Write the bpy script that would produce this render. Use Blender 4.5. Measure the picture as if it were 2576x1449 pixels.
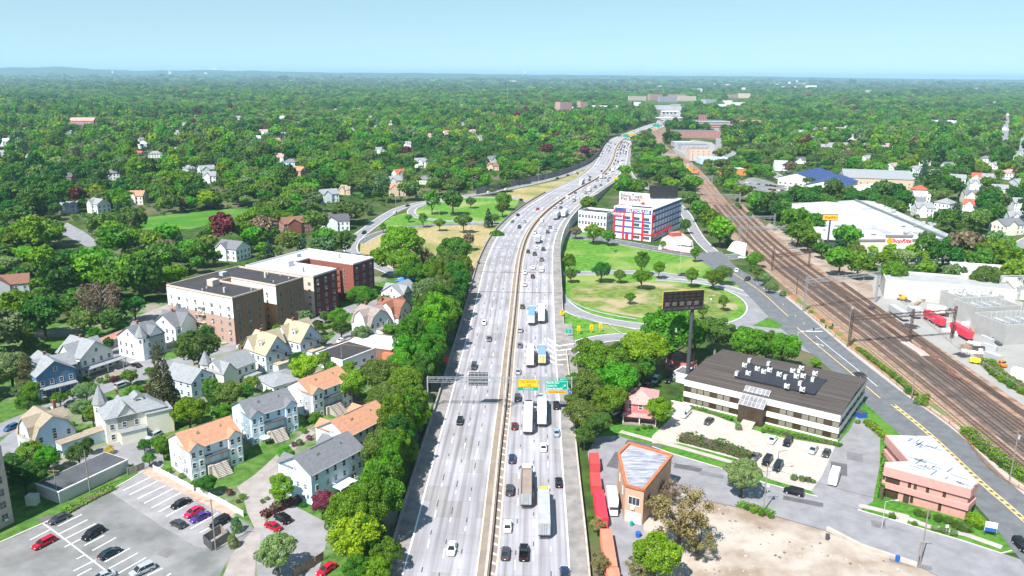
import bpy, math, random
import numpy as np
from mathutils import Vector, Matrix
R = math.radians
SC = bpy.context.scene
COL = SC.collection
for o in list(bpy.data.objects): bpy.data.objects.remove(o)
SKYT = (1.42, 1.46, 1.18, 1)
CAMH, FPX, PITCH, HORY, ROLL = 98.0, 2000.0, R(15.06), 724.5, R(-0.42)
cam = bpy.data.cameras.new('camera'); camo = bpy.data.objects.new('camera', cam); COL.objects.link(camo)
cam.sensor_width = 36; cam.lens = 36*FPX/2576; cam.clip_start = 1; cam.clip_end = 120000
camo.matrix_world = Matrix.Translation((0, 0, CAMH)) @ Matrix.Rotation(R(90)-PITCH, 4, 'X') @ Matrix.Rotation(-ROLL, 4, 'Z')
SC.camera = camo
W = bpy.data.worlds.new('World'); SC.world = W; W.use_nodes = True
wn = W.node_tree; bg = wn.nodes['Background']
sky = wn.nodes.new('ShaderNodeTexSky'); sky.sky_type = 'NISHITA'; sky.sun_disc = False
sky.sun_elevation = R(54); sky.sun_rotation = R(214); sky.air_density = 1.2; sky.dust_density = 0.0; sky.ozone_density = 1.0; sky.altitude = 0
tcw = wn.nodes.new('ShaderNodeTexCoord'); vm = wn.nodes.new('ShaderNodeVectorMath'); vm.operation = 'ADD'; vm.inputs[1].default_value = (0, 0, .22)
vn = wn.nodes.new('ShaderNodeVectorMath'); vn.operation = 'NORMALIZE'; wn.links.new(tcw.outputs['Generated'], vm.inputs[0]); wn.links.new(vm.outputs[0], vn.inputs[0]); wn.links.new(vn.outputs[0], sky.inputs[0])
tn = wn.nodes.new('ShaderNodeMixRGB'); tn.blend_type = 'MULTIPLY'; tn.inputs[0].default_value = 1; tn.inputs[2].default_value = SKYT; wn.links.new(sky.outputs[0], tn.inputs[1])
wn.links.new(tn.outputs[0], bg.inputs[0]); bg.inputs[1].default_value = 0.085
sl = bpy.data.lights.new('sun', 'SUN'); sl.energy = 5.0; sl.angle = R(0.5); sl.color = (1, .965, .91)
so = bpy.data.objects.new('sun', sl); COL.objects.link(so)
SUND = Vector((-.56*math.cos(R(54)), -.83*math.cos(R(54)), math.sin(R(54)))).normalized()
so.rotation_euler = SUND.to_track_quat('Z', 'Y').to_euler()
SC.view_settings.view_transform = 'Standard'; SC.view_settings.look = 'None'; SC.view_settings.gamma = 1
SC.view_settings.exposure = .88
try:
    SC.cycles.max_bounces = 6; SC.cycles.diffuse_bounces = 2; SC.cycles.glossy_bounces = 2; SC.cycles.transparent_max_bounces = 8
    SC.cycles.transmission_bounces = 2; SC.cycles.volume_bounces = 0; SC.cycles.use_adaptive_sampling = True; SC.cycles.adaptive_threshold = .02
    SC.cycles.caustics_reflective = False; SC.cycles.caustics_refractive = False
    SC.cycles.use_denoising = True
except Exception: pass
random.seed(7); RN = np.random.RandomState(7)
CM = camo.matrix_world.to_3x3()
def G(x, y, z=0.0):
    d = CM @ Vector((x-1288, -(y-724.5), -FPX))
    if d.z > -1e-4: d.z = -1e-4
    t = (z-CAMH)/d.z
    return Vector((d.x*t, d.y*t, z))
CMI = CM.inverted()
def PX(p):
    v = CMI @ (Vector(p)-Vector((0, 0, CAMH)))
    return (1288 - v.x/v.z*FPX, 724.5 + v.y/v.z*FPX, -v.z)
def HT(bx, by, ty, z0=0.0):                    # height of a vertical edge whose foot is at (bx,by) and whose top is seen at row ty
    g = G(bx, by, z0); lo, hi = 0.0, 90.0
    for _ in range(30):
        m = (lo+hi)/2
        if PX((g.x, g.y, z0+m))[1] > ty: lo = m
        else: hi = m
    return lo
MC = {}
def nd(nt, t, **k):
    n = nt.nodes.new(t)
    for a, b in k.items(): setattr(n, a, b)
    return n
def mat(name, col, rough=.85, var=.12, sc=.4, col2=None, det=4, bump=0, metal=0, spec=.3, alpha=None, coord='Object', sx=1, sy=1, sz=1, lo=.35, hi=.65, orand=0):
    if name in MC: return MC[name]
    m = bpy.data.materials.new(name); m.use_nodes = True; nt = m.node_tree; p = nt.nodes['Principled BSDF']
    p.inputs['Roughness'].default_value = rough; p.inputs['Metallic'].default_value = metal; p.inputs['Specular IOR Level'].default_value = spec
    c = Vector(col); a = c*(1-var); b = Vector(col2) if col2 else c*(1+var)
    tc = nd(nt, 'ShaderNodeTexCoord'); mp = nd(nt, 'ShaderNodeMapping'); mp.inputs['Scale'].default_value = (sx, sy, sz)
    nt.links.new(tc.outputs[coord], mp.inputs[0])
    nz = nd(nt, 'ShaderNodeTexNoise'); nz.inputs['Scale'].default_value = sc; nz.inputs['Detail'].default_value = det; nz.inputs['Roughness'].default_value = .6
    nt.links.new(mp.outputs[0], nz.inputs[0])
    rp = nd(nt, 'ShaderNodeValToRGB'); rp.color_ramp.elements[0].position = lo; rp.color_ramp.elements[1].position = hi
    rp.color_ramp.elements[0].color = (*a, 1); rp.color_ramp.elements[1].color = (*b, 1)
    nt.links.new(nz.outputs[0], rp.inputs[0]); out = rp.outputs[0]
    if orand:
        oi = nd(nt, 'ShaderNodeObjectInfo'); hs = nd(nt, 'ShaderNodeHueSaturation'); mr = nd(nt, 'ShaderNodeMapRange')
        mr.inputs[3].default_value = 1-orand; mr.inputs[4].default_value = 1+orand
        nt.links.new(oi.outputs['Random'], mr.inputs[0]); nt.links.new(mr.outputs[0], hs.inputs['Value']); nt.links.new(out, hs.inputs['Color']); out = hs.outputs[0]
    nt.links.new(out, p.inputs['Base Color'])
    if bump:
        bp = nd(nt, 'ShaderNodeBump'); bp.inputs['Strength'].default_value = bump; bp.inputs['Distance'].default_value = .3
        nt.links.new(nz.outputs[0], bp.inputs['Height']); nt.links.new(bp.outputs[0], p.inputs['Normal'])
    MC[name] = m
    return m
def flat(name, col, rough=.6, spec=.3, metal=0): return mat(name, col, rough, .05, .8, spec=spec, metal=metal)
def glass(name, col, rough=.12):
    return mat(name, col, rough, .3, .35, spec=.6)
class B:
    def __init__(s): s.v = []; s.f = []; s.m = []; s.mats = []; s.uv = None
    def mi(s, m):
        if m not in s.mats: s.mats.append(m)
        return s.mats.index(m)
    def face(s, pts, m=None):
        i = len(s.v); s.v += [tuple(p) for p in pts]; s.f.append(tuple(range(i, i+len(pts)))); s.m.append(s.mi(m) if m else 0); return s
    def box(s, x0, x1, y0, y1, z0, z1, m=None, rot=0, c=None):
        P = [(x0, y0, z0), (x1, y0, z0), (x1, y1, z0), (x0, y1, z0), (x0, y0, z1), (x1, y0, z1), (x1, y1, z1), (x0, y1, z1)]
        if rot:
            cx, cy = c or ((x0+x1)/2, (y0+y1)/2); ca, sa = math.cos(rot), math.sin(rot)
            P = [(cx+(x-cx)*ca-(y-cy)*sa, cy+(x-cx)*sa+(y-cy)*ca, z) for x, y, z in P]
        i = len(s.v); s.v += P; k = s.mi(m) if m else 0
        for q in ((0, 3, 2, 1), (4, 5, 6, 7), (0, 1, 5, 4), (1, 2, 6, 5), (2, 3, 7, 6), (3, 0, 4, 7)):
            s.f.append(tuple(i+j for j in q)); s.m.append(k)
        return s
    def prism(s, poly, z0, z1, m=None, mt=None, bottom=True):
        n = len(poly); a = sum(poly[i][0]*poly[(i+1) % n][1]-poly[(i+1) % n][0]*poly[i][1] for i in range(n))
        if a < 0: poly = poly[::-1]
        i = len(s.v); s.v += [(p[0], p[1], z0) for p in poly]+[(p[0], p[1], z1) for p in poly]; k = s.mi(m) if m else 0
        kt = s.mi(mt) if mt else k
        for j in range(n): s.f.append((i+j, i+(j+1) % n, i+n+(j+1) % n, i+n+j)); s.m.append(k)
        s.f.append(tuple(range(i+n, i+2*n))); s.m.append(kt)
        if bottom: s.f.append(tuple(range(i+n-1, i-1, -1))); s.m.append(k)
        return s
    def tube(s, a, b, r, n=6, m=None, r2=None):
        a = Vector(a); b = Vector(b); d = (b-a); q = d.to_track_quat('Z', 'Y') if d.length > 1e-6 else None
        if q is None: return s
        r2 = r if r2 is None else r2; i = len(s.v); k = s.mi(m) if m else 0
        for c, rr in ((a, r), (b, r2)):
            for j in range(n):
                t = 2*math.pi*j/n; s.v.append(tuple(c+q @ Vector((rr*math.cos(t), rr*math.sin(t), 0))))
        for j in range(n): s.f.append((i+j, i+(j+1) % n, i+n+(j+1) % n, i+n+j)); s.m.append(k)
        s.f.append(tuple(range(i+n-1, i-1, -1))); s.m.append(k); s.f.append(tuple(range(i+n, i+2*n))); s.m.append(k)
        return s
    def bar(s, a, b, w, h, m=None):            # square bar between two points
        a = Vector(a); b = Vector(b); d = (b-a).normalized(); up = Vector((0, 0, 1))
        if abs(d.z) > .95: up = Vector((0, 1, 0))
        x = d.cross(up).normalized()*w/2; y = x.cross(d).normalized()*h/2; i = len(s.v); k = s.mi(m) if m else 0
        for c in (a, b): s.v += [tuple(c-x-y), tuple(c+x-y), tuple(c+x+y), tuple(c-x+y)]
        for q in ((3, 2, 1, 0), (4, 5, 6, 7), (0, 1, 5, 4), (1, 2, 6, 5), (2, 3, 7, 6), (3, 0, 4, 7)): s.f.append(tuple(i+j for j in q)); s.m.append(k)
        return s
    def mesh(s, name, m=None, smooth=False):
        me = bpy.data.meshes.new(name); me.from_pydata(s.v, [], s.f)
        mats = s.mats or ([m] if m else [])
        for q in mats: me.materials.append(q)
        if len(mats) > 1: me.polygons.foreach_set('material_index', s.m)
        if smooth: me.polygons.foreach_set('use_smooth', [True]*len(me.polygons))
        if s.uv:
            l = me.uv_layers.new(name='UVMap'); fl = []
            for f in s.f:
                for j in f: fl += s.uv[j]
            l.data.foreach_set('uv', fl)
        me.update(); return me
    def obj(s, name, m=None, parent=None, smooth=False, **k):
        return ob(name, s.mesh(name, m, smooth), parent, **k)
def ob(name, data, parent=None, loc=None, rot=0, **k):
    o = bpy.data.objects.new(name, data); COL.objects.link(o)
    if parent: o.parent = parent
    if loc is not None: o.location = loc
    if rot: o.rotation_euler = (0, 0, rot)
    for a, b in k.items(): o[a] = b
    return o
THINGS = []
def thing(name, label, cat, loc=(0, 0, 0), rot=0, group=None, data=None):
    o = ob(name, data, None, loc, rot); o['label'] = label; o['category'] = cat
    if group: o['group'] = group
    THINGS.append(o); return o
def struct(o, kind='structure'): o['kind'] = kind; return o
def sheet(name, pts, z, m, px=True):
    P = [tuple(G(x, y)[:2]) for x, y in pts] if px else [tuple(p[:2]) for p in pts]
    n = len(P)
    if sum(P[i][0]*P[(i+1) % n][1]-P[(i+1) % n][0]*P[i][1] for i in range(n)) < 0: P = P[::-1]
    o = B().face([(x, y, z) for x, y in P]).obj(name, m); struct(o); return o
def clean(name):                                # concave sheets: fill properly
    pass
def resample(P, step):
    P = [Vector(p) for p in P]; out = []
    for i in range(len(P)-1):
        p0 = P[max(i-1, 0)]; p1 = P[i]; p2 = P[i+1]; p3 = P[min(i+2, len(P)-1)]
        n = max(1, int((p2-p1).length/step))
        for k in range(n):
            t = k/n; out.append(.5*((2*p1)+(-p0+p2)*t+(2*p0-5*p1+4*p2-p3)*t*t+(-p0+3*p1-3*p2+p3)*t**3))
    out.append(P[-1]); return out
def smooth(P, it=3):
    for _ in range(it):
        P = [P[0]]+[(P[i-1]+P[i]*2+P[i+1])/4 for i in range(1, len(P)-1)]+[P[-1]]
    return P
def normals(P):
    N = []
    for i in range(len(P)):
        d = P[min(i+1, len(P)-1)]-P[max(i-1, 0)]; d.z = 0; d.normalize(); N.append(Vector((d.y, -d.x, 0)))   # to the right of travel
    return N
def offset(P, d, dz=0):
    return [p+n*d+Vector((0, 0, dz)) for p, n in zip(P, normals(P))]
def ribbon(name, P, a, b, dz, m, parent=None, st=True, vscale=1):
    A = offset(P, a, dz); C = offset(P, b, dz); bb = B(); s = 0; bb.uv = []
    for i in range(len(P)):
        if i: s += (P[i]-P[i-1]).length
        bb.v += [tuple(A[i]), tuple(C[i])]; bb.uv += [(a, s), (b, s)]
    bb.f = [(2*i, 2*i+1, 2*i+3, 2*i+2) for i in range(len(P)-1)]; bb.m = [0]*len(bb.f)
    o = bb.obj(name, m, parent)
    if st and not parent: struct(o)
    return o
def poly_path(pts, step=8, it=2, z=0): return smooth(resample([G(x, y, z) for x, y in pts], step), it)
def wallrun(bb, P, a, b, z0, z1, m=None):       # long solid along a path, between lateral offsets a,b and heights z0,z1 above the path
    A0 = offset(P, a); C0 = offset(P, b); i0 = len(bb.v); k = bb.mi(m) if m else 0
    for p, q in zip(A0, C0):
        zz0 = z0(p) if callable(z0) else p.z+z0; bb.v += [(p.x, p.y, zz0), (q.x, q.y, zz0), (q.x, q.y, q.z+z1), (p.x, p.y, p.z+z1)]
    for i in range(len(P)-1):
        o = i0+4*i
        for q in ((0, 4, 5, 1), (1, 5, 6, 2), (2, 6, 7, 3), (3, 7, 4, 0)): bb.f.append(tuple(o+j for j in q)); bb.m.append(k)
    bb.f.append((i0, i0+1, i0+2, i0+3)); bb.m.append(k); e = len(bb.v)-4; bb.f.append((e+3, e+2, e+1, e)); bb.m.append(k)
    return bb
def dup(root, loc, rot=None, label=None, group=None, scale=None):
    r = root.copy(); COL.objects.link(r); r.location = loc
    if rot is not None: r.rotation_euler = (0, 0, rot)
    if scale: r.scale = scale if isinstance(scale, (tuple, list)) else (scale,)*3
    if label: r['label'] = label
    if group: r['group'] = group
    for ch in root.children:
        c = ch.copy(); COL.objects.link(c); c.parent = r
        for g in ch.children:
            d = g.copy(); COL.objects.link(d); d.parent = c
    THINGS.append(r); return r
def inpoly(x, y, P):
    c = False; j = len(P)-1
    for i in range(len(P)):
        if (P[i][1] > y) != (P[j][1] > y) and x < (P[j][0]-P[i][0])*(y-P[i][1])/(P[j][1]-P[i][1])+P[i][0]: c = not c
        j = i
    return c
EXC = []                                        # ground areas where no scattered tree may stand (polygons, world)
def exc(poly, grow=0): EXC.append([(p[0], p[1]) for p in poly])
LMK0 = [(210, 300, 'the pink school hall'), (72, 392, 'the left woodland clearing'), (470, 545, 'the park lawn'), (200, 600, 'the woodland street'), (744, 555, 'the big brown roof'), (1000, 445, 'the pair of red roofs'), (753, 425, 'the salmon mansion'), (1080, 340, 'the middle woods'), (620, 310, 'the far left woods'), (350, 340, 'the school grounds'), (931, 300, 'the twin white colonials'), (1277, 240, 'the radio mast'), (1321, 195, 'the water tower'), (537, 180, 'the horizon towers'), (1418, 260, 'the tall pink block'), (1700, 240, 'the pink apartment complex'), (1850, 245, 'the far main street'), (1748, 330, 'the red brick warehouse'), (1969, 330, 'the winding street'), (2100, 330, 'the long pink block'), (2200, 437, 'the tan hall'), (2310, 490, 'the dead end lane'), (2450, 470, 'the bungalow streets'), (2550, 550, 'the supermarket bend'), (2374, 303, 'the large white building'), (2574, 340, 'the church spire'), (2230, 370, 'the middle suburb'), (2400, 400, 'the long suburban street'), (2010, 212, 'the far right town'), (2527, 260, 'the distant straight road'), (2300, 195, 'the strip of water')]
# ================================================================ GROUND
M_road = mat('asphalt', (.125, .13, .14), .9, .16, .35, det=6)
M_road2 = mat('light_asphalt', (.225, .22, .235), .9, .14, .25, det=6)
M_lot = mat('lot_asphalt', (.165, .168, .165), .9, .18, .12, (.24, .235, .235), det=7)
M_lotB = mat('lot_asphalt_pale', (.235, .225, .235), .9, .12, .25, (.29, .28, .29), det=7)
M_conc = mat('pale_concrete', (.42, .375, .33), .9, .12, .4, det=6)
M_walk = mat('sidewalk_concrete', (.38, .34, .31), .9, .12, .6, det=5)
M_path = mat('path_concrete', (.30, .265, .25), .9, .14, .35, det=6)
M_kerb = mat('kerb_concrete', (.5, .46, .42), .9, .1, 1)
M_white = flat('road_paint_white', (.8, .8, .8), .7)
M_yel = mat('road_paint_yellow', (.75, .50, .16), .7, .08, 1)
M_pyel = mat('road_paint_pale_yellow', (.72, .56, .38), .7, .08, 1)
M_barr = mat('barrier_concrete', (.42, .37, .32), .9, .15, .5, det=6)
M_barrshadow = mat('barrier_shadow_brown', (.20, .145, .12), .9, .2, .4)  # shadow tone of the median barrier, put into the colour
M_soil = mat('soil_tan', (.42, .30, .18), .95, .25, .12, (.50, .40, .26), det=8)
def grassm(name, a, b, c, s1=.06, s2=.6):
    m = mat(name, a, .95, .2, s2, b, det=8); nt = m.node_tree; p = nt.nodes['Principled BSDF']; rp = [n for n in nt.nodes if n.type == 'VALTORGB'][0]
    nz = nd(nt, 'ShaderNodeTexNoise'); nz.inputs['Scale'].default_value = s1; nz.inputs['Detail'].default_value = 5
    tc = [n for n in nt.nodes if n.type == 'TEX_COORD'][0]; nt.links.new(tc.outputs['Object'], nz.inputs[0])
    r2 = nd(nt, 'ShaderNodeMapRange'); r2.inputs[1].default_value = .48; r2.inputs[2].default_value = .62; nt.links.new(nz.outputs[0], r2.inputs[0])
    mx = nd(nt, 'ShaderNodeMixRGB'); mx.inputs[2].default_value = (*c, 1); nt.links.new(r2.outputs[0], mx.inputs[0]); nt.links.new(rp.outputs[0], mx.inputs[1]); nt.links.new(mx.outputs[0], p.inputs['Base Color'])
    p.inputs['Specular IOR Level'].default_value = .1
    return m
M_grass = grassm('meadow_grass', (.055, .17, .02), (.13, .28, .035), (.22, .27, .08), .03, .35)
M_lawn = grassm('lawn_grass', (.04, .14, .015), (.08, .22, .025), (.10, .20, .035), .05, .8)
M_dry = grassm('dry_grass', (.30, .235, .11), (.42, .34, .18), (.19, .20, .06), .03, .5)
M_forestfloor = grassm('wood_floor', (.03, .06, .015), (.06, .11, .02), (.13, .12, .07), .02, .2)
M_yard = grassm('yard_ground', (.05, .13, .02), (.10, .19, .04), (.24, .22, .18), .05, .4)
gb = B(); N = 96
ring = [(0, 0)]
for rr in (60, 45000):
    pass
gb.face([(45000*math.cos(2*math.pi*i/N), 45000*math.sin(2*math.pi*i/N), -.05) for i in range(N)])
struct(gb.obj('ground', M_forestfloor))
sheet('residential_ground', [(-200, 1700), (-300, 900), (0, 830), (250, 800), (440, 745), (700, 720), (1000, 690), (1165, 760), (1120, 940), (1050, 1110), (960, 1449), (900, 1700)], .0, M_yard)
def ZF(Y):
    def s(t): t = min(1, max(0, t)); return t*t*(3-2*t)
    return .6+5.6*s((Y-290)/110)*(1-s((Y-600)/200))
def GF(x, y):
    z = 0
    for _ in range(12): g = G(x, y, z); z = ZF(g.y)
    return G(x, y, z)
MED = [(1208, 1560), (1228, 1420), (1230, 1399), (1256, 1112), (1269, 1024), (1279, 900), (1293, 780), (1298, 724), (1299.5, 712), (1305.5, 662), (1313, 625), (1328, 587), (1353, 552), (1388, 520), (1428, 492), (1473, 465), (1513, 440), (1533, 417), (1543, 395), (1549, 374), (1560, 357), (1580, 345), (1613, 331), (1643, 319), (1673, 308), (1688, 298), (1694, 288), (1697, 278), (1699, 268)]
FW = smooth(resample([GF(*p) for p in MED], 7), 10)
for p in FW: p.z = ZF(p.y)
m = bpy.data.materials.new('slab_concrete'); m.use_nodes = True; nt = m.node_tree; P_ = nt.nodes['Principled BSDF']; P_.inputs['Roughness'].default_value = .85
uvn = nd(nt, 'ShaderNodeUVMap'); br = nd(nt, 'ShaderNodeTexBrick'); nt.links.new(uvn.outputs[0], br.inputs[0])
br.offset = 0; br.inputs['Scale'].default_value = 1; br.inputs['Brick Width'].default_value = 3.7; br.inputs['Row Height'].default_value = 7.0; br.inputs['Mortar Size'].default_value = .045; br.inputs['Bias'].default_value = 0
br.inputs['Color1'].default_value = (.35, .345, .375, 1); br.inputs['Color2'].default_value = (.41, .40, .435, 1); br.inputs['Mortar'].default_value = (.29, .275, .28, 1)
tcn = nd(nt, 'ShaderNodeTexCoord'); n1 = nd(nt, 'ShaderNodeTexNoise'); n1.inputs['Scale'].default_value = .05; n1.inputs['Detail'].default_value = 8; nt.links.new(tcn.outputs['Object'], n1.inputs[0])
mp = nd(nt, 'ShaderNodeMapping'); mp.inputs['Scale'].default_value = (1.2, .02, 1); nt.links.new(uvn.outputs[0], mp.inputs[0])
n2 = nd(nt, 'ShaderNodeTexNoise'); n2.inputs['Scale'].default_value = 1; n2.inputs['Detail'].default_value = 5; nt.links.new(mp.outputs[0], n2.inputs[0])
def mul(a, b, f):
    x = nd(nt, 'ShaderNodeMixRGB', blend_type='MULTIPLY'); x.inputs[0].default_value = f; nt.links.new(a, x.inputs[1]); nt.links.new(b, x.inputs[2]); return x.outputs[0]
def ramp(a, c0, c1, p0, p1):
    x = nd(nt, 'ShaderNodeValToRGB'); x.color_ramp.elements[0].position = p0; x.color_ramp.elements[1].position = p1; x.color_ramp.elements[0].color = (*c0, 1); x.color_ramp.elements[1].color = (*c1, 1); nt.links.new(a, x.inputs[0]); return x.outputs[0]
b2 = nd(nt, 'ShaderNodeTexBrick'); nt.links.new(uvn.outputs[0], b2.inputs[0]); b2.offset = 0; b2.inputs['Scale'].default_value = 1; b2.inputs['Brick Width'].default_value = 3.7; b2.inputs['Row Height'].default_value = 7.0; b2.inputs['Mortar Size'].default_value = 0
b2.inputs['Color1'].default_value = (0, 0, 0, 1); b2.inputs['Color2'].default_value = (1, 1, 1, 1)
pt = ramp(b2.outputs[0], (1, 1, 1), (.80, .79, .75), .86, .9)
c = mul(br.outputs[0], ramp(n1.outputs[0], (.80, .79, .78), (1, 1, 1), .38, .62), 1); c = mul(c, ramp(n2.outputs[0], (.72, .70, .70), (1.0, 1, 1), .33, .6), 1); c = mul(c, pt, 1)
sp_ = nd(nt, 'ShaderNodeSeparateXYZ'); nt.links.new(uvn.outputs[0], sp_.inputs[0])
def mth(op, a, b=None):
    x = nd(nt, 'ShaderNodeMath', operation=op); nt.links.new(a, x.inputs[0])
    if b is not None: x.inputs[1].default_value = b
    return x.outputs[0]
lf = mth('ABSOLUTE', mth('SUBTRACT', mth('FRACT', mth('DIVIDE', mth('SUBTRACT', mth('ABSOLUTE', sp_.outputs[0]), 2.0), 3.7)), .5))
c = mul(c, ramp(lf, (.80, .79, .79), (1, 1, 1), .04, .24), 1)
nt.links.new(c, P_.inputs['Base Color']); M_slab = m
M_should = mat('shoulder_concrete', (.20, .185, .18), .9, .12, .3, (.29, .265, .25), det=7)
M_median = mat('median_concrete', (.23, .19, .16), .9, .15, .3, det=6)
IE, LANE = 2.0, 3.7; OE = IE+4*LANE; BAR = OE+3.7
for a, b, mm, nmz in ((-OE, -IE, M_slab, 'freeway_lanes'), (IE, OE, M_slab, 'freeway_lanes'), (-BAR, -OE, M_should, 'freeway_shoulder'), (OE, BAR, M_should, 'freeway_shoulder'), (-IE, IE, M_median, 'freeway_median')):
    ribbon(nmz, FW, a, b, 0, mm)
bb = B(); wallrun(bb, FW, -BAR-.3, BAR+.3, lambda p: -.04, -.06, M_barr); struct(bb.obj('freeway_structure'))
def dashes(name, P, off, on, gap, w, mm, dz=.012, start=0, phase=0):
    Q = resample(offset(P, off, dz), 1.5); S = [0]
    for i in range(1, len(Q)): S.append(S[-1]+(Q[i]-Q[i-1]).length)
    b = B(); N = normals(Q); per = on+gap; i = 0; cur = None; n = len(Q)
    seg = []
    for i in range(n):
        ph = (S[i]-phase) % per
        if ph < on: seg.append(i)
        elif seg:
            if len(seg) > 1:
                for j in range(len(seg)-1):
                    a, c = Q[seg[j]], Q[seg[j+1]]; na = N[seg[j]]*w/2; nc = N[seg[j+1]]*w/2
                    b.face([a-na, a+na, c+nc, c-nc])
            seg = []
    o = b.obj(name, mm); struct(o); return o
for k in (1, 2, 3):
    for s in (-1, 1): dashes('lane_marking', FW, s*(IE+k*LANE), 4.4, 8.2, .22, M_white, phase=k*3)
for s in (-1, 1):
    ribbon('edge_marking', FW, s*OE-.16, s*OE+.16, .012, M_white); ribbon('yellow_edge_marking', FW, s*IE-.14, s*IE+.14, .012, M_pyel)
M_dark = mat('tar_joint', (.07, .065, .07), .9)
dd = [(k, s) for k in (1, 2, 3) for s in (-1, 1)]
for k, s in dd: dashes('lane_tar_patch', FW, s*(IE+k*LANE)+.0, 3.4, 9.2, .24, M_dark, phase=k*3+4.6)
b = B(); Nn = normals(FW); Lc = 0
for i in range(1, len(FW)):
    Lc += (FW[i]-FW[i-1]).length
    if FW[i].y < 230:
        d = (FW[i]-FW[i-1]).normalized()
        for k in range(2):
            p = FW[i]+d*(k*3.6); q = Nn[i]
            b.face([p+q*.9+Vector((0, 0, .013)), p+q*1.7-d*.5+Vector((0, 0, .013)), p+q*1.7+d*.3+Vector((0, 0, .013)), p+q*.9+d*.8+Vector((0, 0, .013))])
struct(b.obj('shoulder_hatching', flat('worn_paint', (.52, .49, .46), .8)))
b = B()
for px, py in ((1312, 625), (1304, 682), (1383, 525), (1298, 735)):
    g = GF(px, py); i = min(range(len(FW)), key=lambda i: (FW[i]-g).length); d = (FW[i]-FW[i-1]).normalized(); q = Nn[i]; z = Vector((0, 0, .016))
    b.face([FW[i]-q*BAR-d*.3+z, FW[i]+q*BAR-d*.3+z, FW[i]+q*BAR+d*.3+z, FW[i]-q*BAR+d*.3+z])
struct(b.obj('bridge_joint', M_dark))
i_end = max(i for i, p in enumerate(FW) if p.y < 1500)
bb = B(); wallrun(bb, FW[:i_end], -.30, .30, -.02, 1.05, M_barr); o = bb.obj('median_barrier'); o['label'] = 'low concrete barrier along the middle of the freeway'; o['category'] = 'barrier'; THINGS.append(o)
bb = B(); wallrun(bb, FW[:i_end], .302, .62, -.02, .85, M_barrshadow); o.name = 'median_barrier'; bb.obj('barrier_footing', None, o)  # brown strip paints the barrier's shaded side and its shadow as colour
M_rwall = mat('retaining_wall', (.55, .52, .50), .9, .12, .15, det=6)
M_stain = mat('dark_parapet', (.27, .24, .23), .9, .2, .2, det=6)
i_m = [i for i, p in enumerate(FW) if p.y < 640]
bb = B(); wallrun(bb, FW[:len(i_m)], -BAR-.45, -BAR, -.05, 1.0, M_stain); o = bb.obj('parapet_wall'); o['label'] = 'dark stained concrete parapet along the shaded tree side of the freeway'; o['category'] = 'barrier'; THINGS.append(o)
iR = [i for i, p in enumerate(FW) if p.y < 520]
gR = [i for i, p in enumerate(FW) if p.y < 350]
bb = B(); wallrun(bb, FW[:len(gR)-9], BAR, BAR+.45, -.05, 1.0, M_barr); o = bb.obj('parapet_wall'); o['label'] = 'tan concrete parapet between the freeway shoulder and the red containers'; o['category'] = 'barrier'; THINGS.append(o)
ZR = [.01]
def road(name, px, w, m_, it=2, edge=True, z=0, centre=None, step=6, kerb=False, exz=4, paint=M_white):
    P = poly_path(px, step, it, z) if not isinstance(px[0], Vector) else px
    ZR[0] += .005
    ribbon(name, P, -w/2, w/2, ZR[0], m_)
    if edge:
        for s in (-1, 1): ribbon('edge_marking', P, s*(w/2-.55)-.14, s*(w/2-.55)+.14, ZR[0]+.02, M_white)
    if centre: dashes('lane_marking', P, 0, 3, 6, .22, paint, dz=ZR[0]+.02)
    A = offset(P, -w/2-exz); C = offset(P, w/2+exz)
    for i in range(0, len(P)-1): exc([A[i], A[i+1], C[i+1], C[i]])
    return P
S = sheet
S('dry_field', [(908, 602), (945, 583), (1000, 576), (1080, 570), (1200, 565), (1262, 562), (1240, 590), (1212, 632), (1185, 712), (1120, 740), (1040, 720), (940, 668), (905, 640)], .012, M_dry)
S('dry_field', [(945, 575), (985, 545), (1040, 530), (1100, 505), (1180, 497), (1260, 495), (1310, 500), (1300, 515), (1262, 562), (1200, 560), (1050, 565), (985, 572)], .008, M_grass)
S('dry_field', [(1250, 495), (1300, 475), (1400, 455), (1470, 428), (1515, 390), (1512, 410), (1495, 430), (1440, 460), (1390, 487), (1345, 517), (1310, 504)], .010, M_dry)
S('interchange_grass', [(1412, 735), (1412, 600), (1440, 585), (1480, 585), (1550, 608), (1640, 625), (1770, 655), (1850, 690), (1930, 730), (1990, 800), (1990, 830), (1850, 830), (1700, 835), (1560, 850), (1500, 870), (1420, 870), (1400, 800)], .012, M_grass)
M_worn = grassm('worn_meadow', (.09, .17, .03), (.20, .23, .06), (.33, .27, .16), .06, .3)
S('worn_meadow', [(1430, 745), (1440, 722), (1500, 712), (1600, 708), (1700, 716), (1790, 728), (1840, 748), (1858, 775), (1840, 792), (1780, 805), (1700, 806), (1600, 798), (1520, 782), (1460, 765)], .016, M_worn)
S('gore_grass', [(1408, 782), (1440, 795), (1500, 815), (1560, 830), (1555, 845), (1490, 850), (1410, 868)], .018, M_grass)
S('park_lawn', [(345, 565), (352, 550), (420, 540), (570, 526), (620, 525), (700, 522), (720, 535), (600, 550), (480, 576), (360, 578)], .012, M_lawn)
exc([G(x, y) for x, y in [(350, 618), (350, 552), (420, 540), (570, 528), (640, 525), (650, 560), (600, 608), (480, 628), (360, 632)]])
for P_x in ([(905, 660), (905, 600), (945, 570), (1000, 540), (1100, 500), (1250, 490), (1400, 450), (1520, 385), (1400, 480), (1260, 570), (1210, 640), (1190, 720), (1080, 690), (930, 660)],
            [(1400, 860), (1405, 560), (1460, 470), (1545, 455), (1570, 490), (1640, 520), (1700, 540), (1780, 620), (1850, 690), (1990, 790), (1990, 900), (1700, 850), (1560, 860)]):
    exc([G(x, y) for x, y in P_x])
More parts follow.
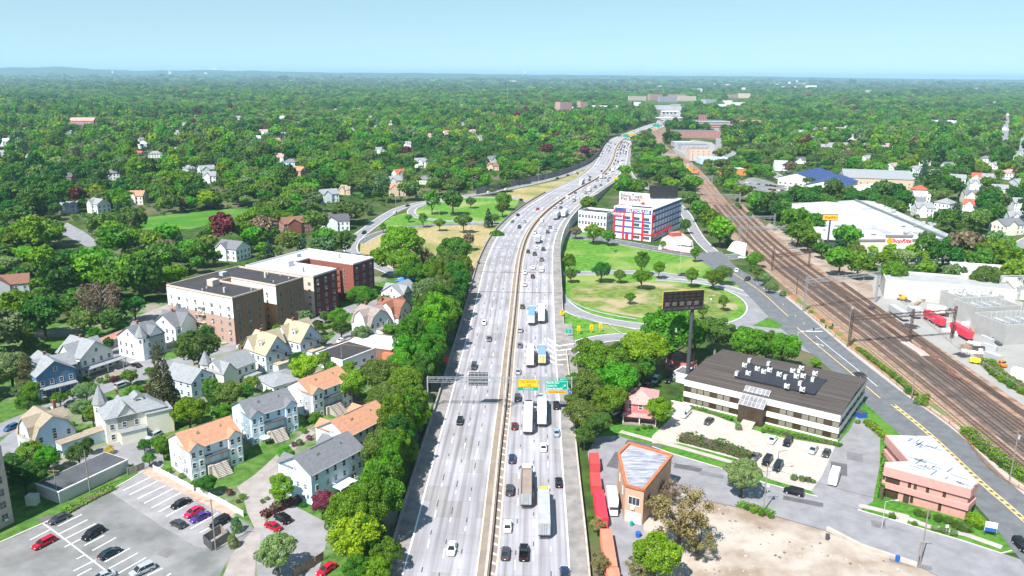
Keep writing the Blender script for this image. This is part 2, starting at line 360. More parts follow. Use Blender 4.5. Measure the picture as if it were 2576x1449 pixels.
road('ramp_road', [(1535, 352), (1526, 368), (1508, 394), (1482, 414), (1440, 434), (1400, 446), (1350, 459), (1300, 470), (1230, 484), (1170, 493), (1110, 502), (1066, 509), (1019, 519), (976, 539), (931, 571), (903, 592), (882, 615), (886, 640), (915, 655), (950, 668), (1000, 690), (1060, 715)], 8.5, M_road2, centre=1)
road('ramp_road', [(1352, 517), (1335, 507), (1305, 500), (1270, 497.5), (1200, 496), (1140, 499), (1085, 509), (1045, 520), (1033, 533), (1045, 545), (1090, 553), (1144, 557), (1214, 561), (1262, 560)], 6.5, M_road2)
road('ramp_road', [(1250, 563), (1194, 563), (1130, 565), (1069, 568), (994, 576), (944, 590), (905, 612)], 7.5, M_road, centre=1)
road('ramp_road', [(1386, 640), (1388, 690), (1392, 720), (1402, 748), (1428, 775), (1470, 795), (1530, 810), (1600, 820), (1700, 830), (1780, 830), (1840, 822), (1885, 806), (1905, 783), (1898, 760), (1870, 740), (1830, 722), (1760, 706), (1700, 694), (1600, 684), (1450, 688), (1350, 690)], 8.5, M_road2)
road('ramp_road', [(1650, 702), (1725, 707), (1790, 713), (1850, 730), (1900, 745)], 6, M_road2)
road('street', [(1300, 575), (1400, 590), (1470, 597), (1550, 607), (1600, 617), (1663, 628), (1738, 641), (1800, 648), (1862, 645), (1920, 632), (2000, 620)], 12, M_road, centre=1)
road('ramp_road', [(1566, 340), (1568, 364), (1576, 402), (1580, 430), (1594, 452), (1625, 470), (1680, 495), (1722, 535), (1738, 565), (1755, 595), (1775, 618), (1800, 640)], 8, M_road2)
ex = road('ramp_road', [(1380, 935), (1400, 900), (1450, 868), (1510, 850), (1560, 845), (1640, 850)], 9, M_road2, edge=True)
def lr(name, L, Rr, z, m_, ex_=True):
    L = smooth(resample([G(*p) for p in L], 8), 1); Rr = smooth(resample([G(*p) for p in Rr], 8), 1)
    def at(P, t):
        i = min(int(t*(len(P)-1)), len(P)-2); return P[i].lerp(P[i+1], t*(len(P)-1)-i)
    n = 60; A = [at(L, k/n) for k in range(n+1)]; C = [at(Rr, k/n) for k in range(n+1)]
    b = B()
    for k in range(n+1): b.v += [(A[k].x, A[k].y, z), (C[k].x, C[k].y, z)]
    b.f = [(2*i, 2*i+1, 2*i+3, 2*i+2) for i in range(n)]; b.m = [0]*n; struct(b.obj(name, m_))
    if ex_:
        for i in range(n): exc([A[i], A[i+1], C[i+1], C[i]])
    return A, C
AV = lr('avenue', [(2640, 1500), (2544, 1384), (2477, 1290), (2159, 999), (2092, 932), (2024, 877), (1970, 832), (1925, 790), (1900, 762), (1860, 722), (1800, 680), (1760, 655), (1735, 640)], [(2860, 1500), (2710, 1345), (2576, 1250), (2407, 1087), (2294, 1007), (2139, 887), (2019, 784), (1942, 724), (1870, 684), (1838, 660), (1815, 632)], .11, M_road)
AVC = [(a+c)/2 for a, c in zip(*AV)]
AVR = [Vector((c.x, c.y, 0)) for c in AV[1]]; AVL = [Vector((c.x, c.y, 0)) for c in AV[0]]
bb = B(); wallrun(bb, AVR[:46], .0, 2.6, -.02, .2, M_walk); struct(bb.obj('sidewalk'))
for a, b_ in ((-1.6, -1.35), (-.4, -.15)):
    ribbon('yellow_centre_marking', [p+Vector((0, 0, .12)) for p in AVC[2:19]], a+1, b_+1, .01, M_yel)
b = B(); N2 = normals(AVC)
for i in range(2, 18):
    for k in range(2):
        p = AVC[i].lerp(AVC[i+1], k/2); d = (AVC[i+1]-AVC[i]).normalized(); z = Vector((0, 0, .135))
        b.face([p+N2[i]*-.4+z, p+N2[i]*.72+z, p+N2[i]*.72+d*.9+z, p+N2[i]*-.4+d*.9+z])
struct(b.obj('yellow_hatching', M_yel))
AV3 = [p+Vector((0, 0, .12)) for p in AVC]
ribbon('yellow_centre_marking', AV3[19:34], -1.6, -1.3, .01, M_yel)
ribbon('lane_marking', AV3[21:32], 2.0, 2.2, .01, M_white)
ribbon('yellow_centre_marking', AV3[36:52], -.2, .1, .01, M_yel)
dashes('lane_marking', AV3[34:58], 3.4, 3, 6, .2, M_white)
b = B(); p = AVC[32]; b.face([(p.x-1.6, p.y, .135), (p.x+7, p.y, .135), (p.x+7, p.y+.7, .135), (p.x-1.6, p.y+.7, .135)])
struct(b.obj('stop_line', M_white))
for k in (23, 29):
    p = AVC[k]; z = .136; b = B(); x, y = p.x+.3, p.y
    b.face([(x-.1, y-2.2, z), (x+.2, y-2.2, z), (x+.2, y-.3, z), (x-.1, y, z)]); b.face([(x+.2, y-.3, z), (x-.1, y, z), (x-1, y+.3, z), (x-1, y, z)]); b.face([(x-1, y-.5, z), (x-1, y+.9, z), (x-2.1, y+.2, z)])
    struct(b.obj('turn_arrow', M_white))
S('ramp_junction', [(1868, 742), (1905, 752), (1960, 805), (2020, 862), (2040, 890), (1975, 868), (1900, 842), (1840, 836), (1885, 812), (1903, 785), (1893, 762)], .108, M_road2)
S('island_grass', [(1893, 820), (1932, 799), (1968, 818), (1962, 828)], .16, M_lawn)
S('street', [(1500, 1100), (1550, 1096), (1640, 1122), (1688, 1140), (1818, 1179), (1932, 1217), (2057, 1249), (2157, 1282), (2267, 1314), (2332, 1334), (2427, 1362), (2519, 1392), (2600, 1420), (2700, 1520), (2440, 1490), (2357, 1449), (2307, 1424), (2167, 1379), (2072, 1334), (1951, 1299), (1858, 1277), (1760, 1257), (1690, 1230), (1640, 1225), (1620, 1310), (1600, 1560), (1560, 1560), (1500, 1290), (1478, 1140)], .10, M_road2)
S('bare_lot', [(1575, 1560), (1605, 1330), (1640, 1232), (1690, 1231), (1760, 1258), (1858, 1278), (1951, 1300), (2072, 1335), (2167, 1380), (2307, 1425), (2357, 1450), (2440, 1491), (2600, 1600), (2600, 1700), (1560, 1700)], .09, mat('bare_dirt', (.27, .205, .155), .95, .1, .07, (.41, .355, .31), det=12, bump=.6, lo=.4, hi=.58))
S('verge_ground', [(1500, 1100), (1560, 1060), (1720, 1000), (2170, 1000), (2230, 1050), (2560, 1390), (2519, 1395), (2427, 1366), (2157, 1290), (1932, 1222), (1688, 1150), (1550, 1102)], .07, M_lawn)
S('parking_lot', [(1640, 1098), (1668, 1072), (1700, 1040), (1722, 1022), (1800, 1045), (1870, 1075), (1960, 1100), (2112, 1125), (2068, 1198), (2040, 1236), (1992, 1222), (1940, 1199), (1888, 1165), (1710, 1117), (1640, 1116)], .12, M_conc)
S('driveway', [(2100, 1125), (2135, 1085), (2160, 1040), (2192, 1068), (2214, 1100), (2213, 1170), (2196, 1262), (2165, 1284), (2050, 1247), (2040, 1236), (2068, 1198)], .122, M_road2)
def strip(name, px, w, z, m_, z1=None):
    P = [G(x, y) for x, y in px]; P = resample(P, 4)
    if z1: bb = B(); wallrun(bb, P, -w/2, w/2, 0, z1, m_); return struct(bb.obj(name))
    return ribbon(name, P, -w/2, w/2, z, m_)
strip('sidewalk', [(1560, 1086), (1640, 1108), (1710, 1126), (1888, 1178), (1940, 1203), (1990, 1218)], 1.9, .13, M_walk)
strip('sidewalk', [(2160, 1272), (2267, 1298), (2335, 1325), (2427, 1345), (2520, 1378)], 1.9, .13, M_walk)
strip('kerb', [(1640, 1124), (1688, 1141), (1818, 1180), (1932, 1218), (2057, 1250)], .3, .14, M_kerb, .2)
strip('kerb', [(2157, 1283), (2267, 1315), (2332, 1335), (2427, 1363), (2519, 1393), (2545, 1386)], .3, .14, M_kerb, .2)
strip('sidewalk', [(2274, 1294), (2266, 1315)], 2.4, .135, M_conc)
P = [G(*p) for p in [(2080, 1334), (2167, 1379), (2307, 1426)]]
bb = B(); wallrun(bb, resample(P, 6), -.4, .4, 0, .9, M_conc); t = bb.obj('low_wall'); t['label'] = 'low pale concrete block wall edging the bare dirt lot'; t['category'] = 'wall'; THINGS.append(t)
S('parking_lot', [(0, 1370), (0, 1363), (150, 1296), (275, 1234), (362, 1184), (587, 1294), (640, 1330), (600, 1372), (566, 1420), (540, 1480), (500, 1700), (-200, 1700), (-200, 1450)], .03, M_lot)
S('parking_lot_strip', [(275, 1236), (362, 1186), (587, 1296), (620, 1335), (590, 1372), (498, 1378), (404, 1322)], .036, M_lotB)
S('small_parking_lot', [(736, 1270), (832, 1320), (815, 1390), (790, 1480), (650, 1480), (645, 1400), (660, 1330), (690, 1290)], .03, M_lotB)
S('courtyard_path', [(520, 1560), (590, 1375), (640, 1328), (622, 1290), (612, 1250), (596, 1225), (640, 1195), (690, 1150), (740, 1110), (775, 1078), (795, 1088), (748, 1125), (705, 1172), (700, 1240), (680, 1275), (662, 1330), (645, 1400), (630, 1560)], .025, M_path)
S('yard_paving', [(210, 1140), (270, 1120), (330, 1095), (395, 1055), (430, 1060), (410, 1100), (412, 1170), (400, 1185), (350, 1195), (335, 1165), (215, 1235), (190, 1200)], .02, M_road2)
S('yard_paving', [(262, 880), (330, 862), (420, 905), (430, 930), (350, 960), (300, 930)], .02, M_road2)
S('yard_paving', [(800, 880), (850, 838), (900, 832), (960, 850), (1030, 850), (1050, 880), (1000, 920), (880, 945), (830, 930)], .02, M_road2)
S('yard_paving', [(-20, 1130), (60, 1060), (110, 1040), (60, 1130), (40, 1160), (-50, 1180)], .02, M_road2)
road('street', [(-120, 1140), (-40, 1100), (30, 1068), (137, 1024), (185, 1006), (305, 960), (345, 944), (450, 908), (590, 872), (700, 838), (800, 806), (880, 778), (960, 755)], 8, M_road2, edge=False, exz=1)
strip('sidewalk', [(770, 822), (840, 800), (930, 768)], 2.5, .03, M_conc)
strip('sidewalk', [(290, 925), (350, 905), (430, 880), (600, 858), (665, 850)], 1.6, .03, M_walk)
S('street', [(125, 572), (170, 560), (215, 585), (242, 606), (240, 628), (220, 622), (160, 590)], .02, M_road2)
exc([G(*p) for p in [(110, 572), (170, 558), (215, 580), (262, 616), (262, 678), (215, 668), (150, 625)]])
S('street', [(330, 800), (360, 790), (440, 758), (440, 800), (380, 805), (335, 822)], .02, M_path)
exc([G(*p) for p in [(330, 800), (360, 780), (440, 755), (445, 820), (380, 830), (335, 832)]])
for x0, y0, x1, y1 in ((640, 522, 735, 514), (755, 520, 700, 522)):
    S('street', [(x0, y0), (x1, y1-3), (x1, y1+3), (x0, y0+5)], .02, M_road2)
b = B()
def stripe(p, q, w=.13, z=.06):
    A, C = G(*p), G(*q); d = (C-A).normalized(); n = Vector((-d.y, d.x, 0))*w; zz = Vector((0, 0, z)); b.face([A-n+zz, C-n+zz, C+n+zz, A+n+zz])
for zx0, zy0, zx1, zy1 in ((1240, 590, 1515, 455), (1300, 635, 1585, 495), (1380, 675, 1665, 540), (1450, 720, 1740, 572), (1525, 765, 1820, 612), (1600, 805, 1760, 720), (1675, 850, 1960, 690), (1920, 975, 2195, 815), (2010, 1015, 2120, 960),
        (580, 950, 825, 830), (590, 1030, 880, 885), (640, 1085, 960, 925), (850, 1145, 1050, 1040), (930, 1195, 1165, 1065), (1055, 1310, 1310, 1170), (1100, 1375, 1385, 1220), (1165, 1440, 1470, 1265), (430, 920, 560, 1010), (560, 1010, 1070, 1400), (300, 1090, 500, 985), (650, 1160, 820, 1075), (770, 1280, 850, 1240), (780, 1449, 920, 1375), (1480, 1449, 1635, 1372), (740, 1400, 960, 1290), (1680, 1449, 1720, 1425)):
    stripe((zx0/4, 1086.75+zy0/4), (zx1/4, 1086.75+zy1/4))
struct(b.obj('parking_marking', M_white))
b = B(); stripe((2063+2, 1095+28), (2048, 1170), .1, .15)
for p, q in (((1825, 1065), (1805, 1085)), ((2094, 1130), (2075, 1160))): stripe(p, q, .1, .15)
struct(b.obj('parking_marking', M_white))
strip('kerb', [(0, 1365), (150, 1298), (275, 1236), (362, 1185)], .35, .1, M_kerb, .16)
strip('brick_verge', [(366, 1182), (480, 1237), (592, 1292)], 3.2, .045, mat('pinkish_paving', (.40, .28, .22), .9, .2, .6))
b = B()
for k in range(5):
    y = 870+k*11.5; p0 = (1378, y-14+k*1.5); p1 = (1405-k*1.5, y+5); p2 = (1445-k*7, y-2+k*2)
    stripe(p0, p1, .35, .64); stripe(p1, p2, .35, .64)
struct(b.obj('gore_chevrons', M_white))
ribbon('gore_pavement', FW[[i for i, p in enumerate(FW) if p.y > 210][0]:[i for i, p in enumerate(FW) if p.y < 320][-1]], BAR-.1, BAR+3.5, -.02, M_should)
M_ballast = mat('brown_ballast', (.22, .13, .09), .95, .2, .25, (.36, .245, .18), det=9, bump=.3)
M_gravel = mat('yard_gravel', (.26, .195, .15), .95, .15, .12, (.37, .30, .25), det=9, bump=.3)
M_pale = mat('pale_yard', (.29, .28, .27), .9, .08, .1, det=7)
TR = smooth(resample([G(*p) for p in [(2720, 1330), (2576, 1200), (2430, 1080), (2304, 974), (2194, 884), (2144, 842), (1994, 724), (1925, 668), (1862, 610), (1806, 545), (1768, 495), (1742, 455), (1712, 418), (1672, 388), (1645, 366), (1638, 348), (1655, 328), (1672, 314), (1690, 302)]], 10), 6)
ribbon('railway_ballast', [p for p in TR if p.y < 640], -3.4, 27, .05, M_ballast); ribbon('railway_ballast', [p for p in TR if p.y > 625], -3.4, 17, .04, M_ballast)
S('railway_yard', [(1935, 560), (2060, 640), (2200, 690), (2400, 760), (2576, 820), (2900, 900), (2900, 1500), (2600, 1240), (2200, 860), (2000, 700), (1900, 600)], .03, M_gravel)
S('substation_yard', [(2190, 690), (2400, 720), (2576, 760), (2900, 830), (2900, 1240), (2576, 1050), (2420, 930), (2300, 840), (2200, 760)], .04, M_pale)
A = offset(TR, -6); C = [p+n*(32 if p.y < 560 else 20) for p, n in zip(TR, normals(TR))]
for i in range(len(TR)-1): exc([A[i], A[i+1], C[i+1], C[i]])
exc([G(*p) for p in [(1935, 580), (2000, 620), (2100, 670), (2230, 690), (2400, 715), (2900, 760), (2900, 1500), (2600, 1240), (2200, 860), (2000, 700)]])
road('street', [(2700, 560), (2600, 600), (2556, 628), (2507, 646), (2432, 655), (2282, 656), (2200, 665)], 11, M_road2, centre=1)
road('street', [(1880, 375), (1845, 385), (1830, 395), (1860, 408), (1930, 430), (1985, 460), (2010, 490), (2100, 498)], 12, M_road2)
S('shop_parking_lot', [(1845, 462), (1890, 445), (1935, 455), (1990, 480), (2030, 500), (1965, 508), (1900, 505), (1855, 490)], .03, M_lot)
exc([G(*p) for p in [(1845, 466), (1890, 445), (1935, 455), (1990, 480), (2020, 500), (1965, 512), (1900, 515), (1850, 500)]])
S('commercial_yard', [(1690, 375), (1740, 352), (1790, 358), (1812, 375), (1780, 405), (1720, 405)], .03, M_pale)
exc([G(*p) for p in [(1690, 420), (1690, 370), (1740, 340), (1800, 335), (1815, 390), (1790, 415)]])
road('street', [(1800, 398), (1808, 360), (1806, 335), (1800, 318)], 9, M_road2, edge=False)
road('street', [(2576, 400), (2530, 375), (2528, 340), (2532, 300), (2524, 270)], 11, M_road2, edge=False)
road('street', [(1975, 350), (1960, 338), (1962, 330)], 9, M_road2, edge=False)
road('street', [(1775, 255), (1765, 240), (1760, 228)], 16, M_road2, edge=False)
road('street', [(2350, 490), (2345, 460), (2350, 440), (2360, 425)], 8, M_road2, edge=False)
S('toll_plaza', [(1655, 300), (1668, 270), (1690, 262), (1712, 262), (1712, 295)], .5, M_should)
exc([G(*p) for p in [(1640, 320), (1655, 262), (1700, 255), (1730, 262), (1715, 312)]])
for i in range(len(FW)-1):
    A = offset(FW[i:i+2], -BAR-2.5); C = offset(FW[i:i+2], BAR+3)
    exc([A[0], A[1], C[1], C[0]])
# ================================================================ BUILDING KIT
M_pane = glass('window_glass', (.055, .065, .075), .15)
M_pane2 = glass('bronze_glass', (.055, .035, .022), .15)
M_frame = flat('white_trim', (.78, .78, .78), .6)
M_sash = flat('grey_trim', (.36, .36, .36), .6)
M_brick = mat('chimney_brick', (.25, .10, .07), .9, .2, 2)
M_black = flat('black_metal', (.02, .02, .022), .5)
M_dk = flat('dark_grey_metal', (.07, .07, .075), .55)
M_steel = flat('galvanised_steel', (.42, .43, .44), .5)
M_wood = mat('weathered_wood', (.27, .20, .14), .9, .2, 1.5)
M_wgrey = mat('grey_wood', (.24, .21, .19), .9, .2, 1.5)
def wallm(n, c): return mat('siding_'+n, c, .8, .05, .5, det=3)
def roofm(n, c, v=.16): return mat('shingle_'+n, c, .92, v, .9, det=8, sx=1, sy=1, sz=3, lo=.3, hi=.7)
W_white = wallm('white', (.74, .76, .78)); W_cream = wallm('cream', (.74, .71, .60)); W_blue = wallm('blue', (.10, .19, .30)); W_lblue = wallm('pale_blue', (.50, .64, .76))
W_warm = wallm('warm_white', (.74, .69, .62)); W_grey = wallm('grey', (.45, .47, .50)); W_pink = wallm('pink', (.50, .17, .17)); W_tan = wallm('tan', (.55, .42, .30)); W_brn = wallm('brown', (.20, .12, .08))
R_or = roofm('terracotta', (.41, .21, .13)); R_gr = roofm('grey', (.15, .153, .168)); R_lg = roofm('light_grey', (.24, .25, .265)); R_tan = roofm('tan', (.29, .24, .18)); R_bei = roofm('beige', (.38, .32, .22)); R_br = roofm('brown', (.20, .10, .07)); R_dk = roofm('dark', (.09, .09, .10)); R_red = roofm('red', (.48, .10, .07)); R_pk = roofm('pink', (.50, .26, .25), .25)
WC = {}
def winmesh(w, h, fm, pm, cols=1, rows=2):
    k = (round(w, 2), round(h, 2), fm, pm, cols, rows)
    if k not in WC:
        t = .09 if w > .7 else .06; a = B()
        a.box(-w/2-t, -w/2, -.07, -.004, -t, h+t).box(w/2, w/2+t, -.07, -.004, -t, h+t).box(-w/2, w/2, -.07, -.004, h, h+t).box(-w/2, w/2, -.10, -.004, -t, 0)
        for c in range(1, cols): x = -w/2+w*c/cols; a.box(x-.035, x+.035, -.062, -.021, 0, h)
        for r in range(1, rows): z = h*r/rows; a.box(-w/2, w/2, -.058, -.022, z-.035, z+.035)
        b = B().box(-w/2, w/2, -.02, -.005, 0, h)
        WC[k] = (a.mesh('window_frame', fm), b.mesh('pane', pm))
    return WC[k]
def window(par, O, ang, s, z, w=1.0, h=1.5, fm=None, pm=None, cols=1, rows=2, name='window', ac=False):
    f, p = winmesh(w, h, fm or M_frame, pm or M_pane, cols, rows)
    loc = (O[0]+math.cos(ang)*s, O[1]+math.sin(ang)*s, z)
    o = ob(name, f, par, loc, ang); ob('pane', p, o)
    if ac:
        k = 'ac'
        if k not in WC: WC[k] = B().box(-.33, .33, -.5, -.06, .02, .42).mesh('air_conditioner', flat('ac_white', (.62, .62, .60)))
        ob('air_conditioner', WC[k], o)
    return o
def rect3(b0, b1, b2, z=0, L=None, Wd=None):
    A, O, C = (G(*q, z) for q in (b0, b1, b2))
    x = (C-O); x.z = 0; l = x.length; x.normalize(); y = Vector((-x.y, x.x, 0)); w = (A-O).dot(y)
    ang = math.atan2(x.y, x.x)
    return (O.x, O.y), ang, L or l, Wd or abs(w)
def excbox(o, ang, L, Wd, g=2.5, front=6):
    ca, sa = math.cos(ang), math.sin(ang)
    c = [(-g, -g-front*.5), (L+g, -g-front*.5), (L+g, Wd+g), (-g, Wd+g)]
    exc([(o[0]+x*ca-y*sa, o[1]+x*sa+y*ca) for x, y in c])
def facing(o, ang, a):                            # is a wall running at local angle a turned towards the camera?
    t = ang+a; n = (math.sin(t), -math.cos(t)); d = Vector((-o[0], -o[1])).normalized()
    return n[0]*d.x+n[1]*d.y > -.15
def extr(bw, br, prof, a0, a1, axis='x', off=0, z0=0, ov=.4, th=.16, base=None):
    def T(a, u, z): return (a, off+u, z) if axis == 'x' else (off+u, a, z)
    ends = [(u, z) for u, z in prof]; poly = [(ends[0][0], z0)]+ends+[(ends[-1][0], z0)]
    if bw is not None:
        f = [T(a0, u, z) for u, z in poly]; g = [T(a1, u, z) for u, z in poly]
        bw.face(f[::-1] if axis == 'y' else f); bw.face(g if axis == 'y' else g[::-1])
        bw.face([T(a0, ends[0][0], z0), T(a0, *ends[0]), T(a1, *ends[0]), T(a1, ends[0][0], z0)]); bw.face([T(a0, ends[-1][0], z0), T(a0, *ends[-1]), T(a1, *ends[-1]), T(a1, ends[-1][0], z0)])
    n = len(ends)
    for i in range(n-1):
        (u0, zz0), (u1, zz1) = ends[i], ends[i+1]; d = Vector((u1-u0, zz1-zz0)).normalized(); nx = Vector((-d.y, d.x)); nx = nx if nx.y > 0 else -nx
        p0 = Vector((u0, zz0))-(d*ov if i == 0 else Vector((0, 0))); p1 = Vector((u1, zz1))+(d*ov if i == n-2 else Vector((0, 0)))
        q0, q1 = p0+nx*th, p1+nx*th; e = .02
        p0 = p0+nx*e; p1 = p1+nx*e
        V = [T(a0-ov, *p0), T(a1+ov, *p0), T(a1+ov, *p1), T(a0-ov, *p1), T(a0-ov, *q0), T(a1+ov, *q0), T(a1+ov, *q1), T(a0-ov, *q1)]
        k = len(br.v); br.v += V
        for q in ((0, 3, 2, 1), (4, 5, 6, 7), (0, 1, 5, 4), (1, 2, 6, 5), (2, 3, 7, 6), (3, 0, 4, 7)): br.f.append(tuple(k+j for j in q)); br.m.append(0)
def gab(Wd, H, rise): return [(0, H), (Wd/2, H+rise), (Wd, H)]
def gam(Wd, H, rise): return [(0, H), (Wd*.17, H+rise*.62), (Wd/2, H+rise), (Wd*.83, H+rise*.62), (Wd, H)]
def hip(br, x0, x1, y0, y1, z, rise, ov=.4, th=.14):
    x0 -= ov; x1 += ov; y0 -= ov; y1 += ov; w = min(x1-x0, y1-y0)/2; z += .02
    if x1-x0 >= y1-y0: r = [(x0+w, (y0+y1)/2), (x1-w, (y0+y1)/2)]
    else: r = [((x0+x1)/2, y0+w), ((x0+x1)/2, y1-w)]
    if abs(r[0][0]-r[1][0])+abs(r[0][1]-r[1][1]) < .05: r[1] = (r[1][0]+.05, r[1][1])
    a, b, c, d = (x0, y0, z+th), (x1, y0, z+th), (x1, y1, z+th), (x0, y1, z+th); p, q = (*r[0], z+rise), (*r[1], z+rise)
    if x1-x0 >= y1-y0: F = [[a, b, q, p], [b, c, q], [c, d, p, q], [d, a, p]]
    else: F = [[a, b, p], [b, c, q, p], [c, d, q], [d, a, p, q]]
    for f in F: br.face(f)
    br.box(x0, x1, y0, y1, z, z+th-.005)
def cone(br, cx, cy, r, z, h, n=8, ov=.35):
    P = [(cx+(r+ov)*math.cos(2*math.pi*(i+.5)/n), cy+(r+ov)*math.sin(2*math.pi*(i+.5)/n), z) for i in range(n)]
    for i in range(n): br.face([P[i], P[(i+1) % n], (cx, cy, z+h)])
    br.face(P[::-1])
def octa(bw, cx, cy, r, z0, z1, n=8):
    bw.prism([(cx+r*math.cos(2*math.pi*(i+.5)/n), cy+r*math.sin(2*math.pi*(i+.5)/n)) for i in range(n)], z0, z1)
def autowin(T, o, ang, L, Wd, H, levels, sp=2.6, w=.95, h=1.45, fm=None, pm=None, cols=1, rows=2, faces='0123', x0=0, y0=0, first=1.1, step=2.9, ac=0, skip=0, name='window'):
    F = [((x0, y0), 0, L), ((x0+L, y0), math.pi/2, Wd), ((x0+L, y0+Wd), math.pi, L), ((x0, y0+Wd), -math.pi/2, Wd)]
    for i, (O, a, ln) in enumerate(F):
        if str(i) not in faces or not facing(o, ang, a): continue
        n = max(1, int(round(ln/sp)))
        for lv in range(levels):
            for k in range(n):
                if skip and random.random() < skip: continue
                window(T, O, a, ln*(k+.5)/n, first+lv*step, w, h, fm, pm, cols, rows, name, ac=random.random() < ac)
def house(label, place, H=6.2, rise=2.6, wall=W_white, roof=R_gr, style='gable', axis='x', cross=None, porch=None, chim=(.5, .6), turret=None, dorm=None, ext=None, ov=.4, lv=2, group=None, name='house', cat='house', wsp=2.8, ex=True, gw=True, wroof=None, first=1.1):
    o, ang, L, Wd = place; T = thing(name, label, cat, (*o, 0), ang, group)
    if ex: excbox(o, ang, L, Wd)
    bw, br = B(), B(); gf = gam if style == 'gambrel' else gab
    if style == 'hip': bw.box(0, L, 0, Wd, -.3, H); hip(br, 0, L, 0, Wd, H, rise, ov)
    elif style == 'flat': bw.box(0, L, 0, Wd, -.3, H); br.box(-.15, L+.15, -.15, Wd+.15, H, H+.25)
    elif axis == 'x': extr(bw, br, gf(Wd, H, rise), 0, L, 'x', 0, -.3, ov)
    else: extr(bw, br, gf(L, H, rise), 0, Wd, 'y', 0, -.3, ov)
    for c in (cross or []):                       # (axis, centre, width, a0, a1, H, rise)
        ax, ce, wd, a0, a1, hh, rr = c; extr(bw, br, gf(wd, hh, rr), a0, a1, ax, ce-wd/2, -.3, ov*.8, th=.15)
    for e in (ext or []):                         # low flat extension x0,x1,y0,y1,h
        bw.box(e[0], e[1], e[2], e[3], -.3, e[4]); br.box(e[0]-.2, e[1]+.2, e[2]-.2, e[3]+.2, e[4]+.003, e[4]+.2)
    wo = bw.obj('wall', wall, T); ro = br.obj('roof', roof, T)
    if turret:
        tx, ty, tr, tz, th = turret; a, c = B(), B(); octa(a, tx, ty, tr, -.3, tz); cone(c, tx, ty, tr, tz+.01, th); t = a.obj('turret', wall, T); c.obj('turret_roof', wroof or roof, t)
        for k in (0, 1, 6, 7, 5):
            an = 2*math.pi*k/8
            if facing(o, ang, an+math.pi/2) and tr > 1: window(T, (tx+tr*.925*math.cos(an), ty+tr*.925*math.sin(an)), an+math.pi/2, 0, tz-2.2, .6, 1.3)
    for d in (dorm or []):                        # dormer at x, y-front, z, width, height, depth, dir(angle)
        dx, dy, dz, dw, dh, dd, da = d; a, c = B(), B()
        a.box(-dw/2, dw/2, 0, dd, 0, dh); extr(None, c, gab(dw, dh, dw*.35), 0, dd, 'y', -dw/2, 0, .2, .1); P_ = [(-dw/2, 0, dh), (dw/2, 0, dh), (0, 0, dh+dw*.35)]; a.face(P_)
        q = a.obj('dormer', wall, T, loc=(dx, dy, dz), rot=da); c.obj('dormer_roof', roof, q); window(q, (0, 0), 0, 0, .35, dw*.5, dh*.62)
    if chim:
        cx, cy = chim[0]*L, chim[1]*Wd; B().box(cx-.35, cx+.35, cy-.35, cy+.35, H*.6, H+rise+.9).box(cx-.42, cx+.42, cy-.42, cy+.42, H+rise+.903, H+rise+1.1).obj('chimney', M_brick, ro)
    if porch:                                     # x0,x1,y0,y1,h  (outside the wall)
        x0, x1, y0, y1, h = porch; a = B(); a.box(x0, x1, y0, y1, -.2, .5); a.obj('porch_floor', M_wgrey, T)
        c = B(); c.box(x0-.2, x1+.2, y0-.2, y1+.2, h, h+.2); c.obj('porch_roof', roof, T)
        for px in (x0+.15, (x0+x1)/2, x1-.15):
            for py in ((y0+.15,) if y0 < 0 else (y0+.15, y1-.15)): B().box(px-.12, px+.12, py-.12, py+.12, .5, h).obj('porch_post', M_frame, T)
    autowin(T, o, ang, L, Wd, H, lv, wsp, first=first)
    if gw and style in ('gable', 'gambrel') and rise > 2.2:
        if axis == 'x':
            for O, a in (((L, 0), math.pi/2), ((0, Wd), -math.pi/2)):
                if facing(o, ang, a): window(T, O, a, Wd/2, H+rise*.18, .9, 1.2)
        else:
            for O, a in (((0, 0), 0), ((L, Wd), math.pi)):
                if facing(o, ang, a): window(T, O, a, L/2, H+rise*.18, .9, 1.2)
    return T
TF = {}
def text(s, size, m, par, loc, rot=(0, 0, 0), ext=.01, al='CENTER', name='lettering', sx=1, bold=0, shear=0):
    cu = bpy.data.curves.new(name, 'FONT'); cu.body = s; cu.size = size; cu.align_x = al; cu.align_y = 'CENTER'; cu.extrude = ext; cu.offset = bold; cu.shear = shear; cu.resolution_u = 2
    o = bpy.data.objects.new('tmp', cu); COL.objects.link(o); dg = bpy.context.evaluated_depsgraph_get(); me = bpy.data.meshes.new_from_object(o.evaluated_get(dg))
    bpy.data.objects.remove(o); me.name = name; me.materials.clear(); me.materials.append(m)
    q = ob(name, me, par); q.location = loc; q.rotation_euler = rot; q.scale = (sx, 1, 1); return q
